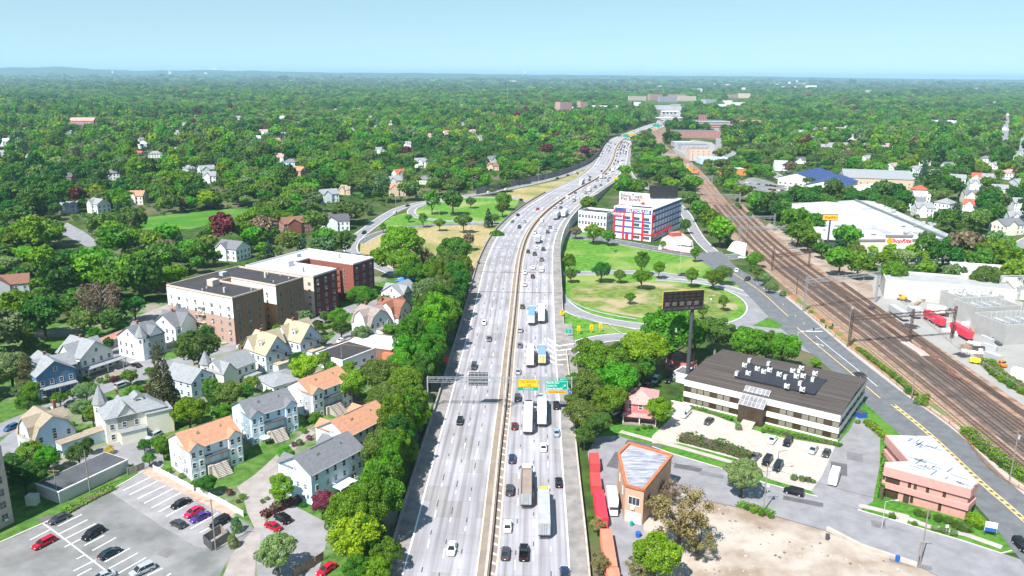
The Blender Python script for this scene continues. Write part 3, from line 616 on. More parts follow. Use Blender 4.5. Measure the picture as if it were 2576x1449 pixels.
# ================================================================ BUILDINGS, LEFT SIDE
def townhouse(label, b0, b1, b2, wall, roof, front, lab2=None):
    o, ang, L, Wd = rect3(b0, b1, b2); Wd = min(max(Wd, 9), 10.5); H, rise = 8.0, 2.9
    T = thing('townhouse', label, 'house', (*o, 0), ang, 'twin gabled townhouses round the courtyard'); excbox(o, ang, L, Wd, 1, 3)
    bw, br = B(), B(); extr(bw, br, gab(Wd, H, rise), 0, L, 'x', 0, -.3, .45)
    bay = [(L*.13, L*.26), (L*.87, L*.26)]
    fy = -1 if front else 1
    for ce, wd in bay:
        if front: extr(bw, br, gab(wd, H-.01, 1.5), -1.0, Wd*.4, 'y', ce-wd/2, -.3, .3, th=.14)
        else: extr(bw, br, gab(wd, H-.01, 1.5), Wd*.6, Wd+1.0, 'y', ce-wd/2, -.3, .3, th=.14)
    bw.obj('wall', wall, T); ro = br.obj('roof', roof, T)
    for x in (L*.3, L*.33, L*.75): B().tube((x, Wd*.3, H+1), (x, Wd*.3, H+2.6), .09).obj('vent_pipe', M_dk, ro)
    B().box(-.03, L+.03, -.53, -.45, H-.24, H-.08).obj('gutter', M_frame, T)
    B().box(L*.28, L*.72, Wd/2-.12, Wd/2+.12, H+rise+.1, H+rise+.26).obj('ridge_cap', M_dk, ro)
    z = (.6, 3.2, 5.9)
    if front:
        for ce, wd in bay:
            for zz in z:
                for dx in (-.95, .95): window(T, (ce, -1.0), 0, dx, zz, .85, 1.45 if zz > 1 else 1.0)
        for x in (L*.38, L*.62):
            window(T, (0, 0), 0, x, z[2], .85, 1.45); B().box(x-.5, x+.5, -.09, -.004, 2.6, 4.75).obj('door', flat('door_white', (.6, .62, .62)), T)
        B().box(L*.27, L*.73, -1.6, -.005, 5.0, 5.15).obj('awning', M_dk, T)
        for k in (0,):
            a = B()
            for i in range(9): a.box(L*.36, L*.64, -1.6-i*.36-.34, -1.6-i*.36, 0, 2.5-i*.27)
            a.box(L*.30, L*.70, -1.6, -.01, 0, 2.52); st = a.obj('front_stairs', M_conc, T)
            a = B()
            for x in (L*.355, L*.50, L*.645): a.bar((x, -1.6, 3.4), (x, -4.9, 1.1), .06, .06); a.bar((x, -4.9, 1.1), (x, -4.9, 0), .06, .06); a.bar((x, -1.6, 3.4), (x, -1.6, 2.5), .06, .06)
            a.obj('railing', M_black, st)
    else:
        for x in (.1, .3, .45, .62, .8, .93):
            for zz in (3.2, 5.9): window(T, (0, 0), 0, L*x, zz, .85, 1.4, ac=random.random() < .3)
        for x in (.2, .52, .8): window(T, (0, 0), 0, L*x, .5, 1.7, 2.0, pm=M_pane, cols=2, rows=1, name='patio_door')
    for s, zz, w in ((.3, .9, 1.5), (.72, 1.0, 1.0), (.25, 3.6, .8), (.55, 3.6, .8), (.8, 3.6, .8), (.5, 7.6, .7)): window(T, (0, Wd), -math.pi/2, Wd*s, zz, w, 1.3 if zz < 7 else .8, cols=2)
    bb = B().tube((-1.0, Wd*.15, 3.2), (-.05, Wd*.15, 3.0), .04); bb.tube((-1.0, Wd*.15, 3.2), (-1.15, Wd*.15-.12, 3.25), .42, 12, r2=.42); bb.obj('satellite_dish', flat('dish_grey', (.6, .6, .6)), T)
    return T, L, Wd
W_th = wallm('town_white', (.74, .77, .80)); W_thb = wallm('town_blue', (.56, .72, .84))
townhouse('white townhouse with terracotta shingle roof beside the white picket fence of the car park', (415, 1174), (480, 1207), (609, 1159), W_th, R_or, True)
townhouse('pale blue townhouse with grey shingle roof, backed by two terracotta roofed ones', (570, 1087), (633, 1117), (748, 1079), W_thb, R_gr, True)
townhouse('white townhouse with terracotta roof, the one deepest in the row beside the yellow green tree', (719, 1030), (785, 1054), (882, 1014), W_th, R_or, True)
townhouse('white townhouse with terracotta roof turning its plain back to the freeway trees', (803, 1138), (877, 1170), (982, 1112), W_th, R_or, False)
T5, L5, W5 = townhouse('pale blue townhouse with grey roof and a raised white deck at its back', (716, 1232), (787, 1272), (915, 1200), W_thb, R_gr, False)
a = B(); a.box(L5*.35, L5*.68, -3.4, -.01, 2.3, 2.5)
for x in (L5*.35+.1, L5*.68-.1): a.box(x-.1, x+.1, -3.35, -3.15, 0, 2.3)
dk = a.obj('deck', flat('deck_white', (.7, .7, .68)), T5); a = B()
def rail(a, p, q, h=1.0, n=8, w=.05):
    p = Vector(p); q = Vector(q); a.bar(p+Vector((0, 0, h)), q+Vector((0, 0, h)), .09, .09)
    for i in range(n+1): r = p.lerp(q, i/n); a.bar(r, r+Vector((0, 0, h)), w, w)
rail(a, (L5*.35, -3.4, 2.5), (L5*.68, -3.4, 2.5), n=16); rail(a, (L5*.35, -3.4, 2.5), (L5*.35, 0, 2.5)); rail(a, (L5*.68+.1, -3.4, 2.5), (L5*.68+4, -3.6, .2), n=10); rail(a, (L5*.68+.1, -2.2, 2.5), (L5*.68+4, -2.4, .2), n=10)
a.obj('deck_railing', M_frame, T5); a = B()
for i in range(9): a.box(L5*.68+i*.42, L5*.68+i*.42+.4, -3.4, -2.2, 2.2-i*.26-.08, 2.25-i*.26)
a.obj('deck_stairs', M_wgrey, T5)
PL = rect3
house('blue gabled house with white trimmed windows and a porch, behind the tall dark conifers', (*PL((66, 975), (100, 1004), (173, 985))[:2], 11, 14), 7.2, 3.8, W_blue, R_lg, axis='y', cross=[('x', 8, 7, 2, 13, 7.1, 3.2)], porch=(0, 10.5, -2.6, -.01, 3.2), wroof=R_lg)
house('white house with a grey hipped gable roof and long front porch on square posts', (*PL((160, 925), (209, 950), (268, 930))[:2], 11.5, 13), 6.6, 4.4, W_warm, R_lg, axis='y', cross=[('x', 7, 7.5, -.8, 11, 6.5, 3.8)], porch=(0, 14, -3.2, -.01, 3.1), dorm=None)
house('white turreted house with slate grey cross gables, in front of the red roofed garages', (*PL((307, 896), (357, 907), (412, 888))[:2], 10, 12), 7.4, 3.8, W_white, R_gr, axis='x', cross=[('y', 7, 6.5, 0, 12, 7.3, 3.4)], turret=(1.2, .8, 1.9, 8.6, 4.2), wroof=R_lg)
house('half timbered white house with dark beams beside the tan apartment block', (*PL((410, 850), (445, 866), (505, 842))[:2], 12, 11), 6.6, 4.2, W_white, R_gr, axis='x', cross=[('y', 6, 7.5, -.8, 11, 6.5, 4.0)], turret=(11, 9, 1.8, 8, 4.6), chim=(.4, .5))
house('big pale yellow house with a pointed grey corner turret and a flat roofed wing', (*PL((214, 1085), (272, 1119), (390, 1090))[:2], 15.5, 11.5), 7.2, 3.4, W_cream, R_lg, style='hip', cross=[('y', 5.5, 5, 0, 9, 7.15, 3.0)], turret=(1.0, 10.2, 1.9, 8.6, 5.4), dorm=[(9.5, 3.4, 8.3, 2.6, 1.9, 4, 0)], ext=[(10, 17, -1.5, 5, 6.6), (3, 9.5, -2.8, -.01, 3.4)], chim=(.35, .85), wsp=3.2)
house('pale blue gambrel house with tan shingle roof and a low flat roofed annex', (*PL((42, 1125), (92, 1155), (170, 1128))[:2], 10.5, 10.5), 4.6, 5.6, W_lblue, R_tan, style='gambrel', axis='y', cross=[('x', 5, 7.5, 0, 10, 4.6, 5.4)], ext=[(5, 17, -3.6, -.01, 3.2)], chim=(.9, .8), wsp=3.4)
house('cream house with a small square turret and long weathered grey roof', (*PL((522, 962), (565, 987), (642, 956))[:2], 13, 9), 6.4, 3.4, W_cream, R_lg, axis='x', cross=[('y', 2.2, 5, -.6, 9, 6.3, 3.0)], turret=(.2, 8.2, 1.8, 8.2, 4.2), ext=[(7, 13, -2.6, -.01, 2.8)], chim=(.95, .6))
house('small blue grey gabled house squeezed behind the tall brown conifer', (*PL((462, 975), (485, 1007), (543, 982))[:2], 8.8, 12), 5.6, 3.2, W_lblue, R_lg, axis='y', chim=None, wsp=3)
for lab, b0, b1, b2 in (('tall pale house with beige roof and fire stair, beside the cream turreted house', (618, 915), (672, 940), (735, 919)), ('tall pale house with beige roof and fire stair, just below the street lamp of the apartments', (706, 882), (758, 907), (818, 885))):
    o, ang, L, Wd = PL(b0, b1, b2); T = house(lab, (o, ang, 9.6, 11.5), 6.6, 5.4, wallm('grey_blue', (.58, .64, .70)), R_bei, axis='y', cross=[('x', 9.5, 6.5, 0, 12.5, 6.5, 4.6)], chim=(.5, .75), dorm=[(1.2, 4.6, 8.2, 1.9, 1.7, 2.6, -math.pi/2)], ext=[(2.5, 8.5, -3, -.01, 2.9)], group='pair of tall houses with fire stairs')
    a = B(); a.bar((3.2, -.9, 7.6), (8.6, -.9, 4.2), 1.0, .12); a.box(2.2, 3.6, -1.4, -.01, 7.5, 7.62); a.box(8.4, 9.8, -1.4, -.01, 4.1, 4.22); a.bar((3.2, -1.4, 8.6), (8.6, -1.4, 5.2), .06, .06); a.bar((9.8, -1.3, 4.2), (9.8, -1.3, 0), .1, .1)
    a.obj('fire_stair', M_black, T)
house('white gambrel house with taupe shingle roof and a low rear wing with small domed bay', (*PL((878, 827), (932, 853), (984, 837))[:2], 10.5, 11), 4.8, 5.8, W_white, roofm('taupe', (.27, .22, .20)), style='gambrel', axis='y', cross=[('x', 5.5, 7.6, -.5, 10.5, 4.8, 5.6)], ext=[(3, 10, -3.8, -.01, 3.3)], chim=(.6, .9))
house('white gambrel house with rust brown shingle roof next to the freeway trees', (*PL((955, 802), (1003, 828), (1052, 804))[:2], 10, 11), 4.8, 5.8, W_white, roofm('rust', (.24, .10, .065)), style='gambrel', axis='y', cross=[('x', 5.5, 7.6, -.5, 10.5, 4.8, 5.6)], ext=[(4, 11, -3.2, -.01, 3.0)], chim=(.3, .9))
house('white house with plain grey gable roof behind the rust roofed gambrel house', (*PL((975, 760), (1012, 778), (1060, 758))[:2], 12, 11), 6.4, 3.6, W_white, R_lg, axis='x', cross=[('y', 4, 6, 0, 11, 6.3, 3.2)], chim=None)
house('brick house under a bright blue tarpaulin roof, half hidden by the freeway trees', (*PL((1018, 738), (1035, 745), (1062, 733))[:2], 9, 8), 6.2, 2.4, M_brick, flat('blue_tarp', (.02, .18, .62)), style='hip', chim=None, wsp=3.4)
house('low white bungalow with a pale grey hip roof behind the terracotta townhouse', (*PL((650, 982), (690, 1000), (738, 985))[:2], 11, 11), 3.4, 1.8, W_white, R_lg, style='hip', chim=None, lv=1)
def block(name, label, cat, place, H, wall, roofc, par=.35, win=0, wk=None, ex=True, units=0, group=None):
    o, ang, L, Wd = place; T = thing(name, label, cat, (*o, 0), ang, group)
    if ex: excbox(o, ang, L, Wd, 1.5, 4)
    B().box(0, L, 0, Wd, -.3, H).obj('wall', wall, T)
    a = B(); a.box(.3, L-.3, .3, Wd-.3, H+.003, H+.06); a.obj('roof', roofc, T)
    if par:
        a = B(); t = .3; a.box(-.05, L+.05, -.05, t, H+.002, H+par).box(-.05, L+.05, Wd-t, Wd+.05, H+.002, H+par).box(-.05, t-.002, t, Wd-t, H+.002, H+par).box(L-t+.002, L+.05, t, Wd-t, H+.002, H+par); a.obj('parapet', wall, T)
    if win: autowin(T, o, ang, L, Wd, H, **dict(dict(levels=win, sp=4, w=1.6, h=1.3), **(wk or {})))
    for i in range(units):
        x, y = random.uniform(2, L-3.5), random.uniform(1.5, Wd-3); B().box(x, x+random.uniform(1.2, 2.4), y, y+1.4, H+.06, H+1.1).obj('rooftop_unit', M_steel, T)
    return T
W_conc = wallm('concrete', (.45, .43, .40)); Rf_blk = mat('tar_roof', (.045, .042, .045), .9, .15, .3, det=6); Rf_wht = mat('white_roof', (.48, .49, .52), .8, .16, .15, det=8, lo=.3, hi=.6); Rf_gry = mat('grey_roof', (.13, .13, .14), .9, .18, .3, det=7)
block('workshop', 'low white workshop with a black tar roof behind the yellow green tree', 'workshop', (*PL((800, 900), (863, 940), (925, 915))[:2], 16, 13), 4.4, W_white, Rf_blk, win=1)
block('workshop', 'long low building with a bright white roof among the back yards', 'workshop', (*PL((905, 888), (985, 912), (1032, 878))[:2], 15, 20), 4.2, W_brn, Rf_wht)
block('garage', 'brown walled roof parking deck with two cars on top', 'garage', (*PL((840, 882), (885, 903), (945, 880))[:2], 14, 11), 2.2, W_brn, M_road2, par=.5)
block('shed', 'small shed with a salmon red metal roof below the white roofed workshop', 'shed', (*PL((960, 905), (985, 918), (1010, 905))[:2], 7.5, 4), 3.6, wallm('orange', (.5, .17, .07)), flat('salmon_roof', (.55, .16, .11)), par=0)
block('garage', 'long row garage with a rusty red roof beyond the white houses', 'garage', (*PL((240, 868), (262, 884), (318, 862))[:2], 24, 6), 3, W_conc, mat('rusty_roof', (.40, .17, .13), .9, .2, .3), par=0)
o, ang, L, Wd = PL((105, 1228), (152, 1268), (325, 1184)); T = block('garage', 'long low garage with a dark grey roof beside the car park', 'garage', (o, ang, L, 8.6), 3.2, W_conc, mat('slate_roof', (.075, .08, .09), .9, .15, .3), par=0)
B().box(-.1, L+.1, -.25, -.01, 3.0, 3.3).obj('fascia', M_frame, T); B().box(-.15, -.02, -.2, 8.7, 3.0, 3.3).obj('fascia', M_frame, T)
def facade(T, O, a, ln, n, floors, w=1.35, h=1.6, fm=None, first=1.4, step=3.0, ac=.25, cols=2, h0=0, arch=False, jit=0):
    for f in range(floors):
        for k in range(n):
            s = ln*(k+.5)/n
            window(T, O, a, s, first+f*step, w if not jit or (k % 2) else w*.55, h, fm or M_sash, M_pane, cols, 2, ac=random.random() < ac)
            if arch and f == floors-1:
                b = B(); n_ = 7; P_ = [(w/2*1.1*math.cos(math.pi*i/n_), -.05, .75*math.sin(math.pi*i/n_)) for i in range(n_+1)]
                b.face(P_); ob('arch', b.mesh('arch', wallm('warm_stone', (.6, .55, .5))), T, (O[0]+math.cos(a)*s, O[1]+math.sin(a)*s, first+f*step+h+.15), a)
def ublock(label, b0, b1, b2, H, wingw, gap, depth, backd, front, side, roofc, trim, nf=2, arch=False, rec=None, topside=None):
    o, ang, L, Wd = rect3(b0, b1, b2); T = thing('apartment_block', label, 'apartment building', (*o, 0), ang)
    tot = wingw*2+gap; bt = depth; excbox(o, ang, tot, bt, 2, 3)
    poly = [(0, 0), (wingw, 0), (wingw, bt-backd), (wingw+gap, bt-backd), (wingw+gap, -.5), (tot, -.5), (tot, bt), (0, bt)]
    a = B()
    mats = {0: front, 4: front, 2: rec or front, 1: rec or side, 3: rec or side, 5: side, 6: side, 7: side}
    for i in range(8):
        p, q = poly[i], poly[(i+1) % 8]; mm = mats[i]
        if i in (7, 3) and topside:
            zt = H*.58; a.face([(*p, -.3), (*q, -.3), (*q, zt), (*p, zt)], mm); a.face([(*p, zt), (*q, zt), (*q, H), (*p, H)], topside)
        else: a.face([(*p, -.3), (*q, -.3), (*q, H), (*p, H)], mm)
    a.obj('wall', front, T)
    r = B().prism(poly, H-.3, H-.01, roofc).obj('roof', roofc, T)
    c = B()
    for i in range(8):
        p, q = Vector((*poly[i], H)), Vector((*poly[(i+1) % 8], H)); d = (q-p).normalized(); n = Vector((-d.y, d.x, 0)); c.bar(p+n*.15+Vector((0, 0, .3)), q+n*.15+Vector((0, 0, .3)), .36, .62+.004*i)
    c.obj('parapet', trim, T)
    fl = int(H//3.0)
    facade(T, (0, 0), 0, wingw, 2 if wingw < 12 else 3, fl, arch=arch, first=1.2); facade(T, (wingw+gap, -.5), 0, wingw, 2 if wingw < 12 else 3, fl, arch=arch, first=1.2)
    facade(T, (0, bt), -math.pi/2, bt, 8, fl, w=1.2, h=1.3, ac=.3, jit=1, first=1.2); facade(T, (wingw+gap, bt-backd), -math.pi/2, bt-backd-.5, 3, fl, w=.9, h=1.4, cols=1, first=1.2)
    if gap > 3: facade(T, (wingw, bt-backd), 0, gap, 1, fl, w=.9, h=1.3, cols=1, first=1.2)
    for x, y, w, d, h in ((wingw*.55, bt*.55, 3.4, 3.2, 2.4), (tot*.6, bt-backd*.55, 2.6, 2.2, 1.5), (tot-wingw*.5, bt*.35, .8, .8, 2.2), (wingw*.3, bt*.25, .8, .8, 2.0)):
        B().box(x, x+w, y, y+d, H, H+h).obj('rooftop_housing', trim if h > 2 else M_steel, T)
    v = B()
    for i in range(7): x, y = (random.uniform(1, wingw-1), random.uniform(1, bt-1)) if i % 2 else (random.uniform(wingw+gap+1, tot-1), random.uniform(1, bt-1)); v.tube((x, y, H), (x, y, H+.7), .28, 8)
    v.obj('roof_vent', M_steel, T)
    return T, wingw, gap, bt, H
FB_tan = mat('tan_brick', (.26, .155, .095), .9, .12, 1.2); FB_pink = mat('pinkish_brick', (.42, .28, .225), .9, .1, 1.2); FB_red = mat('dark_red_brick', (.14, .045, .04), .9, .18, 1.2); FB_wht = wallm('painted_white', (.76, .75, .74)); FB_cream = mat('cream_brick', (.60, .50, .42), .9, .1, 1)
FB_red2 = mat('red_brick', (.26, .085, .06), .9, .18, 1.2)
H1 = HT(594, 868, 752); H2 = HT(794, 797, 697)
d = G(671, 840)-G(594, 868); d2 = G(770, 812)-G(671, 840); w1 = d.length;
T, ww, gp, bt, Hh = ublock('five storey tan brick apartment block with a black roof and white painted upper side wall', (442, 800), (594, 868), (671, 840), H1, w1, (G(699, 830)-G(671, 840)).length, 36, 12, FB_tan, FB_pink, Rf_blk, wallm('coping_pale', (.55, .45, .38)), topside=FB_wht, rec=mat('ochre_brick', (.46, .27, .13), .9, .12, 1.2))
a = B()                                            # fire escape on the side wall
for f in range(4):
    z = 3.2+f*3.1; a.box(-1.1, -.02, bt*.42, bt*.42+4.2, z, z+.08); a.bar((-1.1, bt*.42, z+1), (-1.1, bt*.42+4.2, z+1), .06, .06); a.bar((-.6, bt*.42+.5, z), (-.6, bt*.42+3.6, z-3.0), .5, .06)
    for k in range(8): a.bar((-1.1, bt*.42+k*.6, z), (-1.1, bt*.42+k*.6, z+1), .04, .04)
a.obj('fire_escape', flat('cream_metal', (.5, .45, .38)), T)
T, ww, gp, bt, Hh = ublock('dark red brick apartment block with a pale roof and arched top floor windows', (685, 752), (794, 797), (852, 775), H2, (G(852, 775)-G(794, 797)).length, (G(886, 760)-G(852, 775)).length, 38, 14, FB_red, FB_cream, Rf_wht, wallm('coping_white', (.62, .60, .60)), arch=True, rec=FB_red2)
a = B()
for f in range(5): z = 3.2+f*2.9; a.box(ww+.3, ww+gp-.8, 6, 7.2, z, z+.1); a.bar((ww+.6, 6.2, z), (ww+gp-1.2, 6.2, z-2.9), .5, .06); a.bar((ww+.3, 6, z+1), (ww+gp-.8, 6, z+1), .06, .06)
a.obj('fire_escape', M_black, T)
_, ga, _, _ = PL((105, 1228), (152, 1268), (325, 1184))
o = G(36, 1314); T = thing('apartment_block', 'corner of a tall light stone apartment block at the very edge of the view', 'apartment building', (o.x, o.y, 0), ga)
B().box(-24, 0, 0, 26, -.3, 19).obj('wall', mat('pale_stone', (.42, .34, .29), .9, .15, .8), T)
facade(T, (-24, 0), 0, 24, 7, 6); facade(T, (0, 0), math.pi/2, 26, 7, 6)
# ================================================================ STORAGE BUILDING
o, ang, L, Wd = rect3((1544, 596), (1637, 608), (1711, 573)); HS = HT(1637, 608, 530)
T = thing('storage_building', 'big white self storage building with red piers and dark blue bands', 'warehouse', (*o, 0), ang); excbox(o, ang, L, Wd, 4, 10)
M_sred = flat('storage_red', (.60, .02, .05)); M_sblue = flat('storage_blue', (.045, .085, .26)); M_swht = wallm('storage_white', (.74, .74, .76)); M_sgry = flat('bay_grey_blue', (.33, .36, .44))
print('STORAGE', L, Wd, HS, ang)
B().box(0, L, 0, Wd, -.3, HS).obj('wall', M_swht, T); B().box(.4, L-.4, .4, Wd-.4, HS+.002, HS+.08).obj('roof', mat('cream_roof', (.50, .48, .45), .8, .05, .1), T)
B().box(-.1, L+.1, -.1, .4, HS+.003, HS+.6).box(-.1, .4, .402, Wd-.4, HS+.003, HS+.6).box(L-.4, L+.1, .402, Wd-.4, HS+.003, HS+.6).box(-.1, L+.1, Wd-.398, Wd+.1, HS+.003, HS+.6).obj('parapet', M_frame, T)
fz = HS/5.0
b = B()
for k in (1, 2, 3, 4): b.box(-.09, -.006, .6, Wd-.6, fz*k-.55 if k < 4 else fz*4.25, fz*k+.55 if k < 4 else HS)
b.box(.6, L-.01, -.09, -.006, HS-1.5, HS);
for k in (1, 2, 3, 4): b.box(.6, L-.2, -.088, -.006, fz*k-.5, fz*k+.5)
b.obj('blue_band', M_sblue, T)
b = B()
for s in (0, .245, .49, .745): y = Wd*(1-s); b.box(-.35, -.008, y-1.3 if s else y-1.5, y if s else y, 0, HS*(.93 if s else .95)) if s else b.box(-.35, -.008, y-1.3, y, 0, HS*.93)
b.box(-.35, 1.0, -.4, .0-.001, 0, HS*.93); b.box(-.36, -.009, .01, Wd*.5, fz-.1, fz+.5)
b.box(.9, L*.62, -1.6, -.01, fz*.98, fz*1.12)
b.obj('red_pier', M_sred, T)
for k in range(4):
    z = fz*(k+1)+.7 if k else fz+.7
    for j in range(9):
        window(T, (0, 0), 0, L*(.11+.095*j)+1, z, L*.062, fz-1.5, M_sgry, M_sgry if (j > 0 or k > 0) else M_pane, 1, 1, name='bay_panel')
for k, js in ((4, (.35, .6, .85)), (3, (.6, .85)), (2, (.85,)), (1, (.62, .87))):
    for s in js:
        window(T, (0, Wd), -math.pi/2, Wd*s, fz*(k-1)+1.0 if k < 4 else fz*3+1.0, Wd*.17, fz-2.1, M_sash, M_pane, 4, 1)
window(T, (0, Wd), -math.pi/2, Wd*.37, .1, 2, 3, M_sred, M_sred, 1, 1, name='door')
for j in range(9): window(T, (0, 0), 0, 3+j*L*.06, .9, L*.04, 2.2, M_sred, M_pane, 1, 1, name='shop_window')
text('SELF', 2.6, M_frame, T, (-.2, Wd*.58, HS-1.45), (R(90), 0, -R(90)), .05, bold=.04); text('STORAGE', 2.6, M_frame, T, (-.2, Wd*.29, HS-1.45), (R(90), 0, -R(90)), .05, bold=.04)
b = B(); b.box(-.5, -.36, Wd*.78, Wd-.2, HS*.72, HS*.88); sg = b.obj('red_sign', M_sred, T); text('CubeSmart', 1.9, M_frame, sg, (-.53, Wd*.885, HS*.81), (R(90), 0, -R(90)), .02, bold=.03); text('SELF STORAGE', .9, M_frame, sg, (-.53, Wd*.885, HS*.76), (R(90), 0, -R(90)), .02)
B().box(1.2, 5, -.42, -.3, HS*.66, HS*.82).obj('red_sign', M_sred, T)
b = B(); b.box(6, 30, Wd-9, Wd-1, HS+.1, HS+2.6); b.obj('roof_penthouse', M_swht, T)
b = B(); b.box(5.9, 5.995, Wd-8.8, Wd-1.2, HS+.8, HS+2.5); sg = b.obj('red_sign', M_sred, T)
def billboard(name, label, loc, ang, w, h, z0, face_m, back_m, legs=3, H=None, base=0, parent_loc=None, frame=M_dk):
    T = thing(name, label, 'billboard', (loc[0], loc[1], base), ang)
    B().box(-w/2, w/2, 0, .35, z0, z0+h).obj('panel', back_m, T)
    B().box(-w/2+.15, w/2-.15, -.06, -.005, z0+.15, z0+h-.15).obj('poster', face_m, T)
    b = B()
    for i in range(legs): x = -w/2+w*(i+.5)/legs; b.bar((x, .6, 0), (x, .2, z0+h*.4), .25, .25); b.bar((x, 2.6, 0), (x, .5, z0+h*.8), .2, .2); b.bar((x, .4, z0+h*.1), (x, 2.2, 0), .12, .12)
    b.obj('support', frame, T)
    return T
ca, sa = math.cos(ang), math.sin(ang)
def sloc(x, y): return (o[0]+x*ca-y*sa, o[1]+x*sa+y*ca)
def onroof(px, py, z):
    g = G(px, py, z); return (g.x, g.y)
g0 = G(1557, 513, HS+1.2); g1 = G(1633, 520, HS+1.2); bw_ = (g1-g0).length; ba = math.atan2(g1.y-g0.y, g1.x-g0.x)
bh = HT(1595, 0, 0) if 0 else bw_*.40
poster = flat('poster_white', (.60, .60, .60)); T2 = billboard('billboard', 'white pet bowl billboard standing on the storage building roof', ((g0.x+g1.x)/2, (g0.y+g1.y)/2), ba, bw_, bh, 1.0, poster, M_frame, 4, base=HS+.1)
M_mar = flat('maroon_ink', (.12, .006, .03)); M_gtx = flat('grey_ink', (.35, .35, .36))
k = bw_/14.6
text('Non-Toxic', 2.35*k, M_mar, T2, (-bw_*.44, -.09, 1+bh*.72), (R(90), 0, 0), .01, 'LEFT', bold=.06); text('Pet Bowls', 2.35*k, M_mar, T2, (-bw_*.44, -.09, 1+bh*.46), (R(90), 0, 0), .01, 'LEFT', bold=.06)
text('100%', .9*k, M_mar, T2, (-bw_*.3, -.09, 1+bh*.90), (R(90), 0, 0), .01, 'LEFT'); text('PetComfort.com', 1.2*k, M_gtx, T2, (-bw_*.44, -.09, 1+bh*.22), (R(90), 0, 0), .01, 'LEFT', bold=.02)
b = B(); b.tube((bw_*.3, -.09, 1+bh*.22), (bw_*.3, -.12, 1+bh*.22), bh*.12, 14); b.box(bw_*.22, bw_*.38, -.13, -.09, 1+bh*.14, 1+bh*.24); b.obj('bowl_picture', M_sred, T2)
b = B(); b.tube((bw_*.23, -.08, 1+bh*.5), (bw_*.23, -.10, 1+bh*.5), bh*.13, 12); b.tube((bw_*.23, -.08, 1+bh*.72), (bw_*.23, -.10, 1+bh*.72), bh*.09, 12); b.obj('dog_picture', flat('cream_fur', (.55, .45, .32)), T2)
g0 = G(1632, 497, HS+1.0); g1 = G(1705, 497, HS+1.0); bw_ = (g1-g0).length; ba = math.atan2(g1.y-g0.y, g1.x-g0.x)
T3 = billboard('billboard', 'black back of a wide billboard on the storage building roof', ((g0.x+g1.x)/2, (g0.y+g1.y)/2), ba, bw_, bw_*.42, .8, M_black, M_black, 4, base=HS+.1)
b = B()
for i in range(12): x = -bw_/2+bw_*(i+.5)/12; b.box(x-.08, x+.08, -.2, -.07, .8, .8+bw_*.42)
for i in range(4): z = .8+bw_*.42*(i+.5)/4; b.box(-bw_/2, bw_/2, -.26, -.2, z-.08, z+.08)
b.obj('lattice', M_dk, T3)
o2, ang2, L2, Wd2 = rect3((1466, 579), (1524, 590), (1560, 575)); HA = HT(1466, 579, 531)
T = block('storage_annex', 'white three storey annex with a red awning beside the storage building', 'warehouse', (o2, ang2, 15, (G(1466, 579)-G(1524, 590)).length), HA, M_swht, Rf_blk, par=1.2)
nn = 9
for f in range(2):
    for k_ in range(nn): window(T, (0, (G(1466, 579)-G(1524, 590)).length), -math.pi/2, (G(1466, 579)-G(1524, 590)).length*(k_+.5)/nn, 1.2+HA*.33*(f+1), 1.4, 2.0, M_frame, M_pane, 1, 2)
    for k_ in range(5): window(T, (0, 0), 0, 15*(k_+.5)/5, 1.2+HA*.33*(f+1), 1.4, 2.0, M_frame, M_pane, 1, 2)
B().box(-1.8, -.02, 1, (G(1466, 579)-G(1524, 590)).length*.7, HA*.27, HA*.34).obj('red_awning', M_sred, T)
# ================================================================ OFFICE BUILDING
zo = 8.2
o, ang, L, Wd = rect3((1722, 952), (2115, 1043), (2168, 950), zo)
A_, B_, C_ = G(1722, 952, zo), G(2115, 1043, zo), G(2168, 950, zo)
x = (B_-A_).normalized(); ang = math.atan2(x.y, x.x); L = (B_-A_).length; y = Vector((-x.y, x.x, 0)); Wd = (C_-B_).dot(y); o = (A_.x, A_.y)
T = thing('office_building', 'long two storey office with white bands and a dark ribbed roof', 'office building', (*o, 0), ang); excbox(o, ang, L, Wd, 3, 10)
print('OFFICE', L, Wd, R(1)*0+ang)
M_rib = mat('ribbed_roof', (.06, .047, .042), .8, .3, .25, (.10, .082, .074), det=6, sx=.15, sy=6)
M_brnz = flat('bronze_metal', (.06, .04, .03)); M_band = wallm('office_band', (.74, .70, .64)); M_blind = glass('blinds', (.22, .20, .16), .3)
B().box(.3, L-.3, .3, Wd-.3, -.3, zo-2.2).obj('wall', M_brnz, T)
B().box(0, L, 0, Wd, zo-2.3, zo-.05).box(0, L*.40, 0, Wd-.5, 2.4, 4.0).box(L*.56, L, 0, Wd-.5, 2.4, 4.0).box(0, L*.40, .05, Wd-.5, -.2, .5).box(L*.56, L, .05, Wd-.5, -.2, .5).obj('white_band', M_band, T)
b = B()
for p in ([(-.2, -.2, zo), (L+.2, -.2, zo), (L+.2, Wd*.5, zo+1.1), (-.2, Wd*.5, zo+1.1)], [(L+.2, Wd+.2, zo), (-.2, Wd+.2, zo), (-.2, Wd*.5, zo+1.1), (L+.2, Wd*.5, zo+1.1)], [(L+.2, -.2, zo), (L+.2, Wd+.2, zo), (L+.2, Wd*.5, zo+1.1)], [(-.2, Wd+.2, zo), (-.2, -.2, zo), (-.2, Wd*.5, zo+1.1)]): b.face(p)
b.box(-.2, L+.2, -.2, Wd+.2, zo-.045, zo-.001); ro = b.obj('roof', M_rib, T)
b = B()
for i in range(26): y_ = Wd*(i+.5)/26; zz = zo+1.1*(1-abs(y_/Wd-.5)*2); b.box(0, L, y_-.035, y_+.035, zz+.01, zz+.07)
b.obj('roof_ribs', flat('rib_pale', (.125, .108, .10)), ro)
M_well = flat('roof_well', (.03, .03, .04))
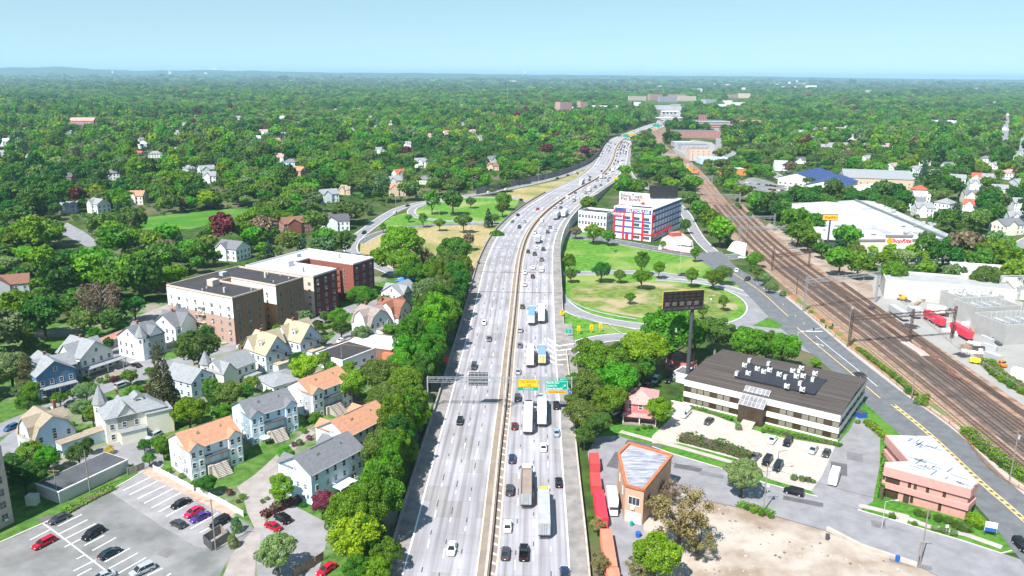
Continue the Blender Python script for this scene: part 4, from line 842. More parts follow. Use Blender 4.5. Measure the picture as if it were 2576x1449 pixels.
b = B().box(L*.28, L*.80, Wd*.24, Wd*.66, zo+.85, zo+1.22); b.obj('equipment_well', M_well, ro)
for i in range(22):
    for z, h in ((4.1, 1.75), (.6, 1.7)):
        s = L*(i+.5)/22
        if .40*L < s < .56*L: continue
        dk = abs(s/L-.36) < .05 or abs(s/L-.60) < .05
        window(T, (0, .3), 0, s, z, L/22*.86, h, M_brnz, M_pane2 if dk or (i*7+int(z)) % 4 == 0 else M_blind, 1, 1)
for i in range(7):
    for z, h in ((4.1, 1.75), (.6, 1.7)): window(T, (L-.3, 0), math.pi/2, Wd*(i+.5)/7, z, Wd/7*.8, h, M_brnz, M_pane2, 1, 1)
b = B().box(L*.40, L*.56, -3.2, .2, -.2, 5.6); en = b.obj('entrance_hall', M_brnz, T)
b = B(); b.face([(L*.40, -3.3, 5.6), (L*.56, -3.3, 5.6), (L*.56, 2.5, zo+1.2), (L*.40, 2.5, zo+1.2)]); b.face([(L*.40, -3.3, 5.6), (L*.40, 2.5, zo+1.2), (L*.40, 2.5, 5.6)]); b.face([(L*.56, -3.3, 5.6), (L*.56, 2.5, 5.6), (L*.56, 2.5, zo+1.2)]); gl = b.obj('glass_roof', glass('atrium_glass', (.20, .20, .22), .1), en)
b = B()
for i in range(7): x_ = L*(.40+.16*i/6); b.bar((x_, -3.35, 5.65), (x_, 2.5, zo+1.28), .12, .1)
for i in range(5): t = i/4; b.bar((L*.40, -3.35+5.85*t, 5.65+(zo-4.37)*t), (L*.56, -3.35+5.85*t, 5.65+(zo-4.37)*t), .1, .1)
b.obj('glazing_bar', flat('bar_pale', (.55, .5, .48)), en)
for i in range(4): window(T, (0, -3.2), 0, L*(.42+.04*i), .2, L*.034, 4.8, M_brnz, M_pane2, 2, 3, name='entrance_glazing')
b = B()
for i in range(7): b.box(L*.44, L*.52, -4.2-i*.45, -3.2-(i-1)*.45 if i else -3.25, -.1, 1.2-i*.17)
b.obj('entrance_stairs', M_conc, T)
def hvac():
    t = thing('cooling_unit', '', 'air conditioner', (0, 0, 0)); m1 = flat('unit_white', (.62, .62, .60))
    B().box(-.85, .85, -.5, .5, .35, 1.75, m1).obj('casing', m1, t)
    b = B()
    for x_ in (-.7, .7):
        for y_ in (-.4, .4): b.box(x_-.06, x_+.06, y_-.06, y_+.06, 0, .35)
    b.obj('feet', M_steel, t); B().tube((0, 0, 1.76), (0, 0, 1.82), .38, 12).obj('fan_grille', M_dk, t); B().box(.3, .75, -.53, -.505, .6, 1.3).obj('vent_grille', M_dk, t)
    return t
hu = hvac(); first = True; spots = [(1853, 942), (1882, 941), (1873, 921), (1885, 909), (1905, 930), (1921, 937), (1933, 917), (1936, 933), (1960, 944), (1975, 951), (1994, 935), (2003, 949), (2012, 967), (2020, 948), (2016, 928), (2010, 935), (1979, 974), (2018, 982), (2044, 957), (2050, 942)]
for i, (px, py) in enumerate(spots):
    p = G(px, py+4, zo+1.2); lab = f"white rooftop cooling unit on the office roof, {['front','middle','back'][2 if py<930 else 1 if py<955 else 0]} row, {i+1 if 0 else ''}"
    r = hu if first else dup(hu, (0, 0, 0)); first = False
    r.scale = (.85,)*3; r.location = (p.x, p.y, zo+1.2); r.rotation_euler = (0, 0, ang+(0 if i % 3 else 1.57)); r['group'] = 'white cooling units standing on the dark office roof'; r['label'] = 'white box shaped cooling unit in the cluster on the dark office roof'
# ================================================================ PINK BUILDING
zp = 8.0
R_p = [(2227, 1094), (2344, 1097), (2463, 1214), (2444, 1232), (2224, 1174), (2227, 1162), (2285, 1160)]
Pp = [G(x_, y_, zp) for x_, y_ in R_p]; c0 = sum(Pp, Vector())/7
T = thing('pink_office', 'pink brick office with a slanting plan and patched white roof', 'office building', (c0.x, c0.y, 0)); exc([(p.x, p.y) for p in Pp]);
q = [(p.x-c0.x, p.y-c0.y) for p in Pp]
M_pk = mat('pink_brick', (.50, .26, .22), .9, .08, 1); M_pk2 = mat('pink_fascia', (.56, .28, .25), .85, .06, 1)
def inset(P_, d):
    n = len(P_); a = sum(P_[i][0]*P_[(i+1) % n][1]-P_[(i+1) % n][0]*P_[i][1] for i in range(n)); s = 1 if a > 0 else -1; out = []
    for i in range(n):
        p0, p1, p2 = Vector(P_[i-1]), Vector(P_[i]), Vector(P_[(i+1) % n]); e1 = (p1-p0).normalized(); e2 = (p2-p1).normalized(); n1 = Vector((-e1.y, e1.x))*s; n2 = Vector((-e2.y, e2.x))*s; bis = (n1+n2); bis = bis.normalized()*min(3, 1/max(.3, bis.length/2)); out.append(tuple(p1+bis*d))
    return out
B().prism(inset(q, .5), -.3, zp-2.2).obj('wall', M_pk, T); B().prism(q, zp-2.25, zp).obj('fascia', M_pk2, T); B().prism(q, 2.6, 4.0).obj('band', M_pk2, T)
M_proof = mat('patched_roof', (.42, .46, .52), .8, .1, .1, (.52, .56, .61), det=8)
ro = B().prism(inset(q, .35), zp+.004, zp+.08).obj('roof', M_proof, T)
b = B()
cc = [(-.2, .2), (.3, -.3)]
for i in range(34):
    t = random.random(); u = random.random(); a1 = Vector(q[0]).lerp(Vector(q[2]), t); a2 = Vector(q[5]).lerp(Vector(q[3]), t); p = a1.lerp(a2, .15+.7*u) if t > .35 else Vector(q[0]).lerp(Vector(q[1]), .3+.5*u).lerp(Vector(q[2]), t)
    an = R(-45) if i % 3 else R(40); ln = random.uniform(1.0, 4.2); d_ = Vector((math.cos(an), math.sin(an)))*ln/2; n_ = Vector((-math.sin(an), math.cos(an)))*.16
    b.face([(*(p-d_-n_), zp+.1), (*(p+d_-n_), zp+.1), (*(p+d_+n_), zp+.1), (*(p-d_+n_), zp+.1)])
b.obj('roof_seam', flat('tar_seam', (.12, .13, .15)), ro)
f0, f1 = Vector(inset(q, .5)[4]), Vector(inset(q, .5)[3]); fa = math.atan2((f1-f0).y, (f1-f0).x); fl = (f1-f0).length
window(T, f0, fa, fl*.10, .3, fl*.17, 5.3, M_brnz, M_pane2, 2, 3, name='glass_wall')
for s, z, h in ((.31, 4.1, 1.6), (.38, 4.1, 1.6), (.53, 4.1, 1.6), (.73, 4.1, 1.6), (.36, .4, 2), (.70, .4, 2)): window(T, f0, fa, fl*s, z, .7, h, M_pk2, M_pane2, 1, 1)
B().box(0, 1.3, -.06, -.005, 0, 2.4).obj('door', M_brnz, T, loc=(*(f0+(f1-f0)*.255), 0), rot=fa)
# ================================================================ TRIANGULAR SHOP
zt = HT(1576, 1309, 1222); R_t = [(1583, 1117), (1690, 1147), (1620, 1234), (1574, 1222), (1556, 1144)]
Pt = [G(x_, y_, zt) for x_, y_ in R_t]; c0 = sum(Pt, Vector())/5; q = [(p.x-c0.x, p.y-c0.y) for p in Pt]
T = thing('wedge_shop', 'tan two storey wedge shaped shop with a terracotta tiled roof edge', 'shop', (c0.x, c0.y, 0)); exc([(p.x, p.y) for p in Pt])
B().prism(q, -.3, zt-.05).obj('wall', mat('tan_stucco', (.50, .32, .22), .9, .06, .5), T)
B().prism(inset(q, .7), zt+.004, zt+.05).obj('roof', mat('patchy_roof', (.20, .205, .25), .85, .25, .6, (.42, .43, .48), det=11, sx=.5, sy=2), T)
b = B()
for i in range(5): p, p2 = Vector((*q[i], zt+.2)), Vector((*q[(i+1) % 5], zt+.2)); b.bar(p, p2, .6, .5+.006*i)
b.obj('tiled_edge', mat('terracotta_tile', (.40, .14, .07), .85, .2, 2), T)
fq = [Vector(v) for v in q]; i0, i1 = fq[3], fq[2]; fa = math.atan2((i1-i0).y, (i1-i0).x); fl = (i1-i0).length
window(T, i0, fa, fl*.5, zt*.52, fl*.6, 1.9, M_frame, M_pane, 3, 1); B().box(-fl*.1, fl*.1, -.4, -.02, zt*.40, zt*.40+.7).obj('air_conditioner', M_frame, T, loc=(*i0.lerp(i1, .45), 0), rot=fa)
B().box(-fl*.45, fl*.42, -.06, -.004, 0, 2.7).obj('garage_door', M_frame, T, loc=(*i0.lerp(i1, .5), 0), rot=fa)
for P0, P1 in ((fq[4], fq[3]), (fq[0], fq[4])):
    fa = math.atan2((P1-P0).y, (P1-P0).x); fl = (P1-P0).length
    for s in (.3, .7): window(T, P0, fa, fl*s, zt*.5, .9, 1.6)
B().box(-.6, .6, -2.2, -.3, 0, 2.3).obj('container_store', M_steel, T, loc=(*fq[1], 0), rot=.5)
# ================================================================ RED HOUSE BY THE BILLBOARD
o, ang, L, Wd = rect3((1585, 1040), (1572, 1064), (1640, 1082))
T = house('small red house with a pink shingle roof, brick chimney and front porch', ((o[0], o[1]+1.5), -.22, 9, 11.5), 5.6, 2.6, W_pink, R_pk, axis='x', style='hip', chim=None, porch=(-.3, 9.3, -2.8, -.01, 2.7), wsp=3.2)
B().box(-.9, -.02, 6, 7, -.2, 9.4).obj('chimney', M_brick, T)
block('garage', 'white garage with a row of doors beneath the billboard pole', 'garage', (*rect3((1690, 945), (1692, 958), (1722, 966))[:2], 10, 7), 3, W_white, Rf_gry)
block('shed', 'dark red shed with a brown roof behind the office building', 'shed', (*rect3((1722, 925), (1732, 945), (1760, 930))[:2], 6, 9), 4, W_pink, R_br, par=0, win=1)
block('shed', 'small pale grey shed beside the red house', 'shed', (*rect3((1668, 1035), (1672, 1044), (1700, 1050))[:2], 6, 6), 2.6, W_grey, roofm('cream', (.6, .55, .48)), par=0)
# ================================================================ VEHICLES
def paint(n, c, met=.0, rough=.25): return mat('paint_'+n, c, rough, .03, .5, spec=.5, metal=met)
PC = {'white': (.78, .78, .78), 'silver': (.42, .44, .46), 'grey': (.15, .155, .165), 'dark grey': (.06, .063, .07), 'black': (.012, .012, .014), 'dark blue': (.02, .04, .10), 'red': (.55, .01, .03), 'dark red': (.14, .012, .015), 'crimson': (.45, .008, .03), 'magenta red': (.72, .015, .09), 'purple': (.09, .03, .25), 'dark teal': (.012, .035, .045), 'blue': (.04, .12, .30), 'yellow': (.8, .42, .02), 'brown': (.10, .05, .035), 'tan': (.4, .33, .25), 'orange': (.7, .2, .03), 'pale blue': (.33, .42, .52)}
M_tyre = flat('tyre_rubber', (.018, .018, .018), .9); M_rim = flat('rim_alloy', (.42, .42, .43), .35, .5); M_hl = flat('headlight_glass', (.7, .7, .68), .2); M_tl = flat('taillight_red', (.42, .01, .01), .3); M_cg = glass('car_glass', (.018, .022, .026), .08)
def loft(b, S):
    k = len(b.v)
    for y, w, zl, zh in S:
        zm = zl+(zh-zl)*.62; b.v += [(-w*.9, y, zl), (-w, y, zl+.12), (-w, y, zm), (-w*.86, y, zh), (w*.86, y, zh), (w, y, zm), (w, y, zl+.12), (w*.9, y, zl)]
    for i in range(len(S)-1):
        for j in range(8): a = k+8*i+j; c = k+8*i+(j+1) % 8; b.f.append((c, a, a+8, c+8)); b.m.append(0)
    b.f.append(tuple(range(k, k+8))); b.f.append(tuple(range(k+8*len(S)-1, k+8*len(S)-9, -1))); b.m += [0, 0]
def cabin(b, y0, y1, t0, t1, z0, z1, wb, wt):
    k = len(b.v); b.v += [(-wb, y0, z0), (wb, y0, z0), (wb, y1, z0), (-wb, y1, z0), (-wt, t0, z1), (wt, t0, z1), (wt, t1, z1), (-wt, t1, z1)]
    for q in ((0, 3, 2, 1), (4, 5, 6, 7), (0, 1, 5, 4), (1, 2, 6, 5), (2, 3, 7, 6), (3, 0, 4, 7)): b.f.append(tuple(k+j for j in q)); b.m.append(0)
KB = {}
def carmesh(kind):
    if kind in KB: return KB[kind]
    bo, gl = B(), B()
    if kind == 'sedan':
        loft(bo, [(-2.38, .76, .3, .72), (-2.28, .88, .25, .92), (-1.75, .91, .22, .98), (-1.2, .92, .22, .98), (1.0, .92, .22, .94), (1.75, .89, .22, .84), (2.2, .82, .25, .72), (2.38, .66, .3, .58)])
        cabin(gl, -1.85, 1.2, -1.0, .30, .93, 1.40, .80, .62); rp = (-1.05, .36, 1.385, 1.44, .66); wb, tr, L, H = 1.38, .33, 2.38, 1.44
    elif kind == 'hatch':
        loft(bo, [(-2.1, .80, .3, .85), (-2.0, .88, .25, 1.0), (.9, .90, .22, .96), (1.6, .87, .22, .88), (2.0, .80, .25, .75), (2.12, .66, .3, .6)])
        cabin(gl, -2.0, 1.15, -1.55, .25, .95, 1.46, .80, .64); rp = (-1.62, .32, 1.445, 1.50, .68); wb, tr, L, H = 1.25, .33, 2.1, 1.5
    elif kind == 'wagon':
        loft(bo, [(-2.4, .78, .3, .9), (-2.3, .88, .25, 1.02), (1.0, .92, .22, .98), (1.8, .89, .22, .88), (2.25, .82, .25, .76), (2.4, .68, .3, .6)])
        cabin(gl, -2.3, 1.25, -1.95, .35, .97, 1.48, .80, .65); rp = (-2.05, .40, 1.465, 1.54, .69); wb, tr, L, H = 1.4, .34, 2.4, 1.54
    elif kind in ('suv', 'minivan'):
        loft(bo, [(-2.4, .84, .35, 1.0), (-2.32, .94, .3, 1.12), (1.0, .97, .28, 1.10), (1.3, .96, .28, 1.06), (2.1, .92, .3, .98), (2.4, .80, .36, .8)])
        cabin(gl, -2.32, 1.4 if kind == 'suv' else 1.8, -2.02, .6 if kind == 'suv' else .8, 1.08, 1.70, .88, .74); rp = (-2.1, .64 if kind == 'suv' else .85, 1.685, 1.77, .78); wb, tr, L, H = 1.45, .38, 2.4, 1.77
    elif kind == 'pickup':
        loft(bo, [(-.35, .97, .32, 1.12), (1.2, .97, .3, 1.12), (1.45, .97, .3, 1.10), (2.6, .93, .32, 1.02), (2.85, .82, .38, .85)])
        bo.box(-.97, -.87, -2.85, -.36, .4, 1.12).box(.87, .97, -2.85, -.36, .4, 1.12).box(-.868, .868, -2.85, -2.75, .4, 1.10).box(-.868, .868, -2.745, -.36, .4, .62)
        cabin(gl, -.4, 1.5, -.15, .85, 1.1, 1.72, .88, .72); rp = (-.22, .9, 1.705, 1.79, .76); wb, tr, L, H = 1.75, .40, 2.85, 1.79
    elif kind == 'van':
        loft(bo, [(-2.75, .92, .35, 1.25), (-2.65, 1.0, .3, 1.3), (1.6, 1.0, .3, 1.28), (2.3, .96, .32, 1.08), (2.75, .82, .4, .9)])
        cabin(gl, -2.62, 2.1, -2.5, 1.1, 1.24, 1.85, .93, .84); cabin(bo, -2.66, 1.3, -2.5, .9, 1.84, 2.1, .88, .74); rp = (-2.4, .85, 2.08, 2.16, .72); wb, tr, L, H = 1.7, .38, 2.75, 2.16
        for y in (-1.9, -.9, .15, .95): bo.box(-.955, .955, y-.07, y+.07, 1.24, 1.85)
    y0, y1, z0, z1, w = rp; bo.box(-w, w, y0, y1, z0, z1)
    c = gl.v
    for a, e in ((0, 4), (1, 5), (2, 6), (3, 7)):
        if kind != 'van': bo.bar(Vector(c[a])+Vector((0, 0, .02)), Vector(c[e]), .10, .10)
    if kind in ('sedan', 'suv', 'wagon', 'hatch', 'minivan'):
        for s in (-1, 1):
            ym = -.25; bo.bar((s*.815, ym, .95), (s*(.67 if kind != 'suv' else .78), ym, H-.08), .06, .10)
    for s in (-1, 1): bo.box(s*.98-.1, s*.98+.1, .75, .93, .98, 1.1)
    wh = B().tube((-.11, 0, 0), (.11, 0, 0), tr, 12).mesh('tyre', M_tyre); rm = B().tube((-.125, 0, 0), (.125, 0, 0), tr*.6, 8).mesh('rim', M_rim)
    hl = B().box(-.17, .17, -.05, .05, -.07, .07).mesh('headlight', M_hl); tl = B().box(-.13, .13, -.04, .04, -.09, .09).mesh('taillight', M_tl)
    pl = B().box(-.2, .2, -.02, .02, -.07, .07).mesh('number_plate', flat('plate', (.7, .66, .5)))
    KB[kind] = (bo, gl, wb, tr, L, wh, rm, hl, tl, pl); return KB[kind]
PRO = {}
def car(kind, color, far=False):
    k = (kind, color, far)
    if k in PRO: return PRO[k], False
    bo, gl, wb, tr, L, wh, rm, hl, tl, pl = carmesh(kind)
    t = thing('parked_car' if 0 else {'suv': 'suv', 'van': 'passenger_van', 'pickup': 'pickup_truck', 'minivan': 'minivan'}.get(kind, 'car'), color, 'car')
    bo.mats = []; me = bo.mesh('body', paint(color.replace(' ', '_'), PC[color], .0 if color == 'white' else .25)); ob('body', me, t);
    if ('g', kind) not in PRO: PRO[('g', kind)] = gl.mesh('windows', M_cg)
    ob('windows', PRO[('g', kind)], t)
    w = .84 if kind in ('sedan', 'hatch', 'wagon') else .90
    if not far:
        for sx in (-1, 1):
            for sy in (-1, 1): q = ob('wheel', wh, t, (sx*w, sy*wb, tr)); ob('rim', rm, q, (sx*.005, 0, 0))
            ob('headlight', hl, t, (sx*(w-.24), L-.10, .66 if w < .88 else .8)); ob('taillight', tl, t, (sx*(w-.16), -L+.03, .75 if w < .88 else .95))
        ob('number_plate', pl, t, (0, -L-.01, .55 if kind != 'pickup' else .5))
    else:
        b = B()
        for sx in (-1, 1):
            for sy in (-1, 1): b.tube((sx*w-.1, sy*wb, tr), (sx*w+.1, sy*wb, tr), tr, 8)
        ob('wheels', b.mesh('wheels', M_tyre), t)
    THINGS.remove(t); PRO[k] = t; t['_fresh'] = 1
    return t, True
def put(kind, color, loc, rot, label, group=None, far=False, cat=None):
    p, new = car(kind, color, far)
    if p.get('_fresh'): del p['_fresh']; p.location = loc; p.rotation_euler = (0, 0, rot); THINGS.append(p); r = p
    else: r = dup(p, loc, rot)
    r['label'] = label; r['category'] = cat or {'suv': 'SUV', 'van': 'van', 'pickup': 'pickup', 'minivan': 'minivan'}.get(kind, 'car')
    r['group'] = group or 'parked vehicles'
    return r
def heading(v): return math.atan2(-v.x, v.y)        # local +y onto v
KN = {'sedan': 'sedan', 'hatch': 'hatchback', 'wagon': 'estate car', 'suv': 'SUV', 'van': 'van', 'pickup': 'pickup', 'minivan': 'minivan'}
def truck(kind, cab, box, roofc=None, rear=None, tl=14.6, rib=False, opened=False, day=False):
    t = thing({'semi': 'semi_truck', 'box': 'box_truck', 'bobtail': 'tractor_unit'}[kind], '', 'truck'); M = paint(cab.replace(' ', '_'), PC[cab])
    def wheelset(par, ys, r=.5, w=1.05):
        for y in ys:
            for s in (-1, 1):
                q = ob('wheel', TW[0], par, (s*w, y, r)); ob('rim', TW[1], q)
    if kind in ('semi', 'bobtail'):
        y0 = tl/2+.9 if kind == 'semi' else 0; yc = y0
        ca = B(); loft(ca, [(yc, 1.15, .6, 2.7), (yc+.1, 1.2, .55, 2.75), (yc+2.2, 1.2, .55, 2.7), (yc+2.35, 1.1, .55, 1.75), (yc+3.9, 1.05, .55, 1.6), (yc+4.3, .9, .6, 1.3)])
        loft(ca, [(yc, 1.05, 2.6, 3.7), (yc+.9, 1.1, 2.6, 3.75), (yc+1.9, .95, 2.6, 2.95)]) if not day else None
        ca.box(-.45, .45, yc-2.6, yc, .75, 1.0)
        c = ca.obj('cab', M, t); g = B(); g.face([(-1.0, yc+2.33, 1.8), (1.0, yc+2.33, 1.8), (.9, yc+2.24, 2.62), (-.9, yc+2.24, 2.62)]); g.box(-1.215, 1.215, yc+1.2, yc+2.0, 1.75, 2.45); g.obj('windscreen', M_cg, c)
        for s in (-1, 1): B().tube((s*1.28, yc+.05, .8), (s*1.28, yc+.05, 3.6), .08, 6).obj('exhaust_stack', M_rim, c); B().box(s*1.5-.12, s*1.5+.12, yc+2.1, yc+2.2, 1.7, 2.5).obj('mirror', M_black, c)
        wheelset(t, (yc+3.4, yc-.9, yc-2.1))
    if kind == 'semi':
        a = B()
        if opened:
            a.box(-1.28, -1.18, -tl/2, tl/2, 1.3, 3.5).box(1.18, 1.28, -tl/2, tl/2, 1.3, 3.5).box(-1.178, 1.178, -tl/2, -tl/2+.12, 1.3, 3.5).box(-1.178, 1.178, tl/2-.12, tl/2, 1.3, 3.5).box(-1.178, 1.178, -tl/2+.121, tl/2-.121, 1.3, 3.05)
        else: a.box(-1.3, 1.3, -tl/2, tl/2, 1.15, 4.1)
        tr_ = a.obj('trailer', box, t)
        if roofc: B().box(-1.29, 1.29, -tl/2+.02, tl/2-.02, 4.103, 4.13).obj('trailer_roof', roofc, tr_)
        if rear:
            B().box(-1.22, 1.22, -tl/2-.05, -tl/2-.004, 1.25, 3.95).obj('rear_door', rear, tr_)
        b = B(); b.box(-.03, .03, -tl/2-.08, -tl/2-.051, 1.3, 3.9)
        for s in (-.5, .5): b.box(s-.03, s+.03, -tl/2-.09, -tl/2-.051, 1.3, 3.9)
        b.box(-1.25, 1.25, -tl/2-.06, -tl/2, .95, 1.12).box(-1.1, 1.1, -tl/2-.04, -tl/2+.1, .45, .58).box(-.9, -.8, -tl/2, -tl/2+.1, .5, 1.15).box(.8, .9, -tl/2, -tl/2+.1, .5, 1.15); b.obj('rear_bumper', M_dk, tr_)
        wheelset(t, (-tl/2+1.6, -tl/2+2.9))
    if kind == 'box':
        ca = B(); loft(ca, [(1.9, 1.02, .5, 2.2), (2.0, 1.06, .45, 2.3), (3.2, 1.05, .45, 2.25), (3.55, 1.0, .45, 1.5), (4.3, .9, .5, 1.3)]); c = ca.obj('cab', M, t)
        g = B(); g.face([(-.9, 3.30, 2.12), (-.98, 3.58, 1.52), (.98, 3.58, 1.52), (.9, 3.30, 2.12)]); g.box(-1.07, 1.07, 2.3, 3.1, 1.5, 2.05); g.obj('windscreen', M_cg, c)
        bx = B().box(-1.2, 1.2, -4.2, 1.85, .95, 3.5).obj('cargo_box', box, t); B().box(-1.19, 1.19, -4.19, 1.84, 3.503, 3.53).obj('box_roof', roofc or box, bx); B().box(-1.1, 1.1, -4.25, -4.204, 1.0, 3.4).obj('rear_door', rear or box, bx)
        wheelset(t, (2.9, -2.6), .45, 1.0)
    THINGS.remove(t); return t
TW = (B().tube((-.16, 0, 0), (.16, 0, 0), .5, 12).mesh('tyre', M_tyre), B().tube((-.17, 0, 0), (.17, 0, 0), .28, 8).mesh('rim', M_rim))
X_wht = flat('box_white', (.72, .72, .72)); X_sil = flat('trailer_silver', (.50, .53, .56), .4, .5, .3); X_blu = flat('roof_blue', (.16, .28, .50)); X_yel = mat('lettered_yellow', (.68, .60, .28), .6, .2, .8); X_tan = mat('dusty_tarp', (.27, .21, .18), .9, .12, .4); X_pnk = mat('dusty_pink', (.48, .40, .38), .9, .08, .4); X_gry = flat('box_grey', (.40, .41, .43)); X_red = mat('container_red', (.50, .06, .06), .7, .1, .3); X_sal = mat('faded_red', (.66, .20, .13), .8, .12, .3); X_rsl = mat('dirty_silver', (.36, .37, .39), .6, .14, .5)
def tput(t, loc, rot, label): t.location = loc; t.rotation_euler = (0, 0, rot); t['label'] = label; THINGS.append(t); return t
FN = normals(FW)
def onfw(px, py, zc=.7):
    z = 0
    for _ in range(12): g = G(px, py, z+zc); z = ZF(g.y)
    i = min(range(1, len(FW)), key=lambda i: (FW[i].x-g.x)**2+(FW[i].y-g.y)**2); d = (FW[min(i+1, len(FW)-1)]-FW[i-1]); d.z = 0; d.normalize()
    lat = (Vector((g.x, g.y, 0))-Vector((FW[i].x, FW[i].y, 0))).dot(FN[i]); return g, d, lat, z, i
def stretch(y, s):
    T_ = [(152, 'at the bottom edge of the view'), (168, 'level with the small courtyard car park'), (185, 'level with the deck townhouse'), (205, 'level with the tan wedge shop'), (226, 'just short of the sign gantry'), (245, 'just past the sign gantry'), (272, 'beside the painted gore chevrons'), (305, 'beside the yellow chevron signs'), (345, 'near the loop ramp exit'), (385, 'near the bridge joint over the lower street'), (440, 'on the curved bridge by the meadow'), (500, 'on the bridge beside the white annex'), (560, 'level with the storage building'), (650, 'on the bend past the storage building'), (760, 'near the yellow merge sign'), (900, 'where the side lane joins'), (1100, 'on the long bend by the noise wall'), (1400, 'on the far straight by the green signs'), (9999, 'near the distant toll plaza')]
    for a, b in T_:
        if y < a: return b
def fcar(kind, color, px, py):
    g, d, lat, z, i = onfw(px, py); s = 1 if lat > 0 else -1; ln = min(3, max(0, int((abs(lat)-IE)/LANE))); c = IE+LANE*(ln+.5)
    if abs(abs(lat)-c) < 3.2: lat = s*(abs(lat)*.5+c*.5)
    p = Vector((FW[i].x, FW[i].y, z))+FN[i]*lat+d*((g-FW[i]).dot(d)); p.z = ZF(p.y)+.002
    lab = f"{color} {KN[kind]} {'leaving in' if s > 0 else 'oncoming in'} the {['innermost', 'second', 'third', 'outer'][ln]} lane, {stretch(p.y, s)}"
    return put(kind, color, p, heading(d*s), lab, 'vehicles driving on the freeway', p.y > 420)
FC = '''sedan dark_grey 1268 1389|sedan white 1275 1321|suv dark_grey 1280 1231|wagon dark_blue 1287 1152|pickup black 1316 1388|sedan black 1412 1211|sedan dark_blue 1431 1441|sedan white 1374 1123|sedan pale_blue 1406 1086|hatch dark_red 1293 1070|suv dark_grey 1303 999|suv black 1407 1019|sedan silver 1302 933|sedan grey 1307 867|suv silver 1305 829|hatch brown 1312 770
sedan white 1320 714|sedan dark_red 1339 694|sedan white 1319 684|van white 1364 678|sedan white 1340 672|suv grey 1363 652|suv dark_grey 1344 638|sedan black 1328 632|suv dark_grey 1368 626|sedan white 1352 621|sedan white 1348 591|hatch silver 1347 584|suv dark_grey 1378 583|sedan silver 1400 579|sedan grey 1385 571|van white 1363 555|sedan silver 1395 521|sedan black 1410 521|suv dark_grey 1409 509|van white 1426 497|sedan silver 1437 492|hatch silver 1445 495|suv black 1443 504|sedan white 1455 498|sedan dark_grey 1447 485|suv dark_grey 1475 485|sedan silver 1480 490|sedan white 1463 476|suv black 1500 470|sedan dark_grey 1509 465|suv dark_grey 1503 454|sedan silver 1513 455|suv dark_grey 1527 454|sedan brown 1523 447|sedan dark_grey 1535 447|hatch silver 1534 439|sedan black 1525 437|suv white 1537 436|sedan white 1550 435|suv dark_grey 1535 427|sedan dark_grey 1546 412|sedan dark_red 1549 403|suv black 1555 407|sedan silver 1558 394|sedan dark_grey 1550 392|sedan black 1552 386|sedan white 1559 386|hatch silver 1567 385|sedan dark_grey 1572 387|sedan dark_red 1554 377|suv dark_grey 1561 377|sedan black 1557 370|sedan silver 1566 366|suv dark_grey 1569 371|sedan white 1575 376
sedan white 1133 1378|hatch black 1149 1058|suv dark_grey 1190 921|sedan grey 1226 851|sedan white 1217 810|suv dark_grey 1307 571|sedan silver 1321 557|sedan black 1301 540|sedan grey 1291 557|sedan red 1353 525|sedan white 1365 525|sedan white 1405 497|suv dark_grey 1485 453|sedan silver 1478 441|sedan black 1485 445|sedan black 1515 430|sedan white 1517 384'''
for r_ in FC.replace('\n', '|').split('|'):
    k, c, x, y = r_.split(); fcar(k, c.replace('_', ' '), int(x), int(y))
cols = ['white', 'silver', 'black', 'dark grey', 'grey', 'white', 'dark red', 'dark grey', 'tan']
rs = random.Random(5); far_n = 0
for i in range(1, len(FW)):
    if 1000 < FW[i].y < 2000 and i % 2 == 0:
        for ln in range(4):
            if rs.random() < .55:
                p = FW[i]+FN[i]*(IE+LANE*(ln+.5)); p = Vector((p.x, p.y, ZF(p.y))); c = rs.choice(cols); kd = rs.choice(['sedan', 'suv', 'hatch']); d = (FW[i]-FW[i-1]).normalized()
                put(kd, c, p, heading(d), f"{c} {KN[kd]} queuing in the {['innermost', 'second', 'third', 'outer'][ln]} lane {stretch(p.y, 1)}", 'vehicles driving on the freeway', True)
        if rs.random() < .35:
            ln = rs.randrange(4); p = FW[i]-FN[i]*(IE+LANE*(ln+.5)); p = Vector((p.x, p.y, ZF(p.y))); c = rs.choice(cols); put('sedan', c, p, heading(FW[i-1]-FW[i]), f"{c} sedan oncoming in the {['innermost', 'second', 'third', 'outer'][ln]} lane {stretch(p.y, 1)}", 'vehicles driving on the freeway', True)
def ftruck(t, px, py, lab, s=1, zc=2.2, mn=None):
    g, d, lat, z, i = onfw(px, py, zc); c = IE+LANE*(min(3, max(0, int((abs(lat)-IE)/LANE)))+.5); lat = s*(abs(lat)*.4+c*.6)
    p = Vector((FW[i].x, FW[i].y, z))+FN[i]*lat+d*((g-FW[i]).dot(d)); p.z = ZF(p.y); t['group'] = 'trucks driving on the freeway'; return tput(t, p, heading(d*s), lab)
ftruck(truck('semi', 'white', X_tan, None, X_rsl, tl=13.5, opened=True), 1325, 1225, 'semi truck with a long dusty brown open top trailer and white cab', zc=2)
ftruck(truck('semi', 'yellow', X_sil, X_rsl, X_rsl), 1376, 1290, 'semi truck with a yellow cab pulling a long bare silver trailer')
ftruck(truck('semi', 'black', X_sil, X_gry, X_wht), 1328, 1050, 'semi truck with a black cab and silver trailer passing under the green exit sign')
ftruck(truck('semi', 'white', X_wht, X_wht, X_wht), 1366, 1032, 'semi truck with an all white trailer just under the green exit sign')
ftruck(truck('semi', 'white', X_pnk, X_pnk, X_wht, tl=13), 1335, 895, 'semi truck with a dusty pink roofed trailer and white rear doors')
ftruck(truck('semi', 'white', X_wht, X_blu, X_yel, tl=10.5), 1369, 893, 'truck with a blue trailer roof and yellow lettered rear doors by the gore chevrons')
ftruck(truck('semi', 'white', X_wht, X_blu, X_wht, tl=14), 1337, 793, 'semi truck with a blue trailer roof and white rear by the loop ramp exit')
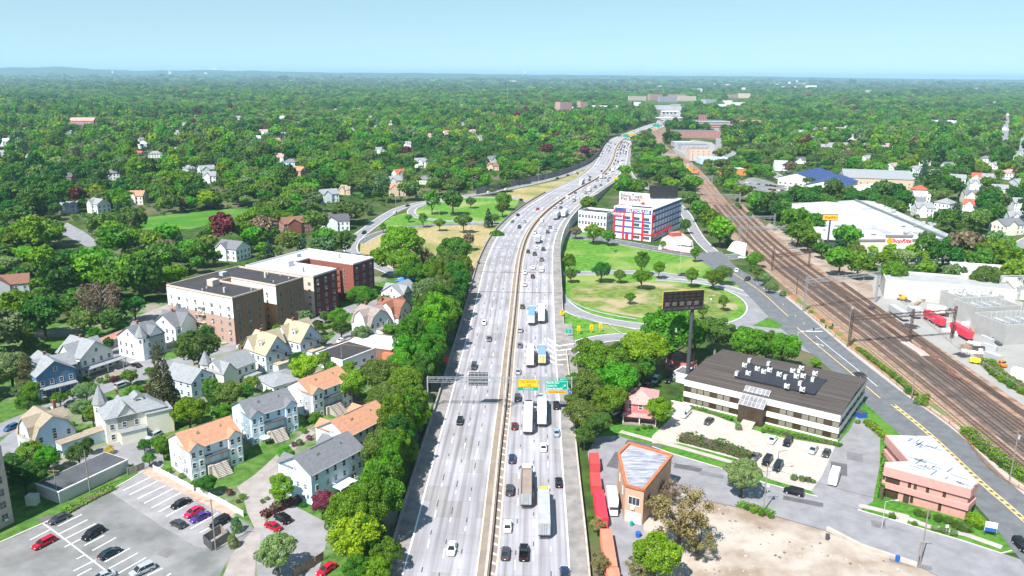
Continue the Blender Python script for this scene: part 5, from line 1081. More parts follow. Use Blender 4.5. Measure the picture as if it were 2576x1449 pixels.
ftruck(truck('semi', 'white', X_wht, X_wht, X_wht, tl=14.5), 1365, 788, 'semi truck with a plain white trailer abreast of the blue roofed one')
ftruck(truck('semi', 'black', X_gry, X_wht, X_gry, tl=6), 1354, 601, 'short black truck with a white box roof on the bridge by the meadow')
ftruck(truck('semi', 'grey', X_gry, X_gry, X_gry, tl=13), 1400, 541, 'grey semi truck crossing the bridge beside a white one')
ftruck(truck('semi', 'white', X_wht, X_wht, X_wht, tl=12), 1421, 536, 'white semi truck on the bridge next to the retaining wall and annex')
ftruck(truck('box', 'white', X_wht), 1485, 474, 'small white box truck near the bend past the storage building')
ftruck(truck('semi', 'white', X_gry, X_gry, X_wht, tl=13), 1463, 457, 'oncoming semi truck with white cab and grey trailer', s=-1)
for px, py, q in ((1514, 443, 'nearest'), (1543, 426, 'second'), (1555, 421, 'third'), (1563, 412, 'fourth'), (1567, 399, 'farthest')): ftruck(truck('box', 'white', X_wht if py != 399 else X_gry), px, py, f'{"grey" if py == 399 else "white"} box truck, {q} of five in the queue on the bend')
def park(kind, color, px, py, nx, ny, label, z=0.0, far=False, zc=.7, group='parked vehicles'):
    g = G(px, py, z+zc); n = G(nx, ny, z+zc); return put(kind, color, (g.x, g.y, z), heading(n-g), label, group, far)
def zl(ox, oy, x, y): return ox+x/4, oy+y/4
PK = [('sedan', 'dark grey', 592, 865, 460, 925, 'blue grey sedan parked against the kerb by the stone block'), ('wagon', 'crimson', 440, 1110, 290, 1185, 'bright red estate car parked in the big car park'), ('suv', 'black', 935, 1020, 800, 1095, 'black SUV in the middle rows of the big car park'),
      ('sedan', 'dark teal', 1105, 1210, 1240, 1140, 'dark teal sedan in the row behind the silver SUV'), ('suv', 'silver', 1430, 1385, 1290, 1449, 'silver SUV at the bottom of the big car park'), ('sedan', 'silver', 1030, 1450, 900, 1500, 'silver sedan cut by the bottom edge of the view'),
      ('sedan', 'black', 1820, 712, 1690, 770, 'black sedan alone in the bay nearest the picket fence'), ('sedan', 'magenta red', 1945, 798, 1830, 865, 'bright red coupe with a rear spoiler beside the purple car'), ('sedan', 'purple', 2015, 850, 1890, 905, 'purple coupe between the red coupe and black SUV'), ('hatch', 'dark grey', 1790, 918, 1690, 870, 'dark grey hatchback parked across the noses of the coupes'),
      ('suv', 'black', 2210, 905, 2090, 975, 'black SUV parked behind the wooden bin enclosure')]
for k, c, x, y, nx, ny, lab in PK: park(k, c, x/4, 1086.75+y/4, nx/4, 1086.75+ny/4, lab)
PK = [('suv', 'black', 710, 1303, 690, 1291, 'black boxy SUV beside the dark red hedge'), ('sedan', 'crimson', 686, 1322, 664, 1310, 'red sedan beside the black SUV in the small lot'), ('sedan', 'red', 821, 1430, 800, 1445, 'red car half hidden below the yellow green tree'), ('wagon', 'silver', 387, 1095, 365, 1106, 'silver estate car behind the terracotta townhouse'), ('hatch', 'blue', 28, 1074, 0, 1086, 'blue hatchback on the side street by the pale blue house'),
      ('sedan', 'white', 137, 1029, 165, 1018, 'white car parked on the side street under the conifers'), ('sedan', 'silver', 184, 1011, 205, 1003, 'silver car on the side street near the turret house'), ('minivan', 'silver', 307, 968, 330, 960, 'silver minivan by the street lamp on the side street'), ('sedan', 'black', 341, 917, 325, 912, 'black car in the drive between the white houses'),
      ('sedan', 'white', 612, 869, 640, 860, 'white car parked below the tan apartment block'), ('sedan', 'black', 799, 810, 822, 802, 'black car parked outside the apartment blocks, next to the hedge'), ('sedan', 'dark grey', 825, 799, 845, 792, 'dark car ahead of the black one outside the red apartment block'), ('sedan', 'white', 860, 855, 880, 846, 'white car on the roof parking deck'), ('suv', 'silver', 880, 857, 900, 848, 'silver SUV on the roof parking deck'), ('sedan', 'black', 816, 908, 800, 900, 'black car in the yard beside the white workshop'), ('sedan', 'white', 690, 838, 712, 831, 'white car seen between the two tall beige roofed houses'),
      ('van', 'white', 1724, 1040, 1712, 1052, 'white passenger van parked by the office hedge'), ('sedan', 'dark grey', 1783, 1058, 1772, 1068, 'dark sedan alone in front of the office'), ('sedan', 'white', 1943, 1105, 1933, 1117, 'white sedan beside the black SUV near the office steps'), ('suv', 'black', 1982, 1111, 1972, 1125, 'black SUV parked between the white and silver sedans'), ('sedan', 'silver', 2046, 1130, 2037, 1142, 'silver sedan parked next to the dark sedan at the end of the office'), ('sedan', 'dark grey', 2079, 1138, 2072, 1152, 'dark sedan in the last office bay beside the driveway'),
      ('suv', 'dark teal', 1957, 1172, 1948, 1186, 'dark green SUV behind the black lamp post'), ('suv', 'black', 1930, 1158, 1921, 1170, 'black SUV peeping past the street tree'), ('sedan', 'dark grey', 1730, 1095, 1742, 1085, 'dark car with only its roof above the long hedge'), ('sedan', 'white', 1758, 1101, 1770, 1090, 'white car behind the long hedge'), ('sedan', 'silver', 1814, 1119, 1826, 1108, 'silver car behind the long hedge'), ('hatch', 'dark red', 1873, 1138, 1885, 1128, 'maroon car behind the long hedge'), ('sedan', 'grey', 1902, 1146, 1912, 1136, 'grey car where the long hedge ends'),
      ('suv', 'black', 1997, 1236, 1965, 1228, 'black SUV parked on the street by the round shrubs'), ('suv', 'black', 2570, 1371, 2590, 1392, 'black SUV cut by the edge of the view at the street corner'), ('sedan', 'dark grey', 2162, 941, 2135, 930, 'dark sedan crossing the lane line on the avenue'), ('suv', 'silver', 1649, 955, 1640, 967, 'silver SUV under the trees below the billboard'), ('sedan', 'black', 1681, 954, 1675, 968, 'black sedan in the shade by the white garage'), ('sedan', 'dark red', 1626, 970, 1612, 975, 'dark red car behind the red house'), ('suv', 'silver', 1573, 1013, 1566, 1028, 'silver SUV in the shade of the red house'), ('suv', 'white', 1543, 1038, 1528, 1044, 'white SUV under the trees beside the freeway'),
      ('sedan', 'white', 1853, 679, 1850, 690, 'white car driving down the avenue by the crossing'), ('suv', 'dark grey', 1880, 702, 1870, 708, 'dark SUV driving on the avenue past the crossing'), ('sedan', 'white', 1700, 628, 1728, 632, 'white sedan passing the storage building forecourt'), ('sedan', 'white', 1868, 647, 1845, 645, 'white car emerging from the railway bridge'), ('sedan', 'dark grey', 1717, 690, 1705, 690, 'dark car on the lower loop street between the trees'),
      ('sedan', 'black', 888, 596, 880, 603, 'black car rounding the tan field on the ramp road'), ('suv', 'black', 916, 585, 905, 592, 'black SUV following the car round the tan field'), ('sedan', 'white', 994, 533, 982, 539, 'white car on the upper ramp road'), ('sedan', 'black', 1025, 517, 1010, 521, 'black car on the upper ramp road near the tall lamp'), ('sedan', 'white', 1230, 482, 1210, 486, 'white car on the side lane before the noise wall'), ('sedan', 'white', 1273, 475, 1255, 479, 'white sedan beside the noise wall'), ('sedan', 'black', 1402, 448, 1385, 452, 'black car on the side lane by the noise wall'), ('sedan', 'dark grey', 1428, 440, 1412, 444, 'dark grey car on the side lane by the noise wall'), ('sedan', 'white', 1448, 433, 1430, 437, 'white car farther up the side lane'), ('sedan', 'black', 1311, 502, 1325, 506, 'black car on the slip road curving onto the freeway')]
for k, c, x, y, nx, ny, lab in PK: park(k, c, x, y, nx, ny, lab, z=.12 if x > 1500 and y > 940 else .02, far=y < 720)
def tpark(t, px, py, nx, ny, lab, z=0, zc=1.6): g = G(px, py, z+zc); n = G(nx, ny, z+zc); return tput(t, (g.x, g.y, z), heading(n-g), lab)
tpark(truck('box', 'white', X_wht, X_gry), 1541, 1262, 1548, 1305, 'white box truck parked between the red containers and the wedge shop', .1)
tpark(truck('box', 'white', X_wht), 1722, 613, 1700, 611, 'small white delivery truck in the red edged forecourt')
t = thing('step_van', 'plain white step van standing on the driveway by the pink office', 'van'); THINGS.remove(t); a = B(); loft(a, [(-3.1, 1.05, .5, 2.75), (-3.0, 1.1, .45, 2.8), (2.4, 1.1, .45, 2.8), (2.75, 1.06, .45, 2.2), (2.9, 1.05, .45, 1.5), (3.2, 1.0, .5, 1.3)]); bd = a.obj('body', paint('white', PC['white']), t)
g = B(); g.face([(-.95, 2.83, 1.6), (-.06, 2.83, 1.6), (-.06, 2.62, 2.4), (-.9, 2.62, 2.4)]); g.face([(.06, 2.83, 1.6), (.95, 2.83, 1.6), (.9, 2.62, 2.4), (.06, 2.62, 2.4)]); g.obj('windscreen', M_cg, t)
for s in (-1, 1):
    for y in (-2, 2): q = ob('wheel', TW[0], t, (s*.95, y, .45)); ob('rim', TW[1], q)
    B().box(s*.75-.12, s*.75+.12, 3.1, 3.22, .85, 1.05).obj('headlight', M_hl, t)
tpark(t, 2099, 1196, 2090, 1222, t['label'], .12)
n = 0; rs = random.Random(3)
for r_ in range(4):
    for k in range(13):
        if rs.random() < .25: continue
        x, y = 1868+k*10+r_*9, 460+r_*11+k*1.2
        if x > 2005: continue
        c = rs.choice(cols); kd = rs.choice(['sedan', 'suv', 'sedan']); g = G(x, y); put(kd, c, (g.x, g.y, .03), .2, f'{c} {KN[kd]} in the {["far", "second", "third", "near"][r_]} row of the shop car park', 'cars in the shop car park', True)
rs = random.Random(9)
for x, y in [(1765+i*7, 398+(i % 3)*5) for i in range(9)]+[(1745+i*6, 372+(i % 2)*4) for i in range(6)]+[(2040+i*8, 493+(i%2)*3) for i in range(4)]:
    c = rs.choice(cols); g = G(x, y); put('sedan', c, (g.x, g.y, .05), rs.choice([.2, 1.7]), f'{c} car in the yard of the far commercial blocks', 'cars in the far commercial yards', True)
# ================================================================ SIGNS, POLES, RAILWAY, YARDS
def PY(px, py, Y):                                # point of the view ray at forward distance Y
    d = CM @ Vector((px-1288, -(py-724.5), -FPX)); t = Y/d.y; return Vector((d.x*t, Y, CAMH+d.z*t))
def simple(name, label, cat, px, py, z=0, rot=0, group=None):
    g = G(px, py, z); return thing(name, label, cat, (g.x, g.y, z), rot, group)
def hat(px, py, ty, z=0): return HT(px, py, ty, z)
S_yel = flat('sign_yellow', (.80, .50, .01), .5); S_grn = flat('sign_green', (.0, .30, .20), .5); S_grnD = flat('sign_green_dark', (.0, .20, .12), .5); S_blu = flat('sign_blue', (.02, .10, .40), .5); S_wht = flat('sign_white', (.78, .78, .78), .5); S_ink = flat('sign_ink', (.01, .01, .01), .6); S_amb = flat('sign_amber', (.85, .36, .0), .5)
def panel(T, x0, x1, z0, z1, m, y=0, name='sign_panel', bord=None):
    o_ = ob(name, B().box(x0, x1, y-.1, y, z0, z1).mesh(name, m), T)
    if bord:
        t = .07; b = B(); e = .18; b.box(x0+e, x1-e, y-.115, y-.101, z1-e-t, z1-e).box(x0+e, x1-e, y-.115, y-.101, z0+e, z0+e+t).box(x0+e, x0+e+t, y-.115, y-.101, z0+e+t, z1-e-t).box(x1-e-t, x1-e, y-.115, y-.101, z0+e+t, z1-e-t); b.obj('border', bord, o_)
    return o_
def wr(par, s, size, m, x, z, y=-.13, al='CENTER', sx=1, bold=.0): return text(s, size, m, par, (x, y, z), (R(90), 0, 0), .006, al, sx=sx, bold=bold)
gb_ = G(1077, 1030, .6); Yg = gb_.y; hg = hat(1077, 1030, 950, .6); zb = .6
XR = PY(1437, 1010, Yg).x
T = thing('sign_gantry', 'grey steel lattice sign gantry spanning both halves of the freeway', 'sign gantry', (0, Yg, zb))
def truss(b, p, q, w, h, n, r=.07):
    p = Vector(p); q = Vector(q); d = (q-p).normalized(); s = Vector((-d.y, d.x, 0))*w/2 if abs(d.z) < .9 else Vector((0, w/2, 0)); u = Vector((0, 0, h/2)) if abs(d.z) < .9 else Vector((h/2, 0, 0))
    for a in (s+u, s-u, -s+u, -s-u): b.bar(p+a, q+a, r*1.6, r*1.6)
    for i in range(n):
        a = p.lerp(q, i/n); c = p.lerp(q, (i+1)/n); k = 1 if i % 2 else -1
        for sd in (s, -s): b.bar(a+sd+u*k, c+sd-u*k, r, r)
        b.bar(a+s+u, c-s+u, r, r)
xl = gb_.x
b = B(); truss(b, (xl, 0, hg-.6), (XR, 0, hg-.6), 1.2, 1.3, 34, .07); b.obj('truss_beam', flat('portal_steel', (.27, .28, .29)), T)
mx = min(FW, key=lambda p: abs(p.y-Yg)).x
for x_ in (xl, mx, XR):
    b = B(); b.tube((x_, -.5, -.6), (x_, -.5, hg+.3), .14, 8); b.tube((x_, .5, -.6), (x_, .5, hg+.3), .14, 8)
    for i in range(5): b.bar((x_, -.5 if i % 2 else .5, i*hg/5), (x_, .5 if i % 2 else -.5, (i+1)*hg/5), .08, .08)
    b.obj('post', M_steel, T)
def pr(px0, px1, py0, py1): a = PY(px0, py1, Yg-1); c = PY(px1, py0, Yg-1); return a.x, c.x, a.z-zb, c.z-zb
x0, x1, z0, z1 = pr(1303, 1354, 955.5, 973.5); p = panel(T, x0, x1, z0, z1, S_yel, -1.0, bord=S_ink); w_ = x1-x0; s_ = (z1-z0)*.36
wr(p, 'TOLL BOOTHS', s_, S_ink, (x0+x1)/2, z0+(z1-z0)*.68, -1.13, sx=w_*.86/(s_*7.6)); wr(p, '1 MILE', s_, S_ink, (x0+x1)/2, z0+(z1-z0)*.27, -1.13, sx=w_*.86/(s_*7.6))
x0, x1, z0, z1 = pr(1303, 1354, 974, 981.5); p = panel(T, x0, x1, z0, z1, S_grn, -1.0); wr(p, 'CARS $1.50', (z1-z0)*.62, S_wht, (x0+x1)/2, (z0+z1)/2, -1.13)
x0, x1, z0, z1 = pr(1371.5, 1429.5, 957.7, 981.7); p = panel(T, x0, x1, z0, z1, S_grn, -1.0, bord=S_wht); s_ = (z1-z0)*.27
for i, tx in enumerate(('North Ave', 'Cedar St', 'New Rochelle')): wr(p, tx, s_, S_wht, x0+.35, z0+(z1-z0)*(.78-.29*i), -1.13, 'LEFT', sx=1.0, bold=.01)
b = B(); xa, za = x1-1.3, z0+(z1-z0)*.40; b.bar((xa-.45, -1.13, za-.5), (xa+.3, -1.13, za+.35), .2, .03); b.face([(xa+.55, -1.14, za+.65), (xa-.05, -1.14, za+.5), (xa+.42, -1.14, za+.0)]); b.obj('arrow', S_wht, p)
x0, x1, z0, z1 = pr(1405, 1428.5, 951.5, 957.5); p = panel(T, x0, x1, z0, z1, S_grn, -1.0); wr(p, 'EXIT 16', (z1-z0)*.7, S_wht, (x0+x1)/2, (z0+z1)/2, -1.13)
x0, x1, z0, z1 = pr(1376.5, 1424.5, 983, 989.3); p = panel(T, x0, x1, z0, z1, S_amb, -1.0); wr(p, 'LAST EXIT BEFORE TOLL', (z1-z0)*.6, S_ink, (x0+x1)/2, (z0+z1)/2, -1.13, sx=(x1-x0)*.9/((z1-z0)*.6*12.5))
x0, x1, z0, z1 = pr(1178, 1227, 944, 977); ba = panel(T, x0, x1, z0, z1, M_dk, 1.4, 'sign_back'); b = B()
for i in range(5): z_ = z0+(z1-z0)*(i+.5)/5; b.box(x0, x1, 1.22, 1.295, z_-.07, z_+.07)
for i in range(5): x_ = x0+(x1-x0)*(i+.5)/5; b.box(x_-.06, x_+.06, 1.16, 1.218, z0, z1)
b.obj('ribs', M_steel, ba)
T = simple('hospital_sign', 'small blue hospital sign beside the gantry foot', 'sign', 1434, 1010, .1); hh = 4; B().box(-.05, .05, -.05, .05, 0, hh).obj('post', M_steel, T); p = panel(T, -.6, .6, hh-1.9, hh, S_blu, -.06); wr(p, 'H', 1.0, S_wht, 0, hh-.6, -.17); wr(p, '2', .7, S_wht, 0, hh-1.5, -.17)
t0 = None
for i, (x_, y_) in enumerate(((1455, 841.5), (1487, 838), (1510, 835))):
    lab = ['yellow chevron sign nearest the green exit sign', 'yellow chevron sign in the middle of the three', 'yellow chevron sign farthest from the green exit sign'][i]
    if t0 is None:
        t0 = T = simple('chevron_sign', lab, 'road sign', x_, y_, .02, 0, 'yellow chevron signs in the gore grass'); b = B()
        for s in (-.3, .3): b.box(s-.07, s+.07, -.05, .05, 0, 2.2)
        b.obj('post', S_yel, T); p = panel(T, -.65, .65, 1.6, 3.6, S_yel, -.06); b = B(); b.bar((-.22, -.18, 3.2), (.25, -.18, 2.6), .26, .02); b.bar((-.22, -.2, 2.0), (.25, -.2, 2.6), .26, .02); b.obj('chevron', S_ink, p)
    else: g = G(x_, y_); dup(t0, (g.x, g.y, .02), 0, lab)
T = simple('exit_sign', 'small green exit sixteen sign on two posts in the gore grass', 'road sign', 1430, 849.5); b = B()
for s in (-.6, .6): b.box(s-.06, s+.06, -.05, .05, 0, 2.4)
b.obj('post', M_steel, T); p = panel(T, -1.05, 1.05, 2.0, 3.7, S_grn, -.06, bord=None); wr(p, 'EXIT', .6, S_wht, 0, 3.3, -.17); wr(p, '16', .75, S_wht, -.15, 2.55, -.17)
def diamond(px, py, lab, sz=1.25, z=0):
    T = simple('warning_sign', lab, 'road sign', px, py, z); B().box(-.05, .05, -.03, .03, 0, 2.2).obj('post', M_steel, T); P_ = [(0, -.06, 1.7), (sz, -.06, 1.7+sz), (0, -.06, 1.7+2*sz), (-sz, -.06, 1.7+sz)]; b = B(); b.face(P_); b.face([(x, .0, z_) for x, _, z_ in P_[::-1]])
    p = b.obj('sign_panel', S_yel, T); b = B(); b.bar((0, -.09, 2.1), (0, -.09, 3.6), .16, .02); b.bar((-.4, -.1, 2.4), (0, -.1, 3.0), .14, .02); b.face([(-.3, -.1, 3.4), (.3, -.1, 3.4), (0, -.1, 3.9)]); b.obj('merge_symbol', S_ink, p)
diamond(1414, 803, 'yellow diamond merge sign at the start of the gore grass'); diamond(1547, 460, 'yellow diamond merge sign by the far slip road', 2.2)
pb = G(1729, 962); hp = HT(1729, 962, 775); Yb = pb.y; a = PY(1665, 757, Yb); c = PY(1778, 752, Yb-2.5)
T = thing('monopole_billboard', 'tall black monopole billboard seen from its slatted back, beside the office roof', 'billboard', (pb.x, pb.y, 0)); tl_, tr_2, bl_, br_2 = PY(1665, 740, Yb), PY(1777, 725, Yb), PY(1665, 784, Yb), PY(1778, 767, Yb)
B().tube((0, 0, 0), (0, 0, hp*.42), .72, 14).tube((0, 0, hp*.42), (0, 0, hp), .6, 14).obj('pole', M_dk, T)
x0, x1 = tl_.x-pb.x, tr_2.x-pb.x; z1 = (tl_.z+tr_2.z)/2; z0 = (bl_.z+br_2.z)/2; rt = math.atan2(0, 1); sl_ = (tr_2.z-tl_.z)
hd = ob('head', B().box(x0, x1, -.1, .25, z0, z1).mesh('head', flat('billboard_back', (.05, .033, .028))), T, (0, 1.2, 0)); hd.rotation_euler = (0, 0, R(13))
b = B(); b.box(x0-.1, x1+.1, -.16, .3, z1, z1+.12).box(x0-.15, x0, -.16, .3, z0, z1).obj('yellow_edge', flat('faded_yellow', (.5, .36, .08)), hd)
b = B()
for i in range(7): x_ = x0+(x1-x0)*(i+.5)/7; b.box(x_-.12, x_+.12, -.45, -.12, z0, z1)
for i in range(5): z_ = z0+(z1-z0)*(i+.3)/5; b.box(x0, x1, -.3, -.14, z_-.06, z_+.06)
b.box(x0-.3, x1+.3, -2.2, -.5, z0-.25, z0-.1); b.obj('back_frame', M_black, hd)
b = B(); rail(b, (x0-.3, -2.2, z0-.1), (x1+.3, -2.2, z0-.1), 1.0, 18); b.obj('catwalk_rail', M_dk, hd)
b = B()
for i in range(5): x_ = x0+(x1-x0)*(i+.6)/5.6; b.box(x_-.9, x_+.6, -.50, -.46, z0+.9, z0+2.3)
b.obj('mesh_screen', flat('screen_grey', (.12, .10, .09)), hd)
B().tube((x0+.5, 0, z0-.5), (x1-.5, 0, z0-.5), .42, 12).obj('cross_tube', M_dk, hd)
def upole(px, py, ty, label, arms=1, z=0, dy=0, r=.16, m=None, box=False, name='utility_pole', cat='utility pole'):
    h = HT(px, py, ty, z); T = simple(name, label, cat, px, py, z); B().tube((0, 0, -.1), (0, 0, h), r, 8, r2=r*.7).obj('pole', m or M_wgrey, T)
    for k in range(arms): B().box(-1.3, 1.3, -.06, .06, h-.5-k*1.1, h-.38-k*1.1).obj('crossarm', M_wood, T)
    if box: B().tube((.35, 0, h-2.6), (.35, 0, h-1.6), .28, 8).obj('transformer', M_steel, T)
    return T
def lamp(px, py, ty, label, z=0, arm=2.2, side=1, m=None, curve=True, name='street_lamp', group=None):
    h = min(HT(px, py, ty, z), 16); T = simple(name, label, 'street lamp', px, py, z, 0, group); B().tube((0, 0, 0), (0, 0, h), .11, 7, r2=.07).obj('pole', m or M_steel, T)
    b = B(); b.tube((0, 0, h-.05), (side*arm*.6, 0, h+.35), .05, 5).tube((side*arm*.6, 0, h+.35), (side*arm, 0, h+.4), .05, 5); b.obj('arm', m or M_steel, T)
    B().box(side*arm-.1, side*arm+side*.7 if side > 0 else side*arm+.1, -.16, .16, h+.3, h+.45).obj('lamp_head', flat('lamp_grey', (.5, .5, .5)), T) if side > 0 else B().box(side*arm-.7, side*arm+.1, -.16, .16, h+.3, h+.45).obj('lamp_head', flat('lamp_grey', (.5, .5, .5)), T)
    return T
for a_ in ((227, 1239, 1132, 'leaning wooden pole in front of the long grey garage', 0), (147, 1262, 1180, 'wooden pole at the corner of the long grey garage', 1), (543, 1384, 1255, 'wooden pole standing at the bin enclosure', 1), (1920, 1287, 1170, 'wooden pole beside the blossoming street tree', 2), (2314, 1420, 1278, 'tall wooden pole at the edge of the bare lot', 1), (2539, 1212, 1080, 'wooden pole on the avenue pavement by the pink office', 2), (2292, 1008, 930, 'pole with a blue banner on the avenue pavement', 1), (2019, 784, 712, 'slim pole at the avenue kerb by the ring ramp', 0), (861, 933, 872, 'black pole beside the white workshop', 0), (313, 936, 903, 'pole beside the black car in the drive', 1), (755, 836, 782, 'pole rising between the two beige roofed houses', 1), (2130, 874, 760, 'brown pole with transformer where the fence meets the rails', 2), (2565, 820, 700, 'tall pole in the substation yard', 2)):
    upole(*a_[:3], a_[3], a_[4], z=.1 if a_[0] > 1500 else 0, box=a_[4] > 1)
T = upole(2307, 1424, 1362, 'short broken post next to the tall wooden pole', 0)
for a_ in ((316, 973, 934, 'curved street lamp over the silver minivan', -1), (1954, 1192, 1136, 'black lamp post in the office car park', 1), (996, 518, 475, 'tall lamp by the black car on the upper ramp', 1), (1105, 547, 510, 'lamp between the trees inside the small loop', 1), (1188, 486, 446, 'lamp before the end of the noise wall', 1), (1354, 456, 420, 'first lamp in front of the noise wall', 1), (1438, 430, 398, 'second lamp in front of the noise wall', 1), (1420, 487, 448, 'lamp on the dry median field', 1), (1472, 457, 424, 'lamp at the far end of the dry field', 1), (1299, 519, 478, 'lamp at the slip road nose', 1), (1710, 680, 630, 'pale lamp post on the sloping meadow', 1), (1659, 462, 440, 'lamp among the trees behind the storage building', 1), (2405, 642, 617, 'lamp before the supermarket end trees', 1), (2520, 637, 610, 'lamp on the bend by the supermarket', 1), (2125, 664, 632, 'lamp beside the railway trees', 1), (1775, 808, 745, 'green lamp post inside the ring ramp', 1), (2000, 442, 424, 'first lamp of the shop car park', 1), (2012, 475, 455, 'second lamp of the shop car park', 1), (1888, 470, 448, 'third lamp of the shop car park', 1), (2113, 504, 484, 'lamp at the supermarket back corner', 1), (2218, 1330, 1262, 'white banner sign pole by the pink office', 1)):
    lamp(*a_[:3], a_[3], side=a_[4], m=M_black if 'black' in a_[3] and 'car park' in a_[3] else None)
def wire(a, b, za, zb_, label, sag=.8):
    A = G(*a, za); C = G(*b, zb_); P_ = [];
    for i in range(9): t = i/8; p = A.lerp(C, t); p.z -= sag*4*t*(1-t); P_.append(p)
    w = B()
    for i in range(8): w.tube(P_[i]-A, P_[i+1]-A, .035, 3)
    t = thing('overhead_wire', label, 'wire', A); w.obj('cable', M_black, t)
wire((1920, 1170), (2330, 1280), 10.5, 10.5, 'black wire strung along the street to the tall wooden pole'); wire((1690, 1165), (1920, 1172), 8, 10.3, 'black wire from the wedge shop to the street pole')
T = simple('traffic_signal', 'pale mast arm with traffic lights reaching over the avenue', 'traffic light', 2004.5, 869.5, .1); hs_ = HT(2004.5, 869.5, 837, .1); B().tube((0, 0, 0), (0, 0, hs_+.6), .16, 8).obj('pole', M_steel, T)
e = G(2104, 815, hs_+1.2)-Vector((*G(2004.5, 869.5, .1)[:2], 0)); B().tube((0, 0, hs_), (e.x, e.y, hs_+1.0), .13, 8, r2=.07).obj('mast_arm', M_steel, T)
for f in (.4, .72, .9):
    q = B().box(-.2, .2, -.2, .2, -.6, .6).obj('signal_head', M_black, T, loc=(e.x*f, e.y*f, hs_+f))
T = simple('sign_board', 'white and blue office sign board on the corner lawn', 'sign', 2489, 1347, .1, R(-20)); b = B()
for s in (-1, 1): b.box(s-.1, s+.1, -.1, .1, 0, 3.4)
b.obj('post', M_dk, T); p = panel(T, -1.2, 1.2, 1.1, 3.4, S_wht, -.1); ob('lower_panel', B().box(-1.15, 1.15, -.24, -.21, 1.15, 2.0).mesh('lower_panel', S_blu), T)
def binn(px, py, lab, m, r=.4, h=1.0, name='bin', cat='bin', z=.1):
    T = simple(name, lab, cat, px, py, z); B().tube((0, 0, 0), (0, 0, h), r*.9, 12, r2=r).obj('drum', m, T); B().tube((0, 0, h+.002), (0, 0, h+.08), r*1.06, 12).obj('lid', m, T)
binn(2257, 1412, 'bright blue barrel by the low block wall', S_blu, .45, 1.2, 'barrel', 'barrel'); binn(2081, 1357, 'dark litter bin at the start of the low block wall', M_dk, .45, 1.2, 'litter_bin'); binn(1589, 1322, 'green plastic bin behind the wedge shop', S_grn); binn(1605, 1350, 'blue plastic bin behind the wedge shop', S_blu, .6); binn(1545, 1016, 'dark bin beside the red house porch', M_dk)
def skip(px, py, lab, m, w=2.2, d=1.6, h=1.4, rot=0, z=.1):
    T = simple('dumpster', lab, 'dumpster', px, py, z, rot); B().prism([(-w/2, -d/2), (w/2, -d/2), (w/2, d/2), (-w/2, d/2)], 0, h*.8).obj('body', m, T); b = B(); b.box(-w/2-.05, -.02, -d/2, d/2, h*.8+.003, h*.92).box(.02, w/2+.05, -d/2, d/2, h*.8+.003, h*.92); b.obj('lid', M_dk, T)
skip(2166, 1049, 'dark blue dumpster at the corner of the office wall', S_blu, 2.6, 2.0, 1.8, .3)
T = simple('utility_cabinet', 'pale green utility cabinet by the stone block', 'cabinet', 84, 1268); B().box(-1.2, 1.2, -.9, .9, 0, 2.3).obj('casing', flat('cabinet_green', (.55, .58, .45)), T); B().box(-1.25, 1.25, -.95, .95, 2.303, 2.4).obj('lid', M_steel, T)
def fence(label, px, h, m, name='fence', post=2.2, z=0, solid=True, cat='fence', top=None, pick=False):
    P_ = [G(x, y, z) for x, y in px]; o_ = P_[0].copy(); Q_ = resample([p-o_ for p in P_], 1.1); T = thing(name, label, cat, o_); bb_ = B()
    if pick:
        for i in range(len(Q_)-1):
            a, c = Q_[i], Q_[i+1]
            for k in range(4): p = a.lerp(c, (k+.5)/4); d = (c-a).normalized(); bb_.bar(p+Vector((0, 0, .05)), p+Vector((0, 0, h)), .17, .03)
        for zz in (.3, h-.25):
            for i in range(len(Q_)-1): bb_.bar(Q_[i]+Vector((0, 0, zz)), Q_[i+1]+Vector((0, 0, zz)), .06, .09)
    elif 'mesh' in label:
        for zz in (.3, h*.55, h-.1): wallrun(bb_, Q_, -.03, .03, zz, zz+.09, m)
    else: wallrun(bb_, Q_, -.04, .04, .03, h, m)
    bb_.obj('panel', m, T); n = max(1, int(sum((Q_[i+1]-Q_[i]).length for i in range(len(Q_)-1))/post)); n = min(n, 60)
    for k in range(n+1): p = Q_[int(k*(len(Q_)-1)/n)]; B().box(-.09, .09, -.09, .09, 0, h+.12).obj('post', m, T, loc=p)
    return T
fence('white picket fence running beside the first terracotta townhouse', [(387, 1184), (420, 1200), (487, 1236)], 1.5, M_frame, 'picket_fence', pick=True, post=3); fence('white picket fence between the garden and the brick verge', [(496, 1238), (560, 1270), (612, 1300)], 1.5, M_frame, 'picket_fence', pick=True, post=3)
fence('grey wooden fence joining the long garage to the townhouse yard', [(322, 1194), (345, 1187), (364, 1179)], 1.9, M_wgrey, 'wooden_fence'); fence('brown wooden fence beside the sage tree in the small car park', [(742, 1452), (780, 1430), (815, 1408)], 2.0, M_wood, 'wooden_fence'); fence('brown wooden fence behind the yellow turreted house', [(392, 1078), (425, 1070), (440, 1085)], 1.8, M_wood, 'wooden_fence')
T = simple('bin_enclosure', 'open wooden bin enclosure at the corner of the car park', 'enclosure', 533, 1386, 0, 0); o_ = G(533, 1386)
Pq = [G(x, y)-o_ for x, y in ((513, 1368), (533, 1386), (574, 1360), (556, 1340), (513, 1368))]
for i in range(4): bb_ = B(); wallrun(bb_, [Pq[i], Pq[i+1]], -.06, .06, 0, 2.1, M_dk if i == 0 else M_wgrey); bb_.obj('panel', None, T)
fence('rusty orange mesh fence between the avenue pavement and the rails', [(2576+60, 1270), (2500, 1190), (2407, 1085), (2294, 1001), (2200, 925), (2139, 878), (2080, 830), (2019, 778), (1960, 728)], 1.1, mat('rust_fence', (.40, .17, .07), .9, .2, .5), 'railway_fence', post=5)
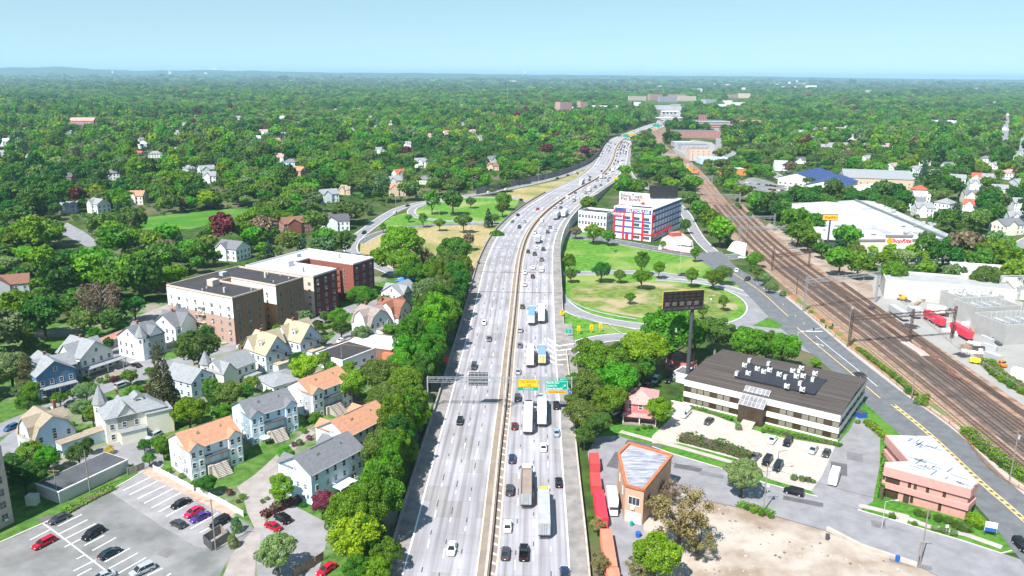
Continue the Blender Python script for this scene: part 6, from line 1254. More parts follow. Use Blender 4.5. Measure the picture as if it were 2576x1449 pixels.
ribbon('orange_bank', [p for p in AVR[:44]], 2.62, 5.6, .06, mat('orange_earth', (.46, .20, .085), .95, .3, .12, (.10, .17, .04), det=8, lo=.45, hi=.55))
P_ = [(1198, 489), (1240, 481), (1300, 467), (1350, 456), (1400, 444), (1440, 430), (1480, 412), (1503, 394), (1520, 366), (1532, 350)]
fence('tall weathered wooden noise wall curving along the woods beside the side lane', P_, 5.5, mat('noise_wall', (.19, .175, .17), .95, .25, .12, (.27, .25, .24), sx=1, sy=1, sz=.2), 'noise_wall', post=14, cat='noise barrier')
bb = B(); Q_ = [G(x, y, 0) for x, y in ((1445, 600), (1448, 575), (1462, 552), (1478, 530))]
FWi = [p for p in FW if 440 < p.y < 640]; bb = B(); wallrun(bb, FWi, BAR+.0, BAR+.5, lambda p: -.1, 1.0, M_rwall); t = bb.obj('retaining_wall'); t['label'] = 'pale concrete retaining wall carrying the freeway past the white annex'; t['category'] = 'retaining wall'; t['kind'] = 'thing'; THINGS.append(t)
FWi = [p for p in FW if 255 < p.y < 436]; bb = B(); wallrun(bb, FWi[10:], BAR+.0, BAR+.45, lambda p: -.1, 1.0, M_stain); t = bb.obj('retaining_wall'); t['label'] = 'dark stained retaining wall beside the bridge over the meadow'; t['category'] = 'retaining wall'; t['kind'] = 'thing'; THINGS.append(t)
for o_ in THINGS:
    if o_.name.split('.')[0] in ('median_barrier', 'parapet_wall', 'low_wall'): o_['kind'] = 'thing'
def guard(label, px, z=.02):
    P_ = poly_path(px, 3, 1, z); o_ = P_[0].copy(); P_ = [p-o_ for p in P_]; T = thing('guard_rail', label, 'guard rail', o_); bb_ = B(); wallrun(bb_, P_, -.06, .06, .45, .8, M_steel); bb_.obj('rail', None, T); b = B()
    for p in P_: b.box(p.x-.07, p.x+.07, p.y-.07, p.y+.07, p.z, p.z+.7)
    b.obj('posts', M_wood, T)
guard('steel guard rail curving round the inside of the loop ramp', [(1413, 724), (1418, 742), (1432, 757), (1458, 773), (1500, 787), (1550, 798), (1600, 806)]); guard('steel guard rail on the outside of the loop ramp by the chevrons', [(1448, 796), (1500, 812), (1550, 822), (1600, 832)]); guard('short guard rail at the nose beside the last chevron', [(1525, 815), (1545, 832), (1563, 842)])
hc = heading(G(1543, 1445, 2.7)-G(1497, 1152, 2.7))
def container(px, py, L_, m, lab, h=2.6, z=.1, rot=None, w=2.44, chassis=0):
    z0_ = z+chassis; g = G(px, py, z0_+h); T = thing('shipping_container', lab, 'container', (g.x, g.y, z), hc if rot is None else rot, 'containers and trailers standing in yards')
    B().box(-w/2, w/2, -L_/2, L_/2, chassis, chassis+h).obj('body', m, T); b = B(); n = int(L_/.6)
    for i in range(n):
        y = -L_/2+L_*(i+.5)/n
        for s in (-1, 1): b.box(s*w/2+(0.003 if s > 0 else -.06), s*w/2+(.06 if s > 0 else -.003), y-.1, y+.1, chassis+.2, chassis+h-.15)
    b.box(-w/2, w/2, -L_/2-.05, -L_/2-.003, chassis, chassis+.12).obj('corrugation', m, T); b = B()
    for x_ in (-.9, -.35, .35, .9): b.box(x_-.03, x_+.03, -L_/2-.09, -L_/2-.052, chassis+.1, chassis+h-.1)
    b.obj('door_bars', X_sal if m != X_wht else M_steel, T)
    if chassis:
        for y in (-L_/2+1.5, -L_/2+2.7):
            for s in (-1, 1): q = ob('wheel', TW[0], T, (s*1.0, y, .5))
        B().box(-.5, .5, -L_/2, L_/2, chassis-.3, chassis-.005).obj('chassis', M_dk, T)
container(1496, 1152, 6.1, X_red, 'short red container at the head of the row, its barred doors showing'); container(1499, 1205, 6.6, X_red, 'short red container second in the row'); container(1511, 1266, 12.6, mat('container_scarlet', (.60, .035, .06), .6, .08, .3), 'long scarlet container beside the parked white box truck'); container(1531, 1375, 13.6, X_sal, 'long faded salmon container behind the thin crowned tree'); container(1548, 1470, 11, X_sal, 'salmon container running off the bottom of the view')
def ytr(px, py, L_, m, lab, rot): container(px, py, L_, m, lab, 2.8, .05, rot, 2.6, 1.1)
yr = heading(G(2380, 815)-G(2318, 779)); mr_ = mat('trailer_red', (.60, .05, .08), .6, .08, .4)
ytr(2352, 790, 13.6, mr_, 'bright red trailer with yellow lettering in the substation yard', yr); ytr(2420, 822, 12.5, mr_, 'bright red trailer backed towards the substation fence', yr); ytr(2262, 776, 13, X_gry, 'grey trailer standing among the rail yard clutter', yr); ytr(2300, 775, 7, X_gry, 'small grey box trailer beside the red ones', yr); ytr(2357, 770, 7, X_wht, 'white flat topped trailer behind the red ones', yr+1.0)
def digger(px, py, lab, m, z=.05, rot=0, sc=1):
    T = simple('excavator', lab, 'excavator', px, py, z, rot); T.scale = (sc, sc, sc)
    for s in (-1, 1): B().box(s*1.0-.3, s*1.0+.3, -1.8, 1.8, 0, .8).obj('track', M_dk, T)
    B().box(-1.2, 1.2, -1.9, .9, .9, 2.1).box(-1.1, 0, -.2, 1.1, 2.1, 3.0).obj('body', m, T); B().box(-1.12, .02, .0, 1.12, 2.3, 2.9).obj('cab_glass', M_cg, T); b = B(); b.bar((.4, .8, 1.6), (.4, 3.6, 4.0), .4, .5); b.bar((.4, 3.6, 4.0), (.4, 5.2, 1.6), .3, .4); b.box(-.1, .9, 4.8, 5.6, .9, 1.7); b.obj('boom', m, T)
digger(1730, 437, 'yellow track machine working on the far railway', flat('machine_yellow', (.75, .38, .02)), sc=2.2); digger(1748, 439, 'orange track machine just behind the yellow one on the railway', flat('machine_orange', (.7, .22, .05)), sc=1.8, rot=1.2)
digger(2268, 755, 'yellow excavator at the edge of the pale yard', flat('machine_yellow', (.75, .38, .02)), sc=.9, rot=.7); digger(2350, 752, 'orange loader beside the white substation wall', flat('machine_orange', (.7, .22, .05)), sc=.9, rot=2)
T = simple('compressor', 'yellow tank compressor beside the ballast heaps', 'machine', 2453, 914, .05, -.4); B().box(-1.9, 1.9, -.8, .8, .5, 1.9).obj('casing', flat('compressor_yellow', (.78, .60, .03)), T)
for s in (-1, 1): B().tube((s*.9, -.85, .35), (s*.9, .85, .35), .35, 10).obj('wheel', M_tyre, T)
t = truck('box', 'orange', X_gry); tpark(t, 2505, 905, 2530, 915, 'orange cabbed truck by the white cabin', .05); t['group'] = 'vehicles in the substation yard'
block('cabin', 'white site cabin at the edge of the substation yard', 'cabin', (*rect3((2535, 935), (2540, 948), (2610, 965))[:2], 9, 3.4), 3, X_wht, X_wht, par=0)
M_sl = mat('rusty_rails', (.20, .11, .08), .9, .2, 1); rs = random.Random(4)
for i, (px, py, L_, w_, hh_, c) in enumerate(((2290, 822, 7, 5, .6, M_dk), (2278, 755, 9, 3, .5, M_dk), (2238, 790, 4, 2, .7, M_wood), (2340, 888, 14, 1.5, .3, M_sl), (2375, 920, 16, 1.6, .4, M_sl), (2395, 945, 10, 2.5, .6, M_sl), (2420, 895, 5, 4, .7, M_dk), (2440, 880, 7, 4, .5, M_sl), (2465, 893, 5, 3, .5, M_wood), (2193, 778, 3, 3, 1.4, M_dk))):
    T = simple('material_heap', f"{['flat dark','long dark','small wooden','long rusty rail','second long rusty rail','tangled rusty','square dark','broad rusty','low timber','tall dark'][i]} heap of track material in the rail yard", 'heap', px, py, .05, .0 if L_ > 8 else rs.uniform(0, 3)); b = B()
    for k in range(16): x_ = rs.uniform(-w_/2, w_/2); y_ = rs.uniform(-L_*.15, L_*.15); a_ = rs.uniform(-.25, .25); b.bar((x_, y_-L_*.33, rs.uniform(.1, hh_)), (x_+a_*L_*.3, y_+L_*.33, rs.uniform(.1, hh_)), .22, .22)
    b.obj('lengths', c, T)
T = simple('plastic_sheeting', 'pale pinkish sheeting laid along the rail yard', 'sheeting', 2300, 877, .06); o_ = G(2300, 877); bb_ = B(); wallrun(bb_, [G(x, y)-o_ for x, y in ((2276, 861), (2295, 872), (2315, 885), (2328, 896))], -1.6, 1.6, 0, .25, flat('sheet_pink', (.70, .52, .48))); bb_.obj('sheet', None, T)
fence('wire mesh fence between rail yard and substation', [(2235, 735), (2300, 785), (2400, 870), (2500, 945), (2600, 1010)], 2.2, mat('mesh_grey', (.33, .31, .29), .8, .1, 1), 'mesh_fence', post=6)
M_rail = flat('rail_steel', (.20, .13, .10), .4, .5, .5); M_tie = mat('timber_sleeper', (.36, .27, .19), .95, .25, 1); M_tie2 = mat('dark_sleeper', (.13, .095, .08), .95, .25, 1)
def track(off, k, P_, lab, tie=None):
    Q_ = offset(P_, off, .06); o_ = Q_[0].copy(); Q_ = [q-o_ for q in Q_]; T = thing('railway_track', lab, 'railway track', o_, 0, 'parallel railway tracks');
    for s in (-.75, .75): b = B(); wallrun(b, Q_, s-.07, s+.07, .15, .34, M_rail); b.obj('rail', None, T)
    Z = resample(Q_, .75 if 0 else 1.0); N_ = normals(Z); b = B()
    for i in range(0, len(Z)):
        if (Z[i]+o_).y > 620: break
        b.bar(Z[i]-N_[i]*1.3+Vector((0, 0, .1)), Z[i]+N_[i]*1.3+Vector((0, 0, .1)), .42 if tie else .30, .16)
    b.obj('sleepers', tie or M_tie2, T)
for i, off in enumerate((0, 4.2, 9.0, 13.2, 18.0, 22.5)):
    track(off, i, TR, ['railway track nearest the avenue, on pale timber sleepers', 'second railway track from the avenue', 'third railway track from the avenue', 'fourth railway track from the avenue', 'fifth railway track from the avenue', 'outermost main line track towards the yard'][i], M_tie if i == 0 else None)
TR2 = smooth(resample([G(*p) for p in [(2750, 1200), (2576, 1085), (2440, 985), (2340, 905), (2200, 800), (2080, 710)]], 10), 4); track(0, 7, TR2, 'yard siding beside the gravel strip'); track(7, 8, TR2, 'yard siding nearest the substation fence')
ribbon('dark_ballast', [p for p in TR if p.y < 420], 6.6, 15.6, .062, mat('sooty_ballast', (.085, .07, .065), .95, .3, .15, (.19, .15, .13), det=8))
M_rigs = MC['portal_steel']
M_rust = flat('rusty_steel', (.10, .06, .045), .8)
def portal(lx, ly, rx, ry, by, lab, m, mid=None, ty=None, r=.09, drop=True, n=16):
    A = G(lx, ly); C = G(rx, ry); h = HT(lx, ly, by); T = thing('catenary_portal', lab, 'catenary portal', (A.x, A.y, 0), 0, 'overhead line portals across the railway'); e = C-A
    b = B(); truss(b, (0, 0, h), (e.x, e.y, h), .9, 1.3, n, r); b.obj('truss_beam', m, T)
    for f in (0, 1)+((mid,) if mid else ()):
        b = B(); truss(b, (e.x*f, e.y*f, 0), (e.x*f, e.y*f, h+2.2), .7, .7, 9, r*.8); b.obj('mast', m, T)
    b = B()
    for i in range(5): f = (i+.7)/6; b.bar((e.x*f, e.y*f, h-.6), (e.x*f, e.y*f, h-2.4), .1, .1); b.bar((e.x*f-.9, e.y*f, h-2.4), (e.x*f+.9, e.y*f, h-2.4), .08, .08)
    b.obj('insulator_arms', M_steel, T); return h
hp_ = portal(2135, 872, 2393, 852, 801, 'rusty brown line portal nearest the camera with three lattice masts', M_rust, .58, r=.11)
portal(2022, 784, 2202, 760, 708, 'grey steel line portal where the sidings begin', M_rigs); portal(1941, 682, 2034, 672, 644, 'rusty line portal beyond the ring ramp', M_rust)
portal(1859, 612, 1991, 610, 574, 'grey steel line portal by the white bridge wing wall', M_rigs, r=.12); portal(1829, 582, 1946, 581, 547, 'grey steel line portal just beyond the bridge', M_rigs, r=.12); portal(1752, 512, 1860, 515, 489, 'grey steel line portal level with the black billboard', M_rigs, r=.14); portal(1716, 465, 1790, 468, 444, 'grey steel line portal at the track machines', M_rigs, r=.16); portal(1688, 430, 1739, 430, 414, 'distant grey line portal behind the roadside wood', M_steel, r=.18); portal(1665, 404, 1700, 405, 389, 'very distant grey line portal at the railway bend', M_steel, r=.2, n=8)
for i, off in enumerate((0, 4.2, 9, 13.2)):
    P_ = [p for p in TR if p.y < 700][::2]; Q_ = offset(P_, off, 0); o_ = Q_[0].copy(); b = B()
    for a_, c_ in zip(Q_, Q_[1:]): b.tube(a_-o_+Vector((0, 0, 6.3)), c_-o_+Vector((0, 0, 6.3)), .035, 3); b.tube(a_-o_+Vector((0, 0, 7.4)), c_-o_+Vector((0, 0, 7.4)), .035, 3)
    t = thing('contact_wire', ['contact wire over the track nearest the avenue', 'contact wire over the second track', 'contact wire over the third track', 'contact wire over the fourth track'][i], 'wire', o_, 0, 'overhead line wires'); b.obj('cable', M_black, t)
for i, (px, py, ty, lab) in enumerate(((1943, 680, 612, 'lone brown mast beside the tracks past the ring ramp'), (1880, 600, 560, 'brown mast before the white bridge wing wall'), (2003, 741, 690, 'short brown mast near the grey portal'))): upole(px, py, ty, lab, 1, m=M_rust)
T = simple('wing_wall', 'white triangular concrete wing wall where the street dips under the railway', 'retaining wall', 1850, 636); o_ = G(1850, 636)
b = B(); P_ = [G(1829, 629)-o_, G(1875, 645)-o_, G(1862, 633, 4)-o_]; b.face([P_[0], P_[1], Vector((P_[1].x, P_[1].y, 5.5)), Vector((P_[0].x+2, P_[0].y, 3.6))]); b.face([Vector((P_[0].x+2, P_[0].y, 3.6)), Vector((P_[1].x, P_[1].y, 5.5)), Vector((P_[1].x+3, P_[1].y+9, 5.5)), Vector((P_[0].x+6, P_[0].y+7, 4.5))]); b.obj('slab', wallm('pale_wing', (.68, .67, .63)), T)
S_con = mat('substation_concrete', (.36, .355, .34), .9, .07, .3, det=6); S_pan = wallm('panel_white', (.50, .48, .45))
def yard_block(lab, b0, b1, b2, ty, Ld=None, m=S_con, units=0, Wd=None):
    o_, a_, L_, W_ = rect3(b0, b1, b2); h = HT(*b1, ty); L_ = Ld or L_; W_ = Wd or W_; T = thing('substation_enclosure', lab, 'substation', (*o_, 0), a_, 'concrete enclosures of the substation'); t = .5
    b = B(); b.box(0, L_, 0, t, 0, h).box(0, L_, W_-t, W_, 0, h).box(0, t, t, W_-t, 0, h).box(L_-t, L_, t, W_-t, 0, h).obj('wall', m, T); B().box(t, L_-t, t, W_-t, 0, h*.55).obj('equipment_floor', flat('yard_grey', (.42, .42, .42)), T)
    rs = random.Random(8); b = B()
    for i in range(units): x_ = t+2+(L_-5)*((i % 7)+.5)/7; y_ = W_*(.3+.4*(i//7)); b.tube((x_, y_, h*.55), (x_, y_, h+1.6), .16, 6); b.box(x_-.7, x_+.7, y_-.12, y_+.12, h+1.0, h+1.25)
    if units: b.obj('bushing', M_steel, T)
    for i in range(3): b = B(); b.box(L_*(.2+.25*i), L_*(.3+.25*i), W_*.3, W_*.7, h*.55+.003, h*.9); b.obj('transformer', flat('transformer_grey', (.36, .37, .38)), T)
yard_block('concrete transformer enclosure nearest the rail yard', (2482, 832), (2524, 869), (2640, 862), 818, None, S_con, 14); yard_block('middle concrete transformer enclosure of three', (2411, 797), (2452, 824), (2560, 818), 774, None, S_con, 14); yard_block('rear concrete transformer enclosure by the white wall', (2363, 764), (2409, 784), (2520, 780), 748, None, S_con, 14)
T = block('switch_house', 'long white panelled substation hall with ribbed sides', 'substation', (*rect3((2205, 735), (2222, 750), (2390, 765))[:2], 52, 20), HT(2222, 750, 706), S_pan, mat('hall_roof', (.33, .33, .33), .8, .1, .2), par=.8); o_, a_, L_, W_ = rect3((2205, 735), (2222, 750), (2390, 765))
b = B()
for i in range(34): b.box(12+i*1.0, 12.4+i*1.0, -.25, -.004, 1.5, 7)
b.obj('louvres', M_frame, T)
block('switch_house', 'higher white roofed hall at the edge of the view', 'substation', (*rect3((2395, 735), (2410, 742), (2576, 755))[:2], 60, 26), 9.5, wallm('hall_cream', (.66, .64, .60)), Rf_wht, par=.8, units=10)
T = simple('transmission_frame', 'galvanised bus frame standing in the substation', 'substation frame', 2560, 760); b = B()
for x_ in (-9, 0, 9): truss(b, (x_, 0, 0), (x_, 0, 12), .8, .8, 6, .08)
truss(b, (-9, 0, 12), (9, 0, 12), .8, .8, 12, .08); b.obj('lattice', M_steel, T)
hm = HT(2075, 637, 603); Rp = [(2070, 603), (2412, 600), (2200, 505), (2152, 503), (1965, 512)]
Pm = [G(x_, y_, hm) for x_, y_ in Rp]; c0 = Pm[0].copy(); c0.z = 0; q = [(p.x-c0.x, p.y-c0.y) for p in Pm]; exc([(p.x, p.y) for p in Pm])
T = thing('supermarket', 'vast white flat roofed supermarket with grey parapet and red lettering', 'supermarket', c0); B().prism(q, -.2, hm-1.3).obj('wall', wallm('market_cream', (.68, .64, .56)), T); B().prism(inset(q, -.25), hm-1.3, hm-.1).obj('fascia', flat('market_grey', (.22, .22, .22)), T); B().prism(inset(q, .6), hm-.096, hm-.02).obj('roof', mat('market_roof', (.27, .28, .31), .8, .12, .06, (.46, .46, .47), det=9, lo=.3, hi=.5), T)
s0, s1 = G(2152, 505, hm)-c0, G(2378, 601, hm)-c0; bb_ = B(); wallrun(bb_, [Vector((s0.x, s0.y, 0)), Vector((s1.x, s1.y, 0))], -.8, .8, hm-.02, hm+1.3, flat('market_step', (.17, .20, .19))); bb_.obj('roof_step', None, T)
rs = random.Random(2)
for cx_, cy_, n_ in ((2235, 527, 7), (2322, 566, 12), (2300, 592, 14), (2100, 545, 0)):
    if not n_: continue
    g = G(cx_, cy_, hm)-c0; b = B()
    for k in range(n_): x_, y_ = g.x+rs.uniform(-8, 8), g.y+rs.uniform(-7, 7); b.box(x_-1.0, x_+1.0, y_-.8, y_+.8, hm, hm+1.1)
    b.obj('condenser_group', M_steel, T)
b = B()
for k in range(42):
    f = rs.random(); u = rs.random(); p = G(1990+f*330, 515+u*80, hm)-c0
    if inpoly(p.x, p.y, q): b.box(p.x-rs.uniform(.4, 3), p.x+.4, p.y-rs.uniform(.3, 1.2), p.y+.3, hm-.01, hm+rs.choice([.03, .03, .8]))
b.obj('skylight_curb', flat('roof_patch', (.16, .17, .18)), T)
e0, e1 = G(2227, 604, hm), G(2291, 604, hm); w_ = (e1-e0).length; T.select_get
pa = Vector((e0.x-c0.x, e0.y-c0.y)); B().box(pa.x, pa.x+w_, pa.y-1.2, pa.y-.3, 0, hm+2.0).obj('entrance_block', wallm('market_white', (.74, .72, .68)), T); B().box(pa.x-.3, pa.x+w_+.3, pa.y-1.5, pa.y-.2, hm+2.003, hm+3.2).obj('entrance_cap', flat('market_grey', (.22, .22, .22)), T)
text('ShopRite', 3.3, M_sred, T, (pa.x+w_*.55, pa.y-1.25, hm-.2), (R(90), 0, 0), .05, bold=.08, shear=.3); B().tube((pa.x+w_*.13, pa.y-1.22, hm-.1), (pa.x+w_*.13, pa.y-1.35, hm-.1), 1.7, 16).obj('roundel', S_amb, T)
for s_ in (.1, .3, .8): B().box(pa.x+w_*s_, pa.x+w_*(s_+.14), pa.y-2.2, pa.y-1.21, 0, 3.5).obj('entrance_awning', flat('awning_grey', (.3, .3, .3)), T)
Yp = G(2078, 647).y; T = thing('pylon_sign', 'tall yellow supermarket sign on a dark pole before the white roof', 'sign', (G(2078, 647).x, Yp, 0)); a, c = PY(2068.5, 553, Yp), PY(2106.5, 540, Yp); X0 = G(2078, 647).x
B().tube((0, 0, 0), (0, 0, a.z), .5, 10).obj('pole', M_dk, T); p = panel(T, a.x-X0, c.x-X0, a.z, c.z, S_yel, -.5, 'sign_panel', None); B().box(a.x-X0-.3, c.x-X0+.3, -.45, .3, a.z-.3, c.z+.3).obj('sign_box', M_dk, T); text('ShopRite', (c.z-a.z)*.62, M_sred, p, ((a.x+c.x)/2-X0, -.63, (a.z+c.z)/2), (R(90), 0, 0), .01, bold=.04, shear=.3)
B().box(0, 1, 0, 1, 0, 0.1)
# ================================================================ FAR BUILDINGS
CLEAR = []
def far(px, py, L_, W_, H_, wall, roof, lab, style='gable', rot=None, rise=3, name='house', zc=None, gap=None, win=2, cat='house', group=None, cross=True, sp=3.2):
    zc = H_+rise*.4 if zc is None else zc; g = G(px, py, zc); d = math.hypot(g.x, g.y); a_ = (rot if rot is not None else rs.uniform(-.7, .7))
    ca_, sa_ = math.cos(a_), math.sin(a_); o_ = (g.x-(L_/2*ca_-W_/2*sa_), g.y-(L_/2*sa_+W_/2*ca_)); T = thing(name, lab, cat, (*o_, 0), a_, group); exc([(g.x-L_*.7, g.y-W_*.8), (g.x+L_*.7, g.y-W_*.8), (g.x+L_*.7, g.y+W_*.8), (g.x-L_*.7, g.y+W_*.8)])
    dep = math.atan2(CAMH, d); CLEAR.append((g.x, g.y, gap if gap is not None else min(160 if px < 1700 else 90, (18-H_*.45)/math.tan(dep)), max(L_*.62, 7)))
    bw_, br_ = B(), B()
    if style == 'flat': bw_.box(0, L_, 0, W_, -.3, H_); br_.box(.3, L_-.3, .3, W_-.3, H_+.003, H_+.15); bw_.box(-.1, L_+.1, -.1, .3, H_+.003, H_+.8).box(-.1, .3, .302, W_, H_+.003, H_+.8)
    elif style == 'hip': bw_.box(0, L_, 0, W_, -.3, H_); hip(br_, 0, L_, 0, W_, H_, rise)
    else:
        extr(bw_, br_, gab(W_, H_, rise), 0, L_, 'x', 0, -.3, .4)
        if cross: extr(bw_, br_, gab(L_*.45, H_-.05, rise*.85), -1.0, W_*.5, 'y', L_*.12, -.3, .3)
    bw_.obj('wall', wall, T); ro_ = br_.obj('roof', roof, T)
    if style != 'flat' and L_ < 20: B().box(L_*.7, L_*.7+.7, W_*.5, W_*.5+.7, H_, H_+rise+1).obj('chimney', M_brick, ro_)
    if win and d < 1400: autowin(T, o_, a_, L_, W_, H_, win, sp, 1.1, 1.5, faces='013')
    elif win:
        b = B(); fl_ = max(1, int(H_/3.2)); n_ = max(2, int(L_/3.6))
        for f in range(fl_):
            z_ = 1.1+f*H_/fl_; b.box(1, L_-1, -.06, -.004, z_, z_+1.4) if n_ > 14 else [b.box(L_*(k+.3)/n_, L_*(k+.7)/n_, -.06, -.004, z_, z_+1.5) for k in range(n_)]
        b.obj('window_rows', M_pane, T)
    return T
rs = random.Random(12); Wc = {'w': W_white, 'c': W_cream, 'b': W_lblue, 'g': W_grey, 't': W_tan, 'r': W_brn, 'p': wallm('salmon', (.55, .30, .24)), 'W': W_warm, 'k': M_brick}; Rc = {'g': R_gr, 'l': R_lg, 'o': R_or, 'r': R_red, 'b': R_br, 't': R_tan, 'd': R_dk, 'p': R_pk, 'w': Rf_wht}
WN = {'w': 'white', 'c': 'cream', 'b': 'pale blue', 'g': 'grey', 't': 'tan', 'r': 'brown', 'p': 'salmon', 'W': 'off white', 'k': 'brick'}; RNm = {'g': 'grey', 'l': 'light grey', 'o': 'terracotta', 'r': 'red', 'b': 'brown', 't': 'tan', 'd': 'dark', 'p': 'pink', 'w': 'white'}
FH = '''72 392 g l|3 382 w l|350 384 p r|391 384 w l|475 420 b l|519 421 w l|528 437 w l|282 430 w g|172 440 r d|175 514 g l|247 506 w l|345 486 c o|585 614 w g|440 374 w l|706 390 w p|733 404 b g|753 424 p o|824 482 w l|874 472 t t|1004 431 W r|989 449 w l|999 467 t o|1069 447 c g|954 374 w l|1059 402 w l|1244 414 t b|1239 397 w g|744 552 k b|841 547 w d|20 702 g b|287 322 w l|180 331 g l|462 311 w l|445 331 t l|350 349 w g|360 358 w w|582 334 w l|600 294 w l|605 271 w l|535 270 g l|597 314 w l|425 321 W t|931 294 w l|944 318 w g|844 275 w l|931 259 w w|1039 259 w l|1156 264 w l|1166 309 w g|1206 344 w g|1079 339 c p|1126 331 w o|751 309 g l|711 294 w w|819 319 W p|889 324 w g|664 329 w p|711 336 w l|691 351 t o|904 274 t l|986 306 t l|1001 289 t b|1186 329 W p|1029 359 w l|653 345 w w|24 345 w l|10 352 w w|55 362 g l
2302 422 w l|2357 432 w l|2307 502 w g|2322 516 w l|2315 472 t r|2317 487 w w|2410 444 w l|2454 456 w l|2444 484 c g|2447 508 w r|2460 440 W r|2487 442 w l|2567 402 w l|2567 504 w l|2535 557 c g|2557 539 w l|2014 399 w d|1964 409 w w|2072 367 w l|2127 367 W p|2229 369 w l|2254 379 w l|2439 369 w l|2480 366 w r|1969 319 g l|2127 319 w l|2197 314 w l|2144 339 w l|2147 354 p p|2042 346 b l|2074 366 w l|2242 354 w l|2289 339 w w|2299 309 w l|2367 291 g l|2409 346 w l|2444 354 w w|2479 349 w l|2522 359 W o|2232 364 w p|2527 251 w w|2502 256 w l|2412 263 w l|2247 414 w t|2330 398 w l|2385 412 w g|2500 412 w l|2540 430 w p|2420 398 w l|2290 395 W l|2180 395 w l|2515 470 w l|2560 455 g l|2380 505 w l|2280 445 w w|2560 385 w l|2480 395 w g|2330 368 w l|2180 362 w l|2020 330 w l|2000 345 w p|1985 362 w l|2050 318 w l|2250 330 w l|2350 345 w l|2560 330 w l|2530 320 w l|2540 285 w w|2490 300 w l'''
for s_ in FH.replace('\n', '|').split('|'):
    x_, y_, w_, r_ = s_.split(); x_, y_ = float(x_), float(y_); big = y_ > 540; L_ = rs.uniform(11, 15)*(1.25 if big else .88 if x_ > 1900 else 1)
    g = G(x_, y_, 7); n_ = min(LMK0, key=lambda l: abs(l[0]-x_)+abs(l[1]-y_)*1.5); hv = '' if x_ == n_[0] else ('right of ' if x_ > n_[0] else 'left of ')
    far(x_, y_, L_, rs.uniform(9, 12), 6.6 if rs.random() < .75 else 4, Wc[w_], Rc[r_], f"{WN[w_]} house with {RNm[r_]} roof, {hv}{n_[2]}", style='hip' if rs.random() < .22 else 'gable', rise=3.4)
K = mat('far_brick', (.36, .17, .15), .9, .1, .3); Kp = mat('far_pink_brick', (.46, .26, .24), .9, .1, .3); Kc = mat('far_cream', (.60, .50, .40), .9, .1, .3); Kg = mat('far_grey_wall', (.36, .36, .40), .9, .1, .3)
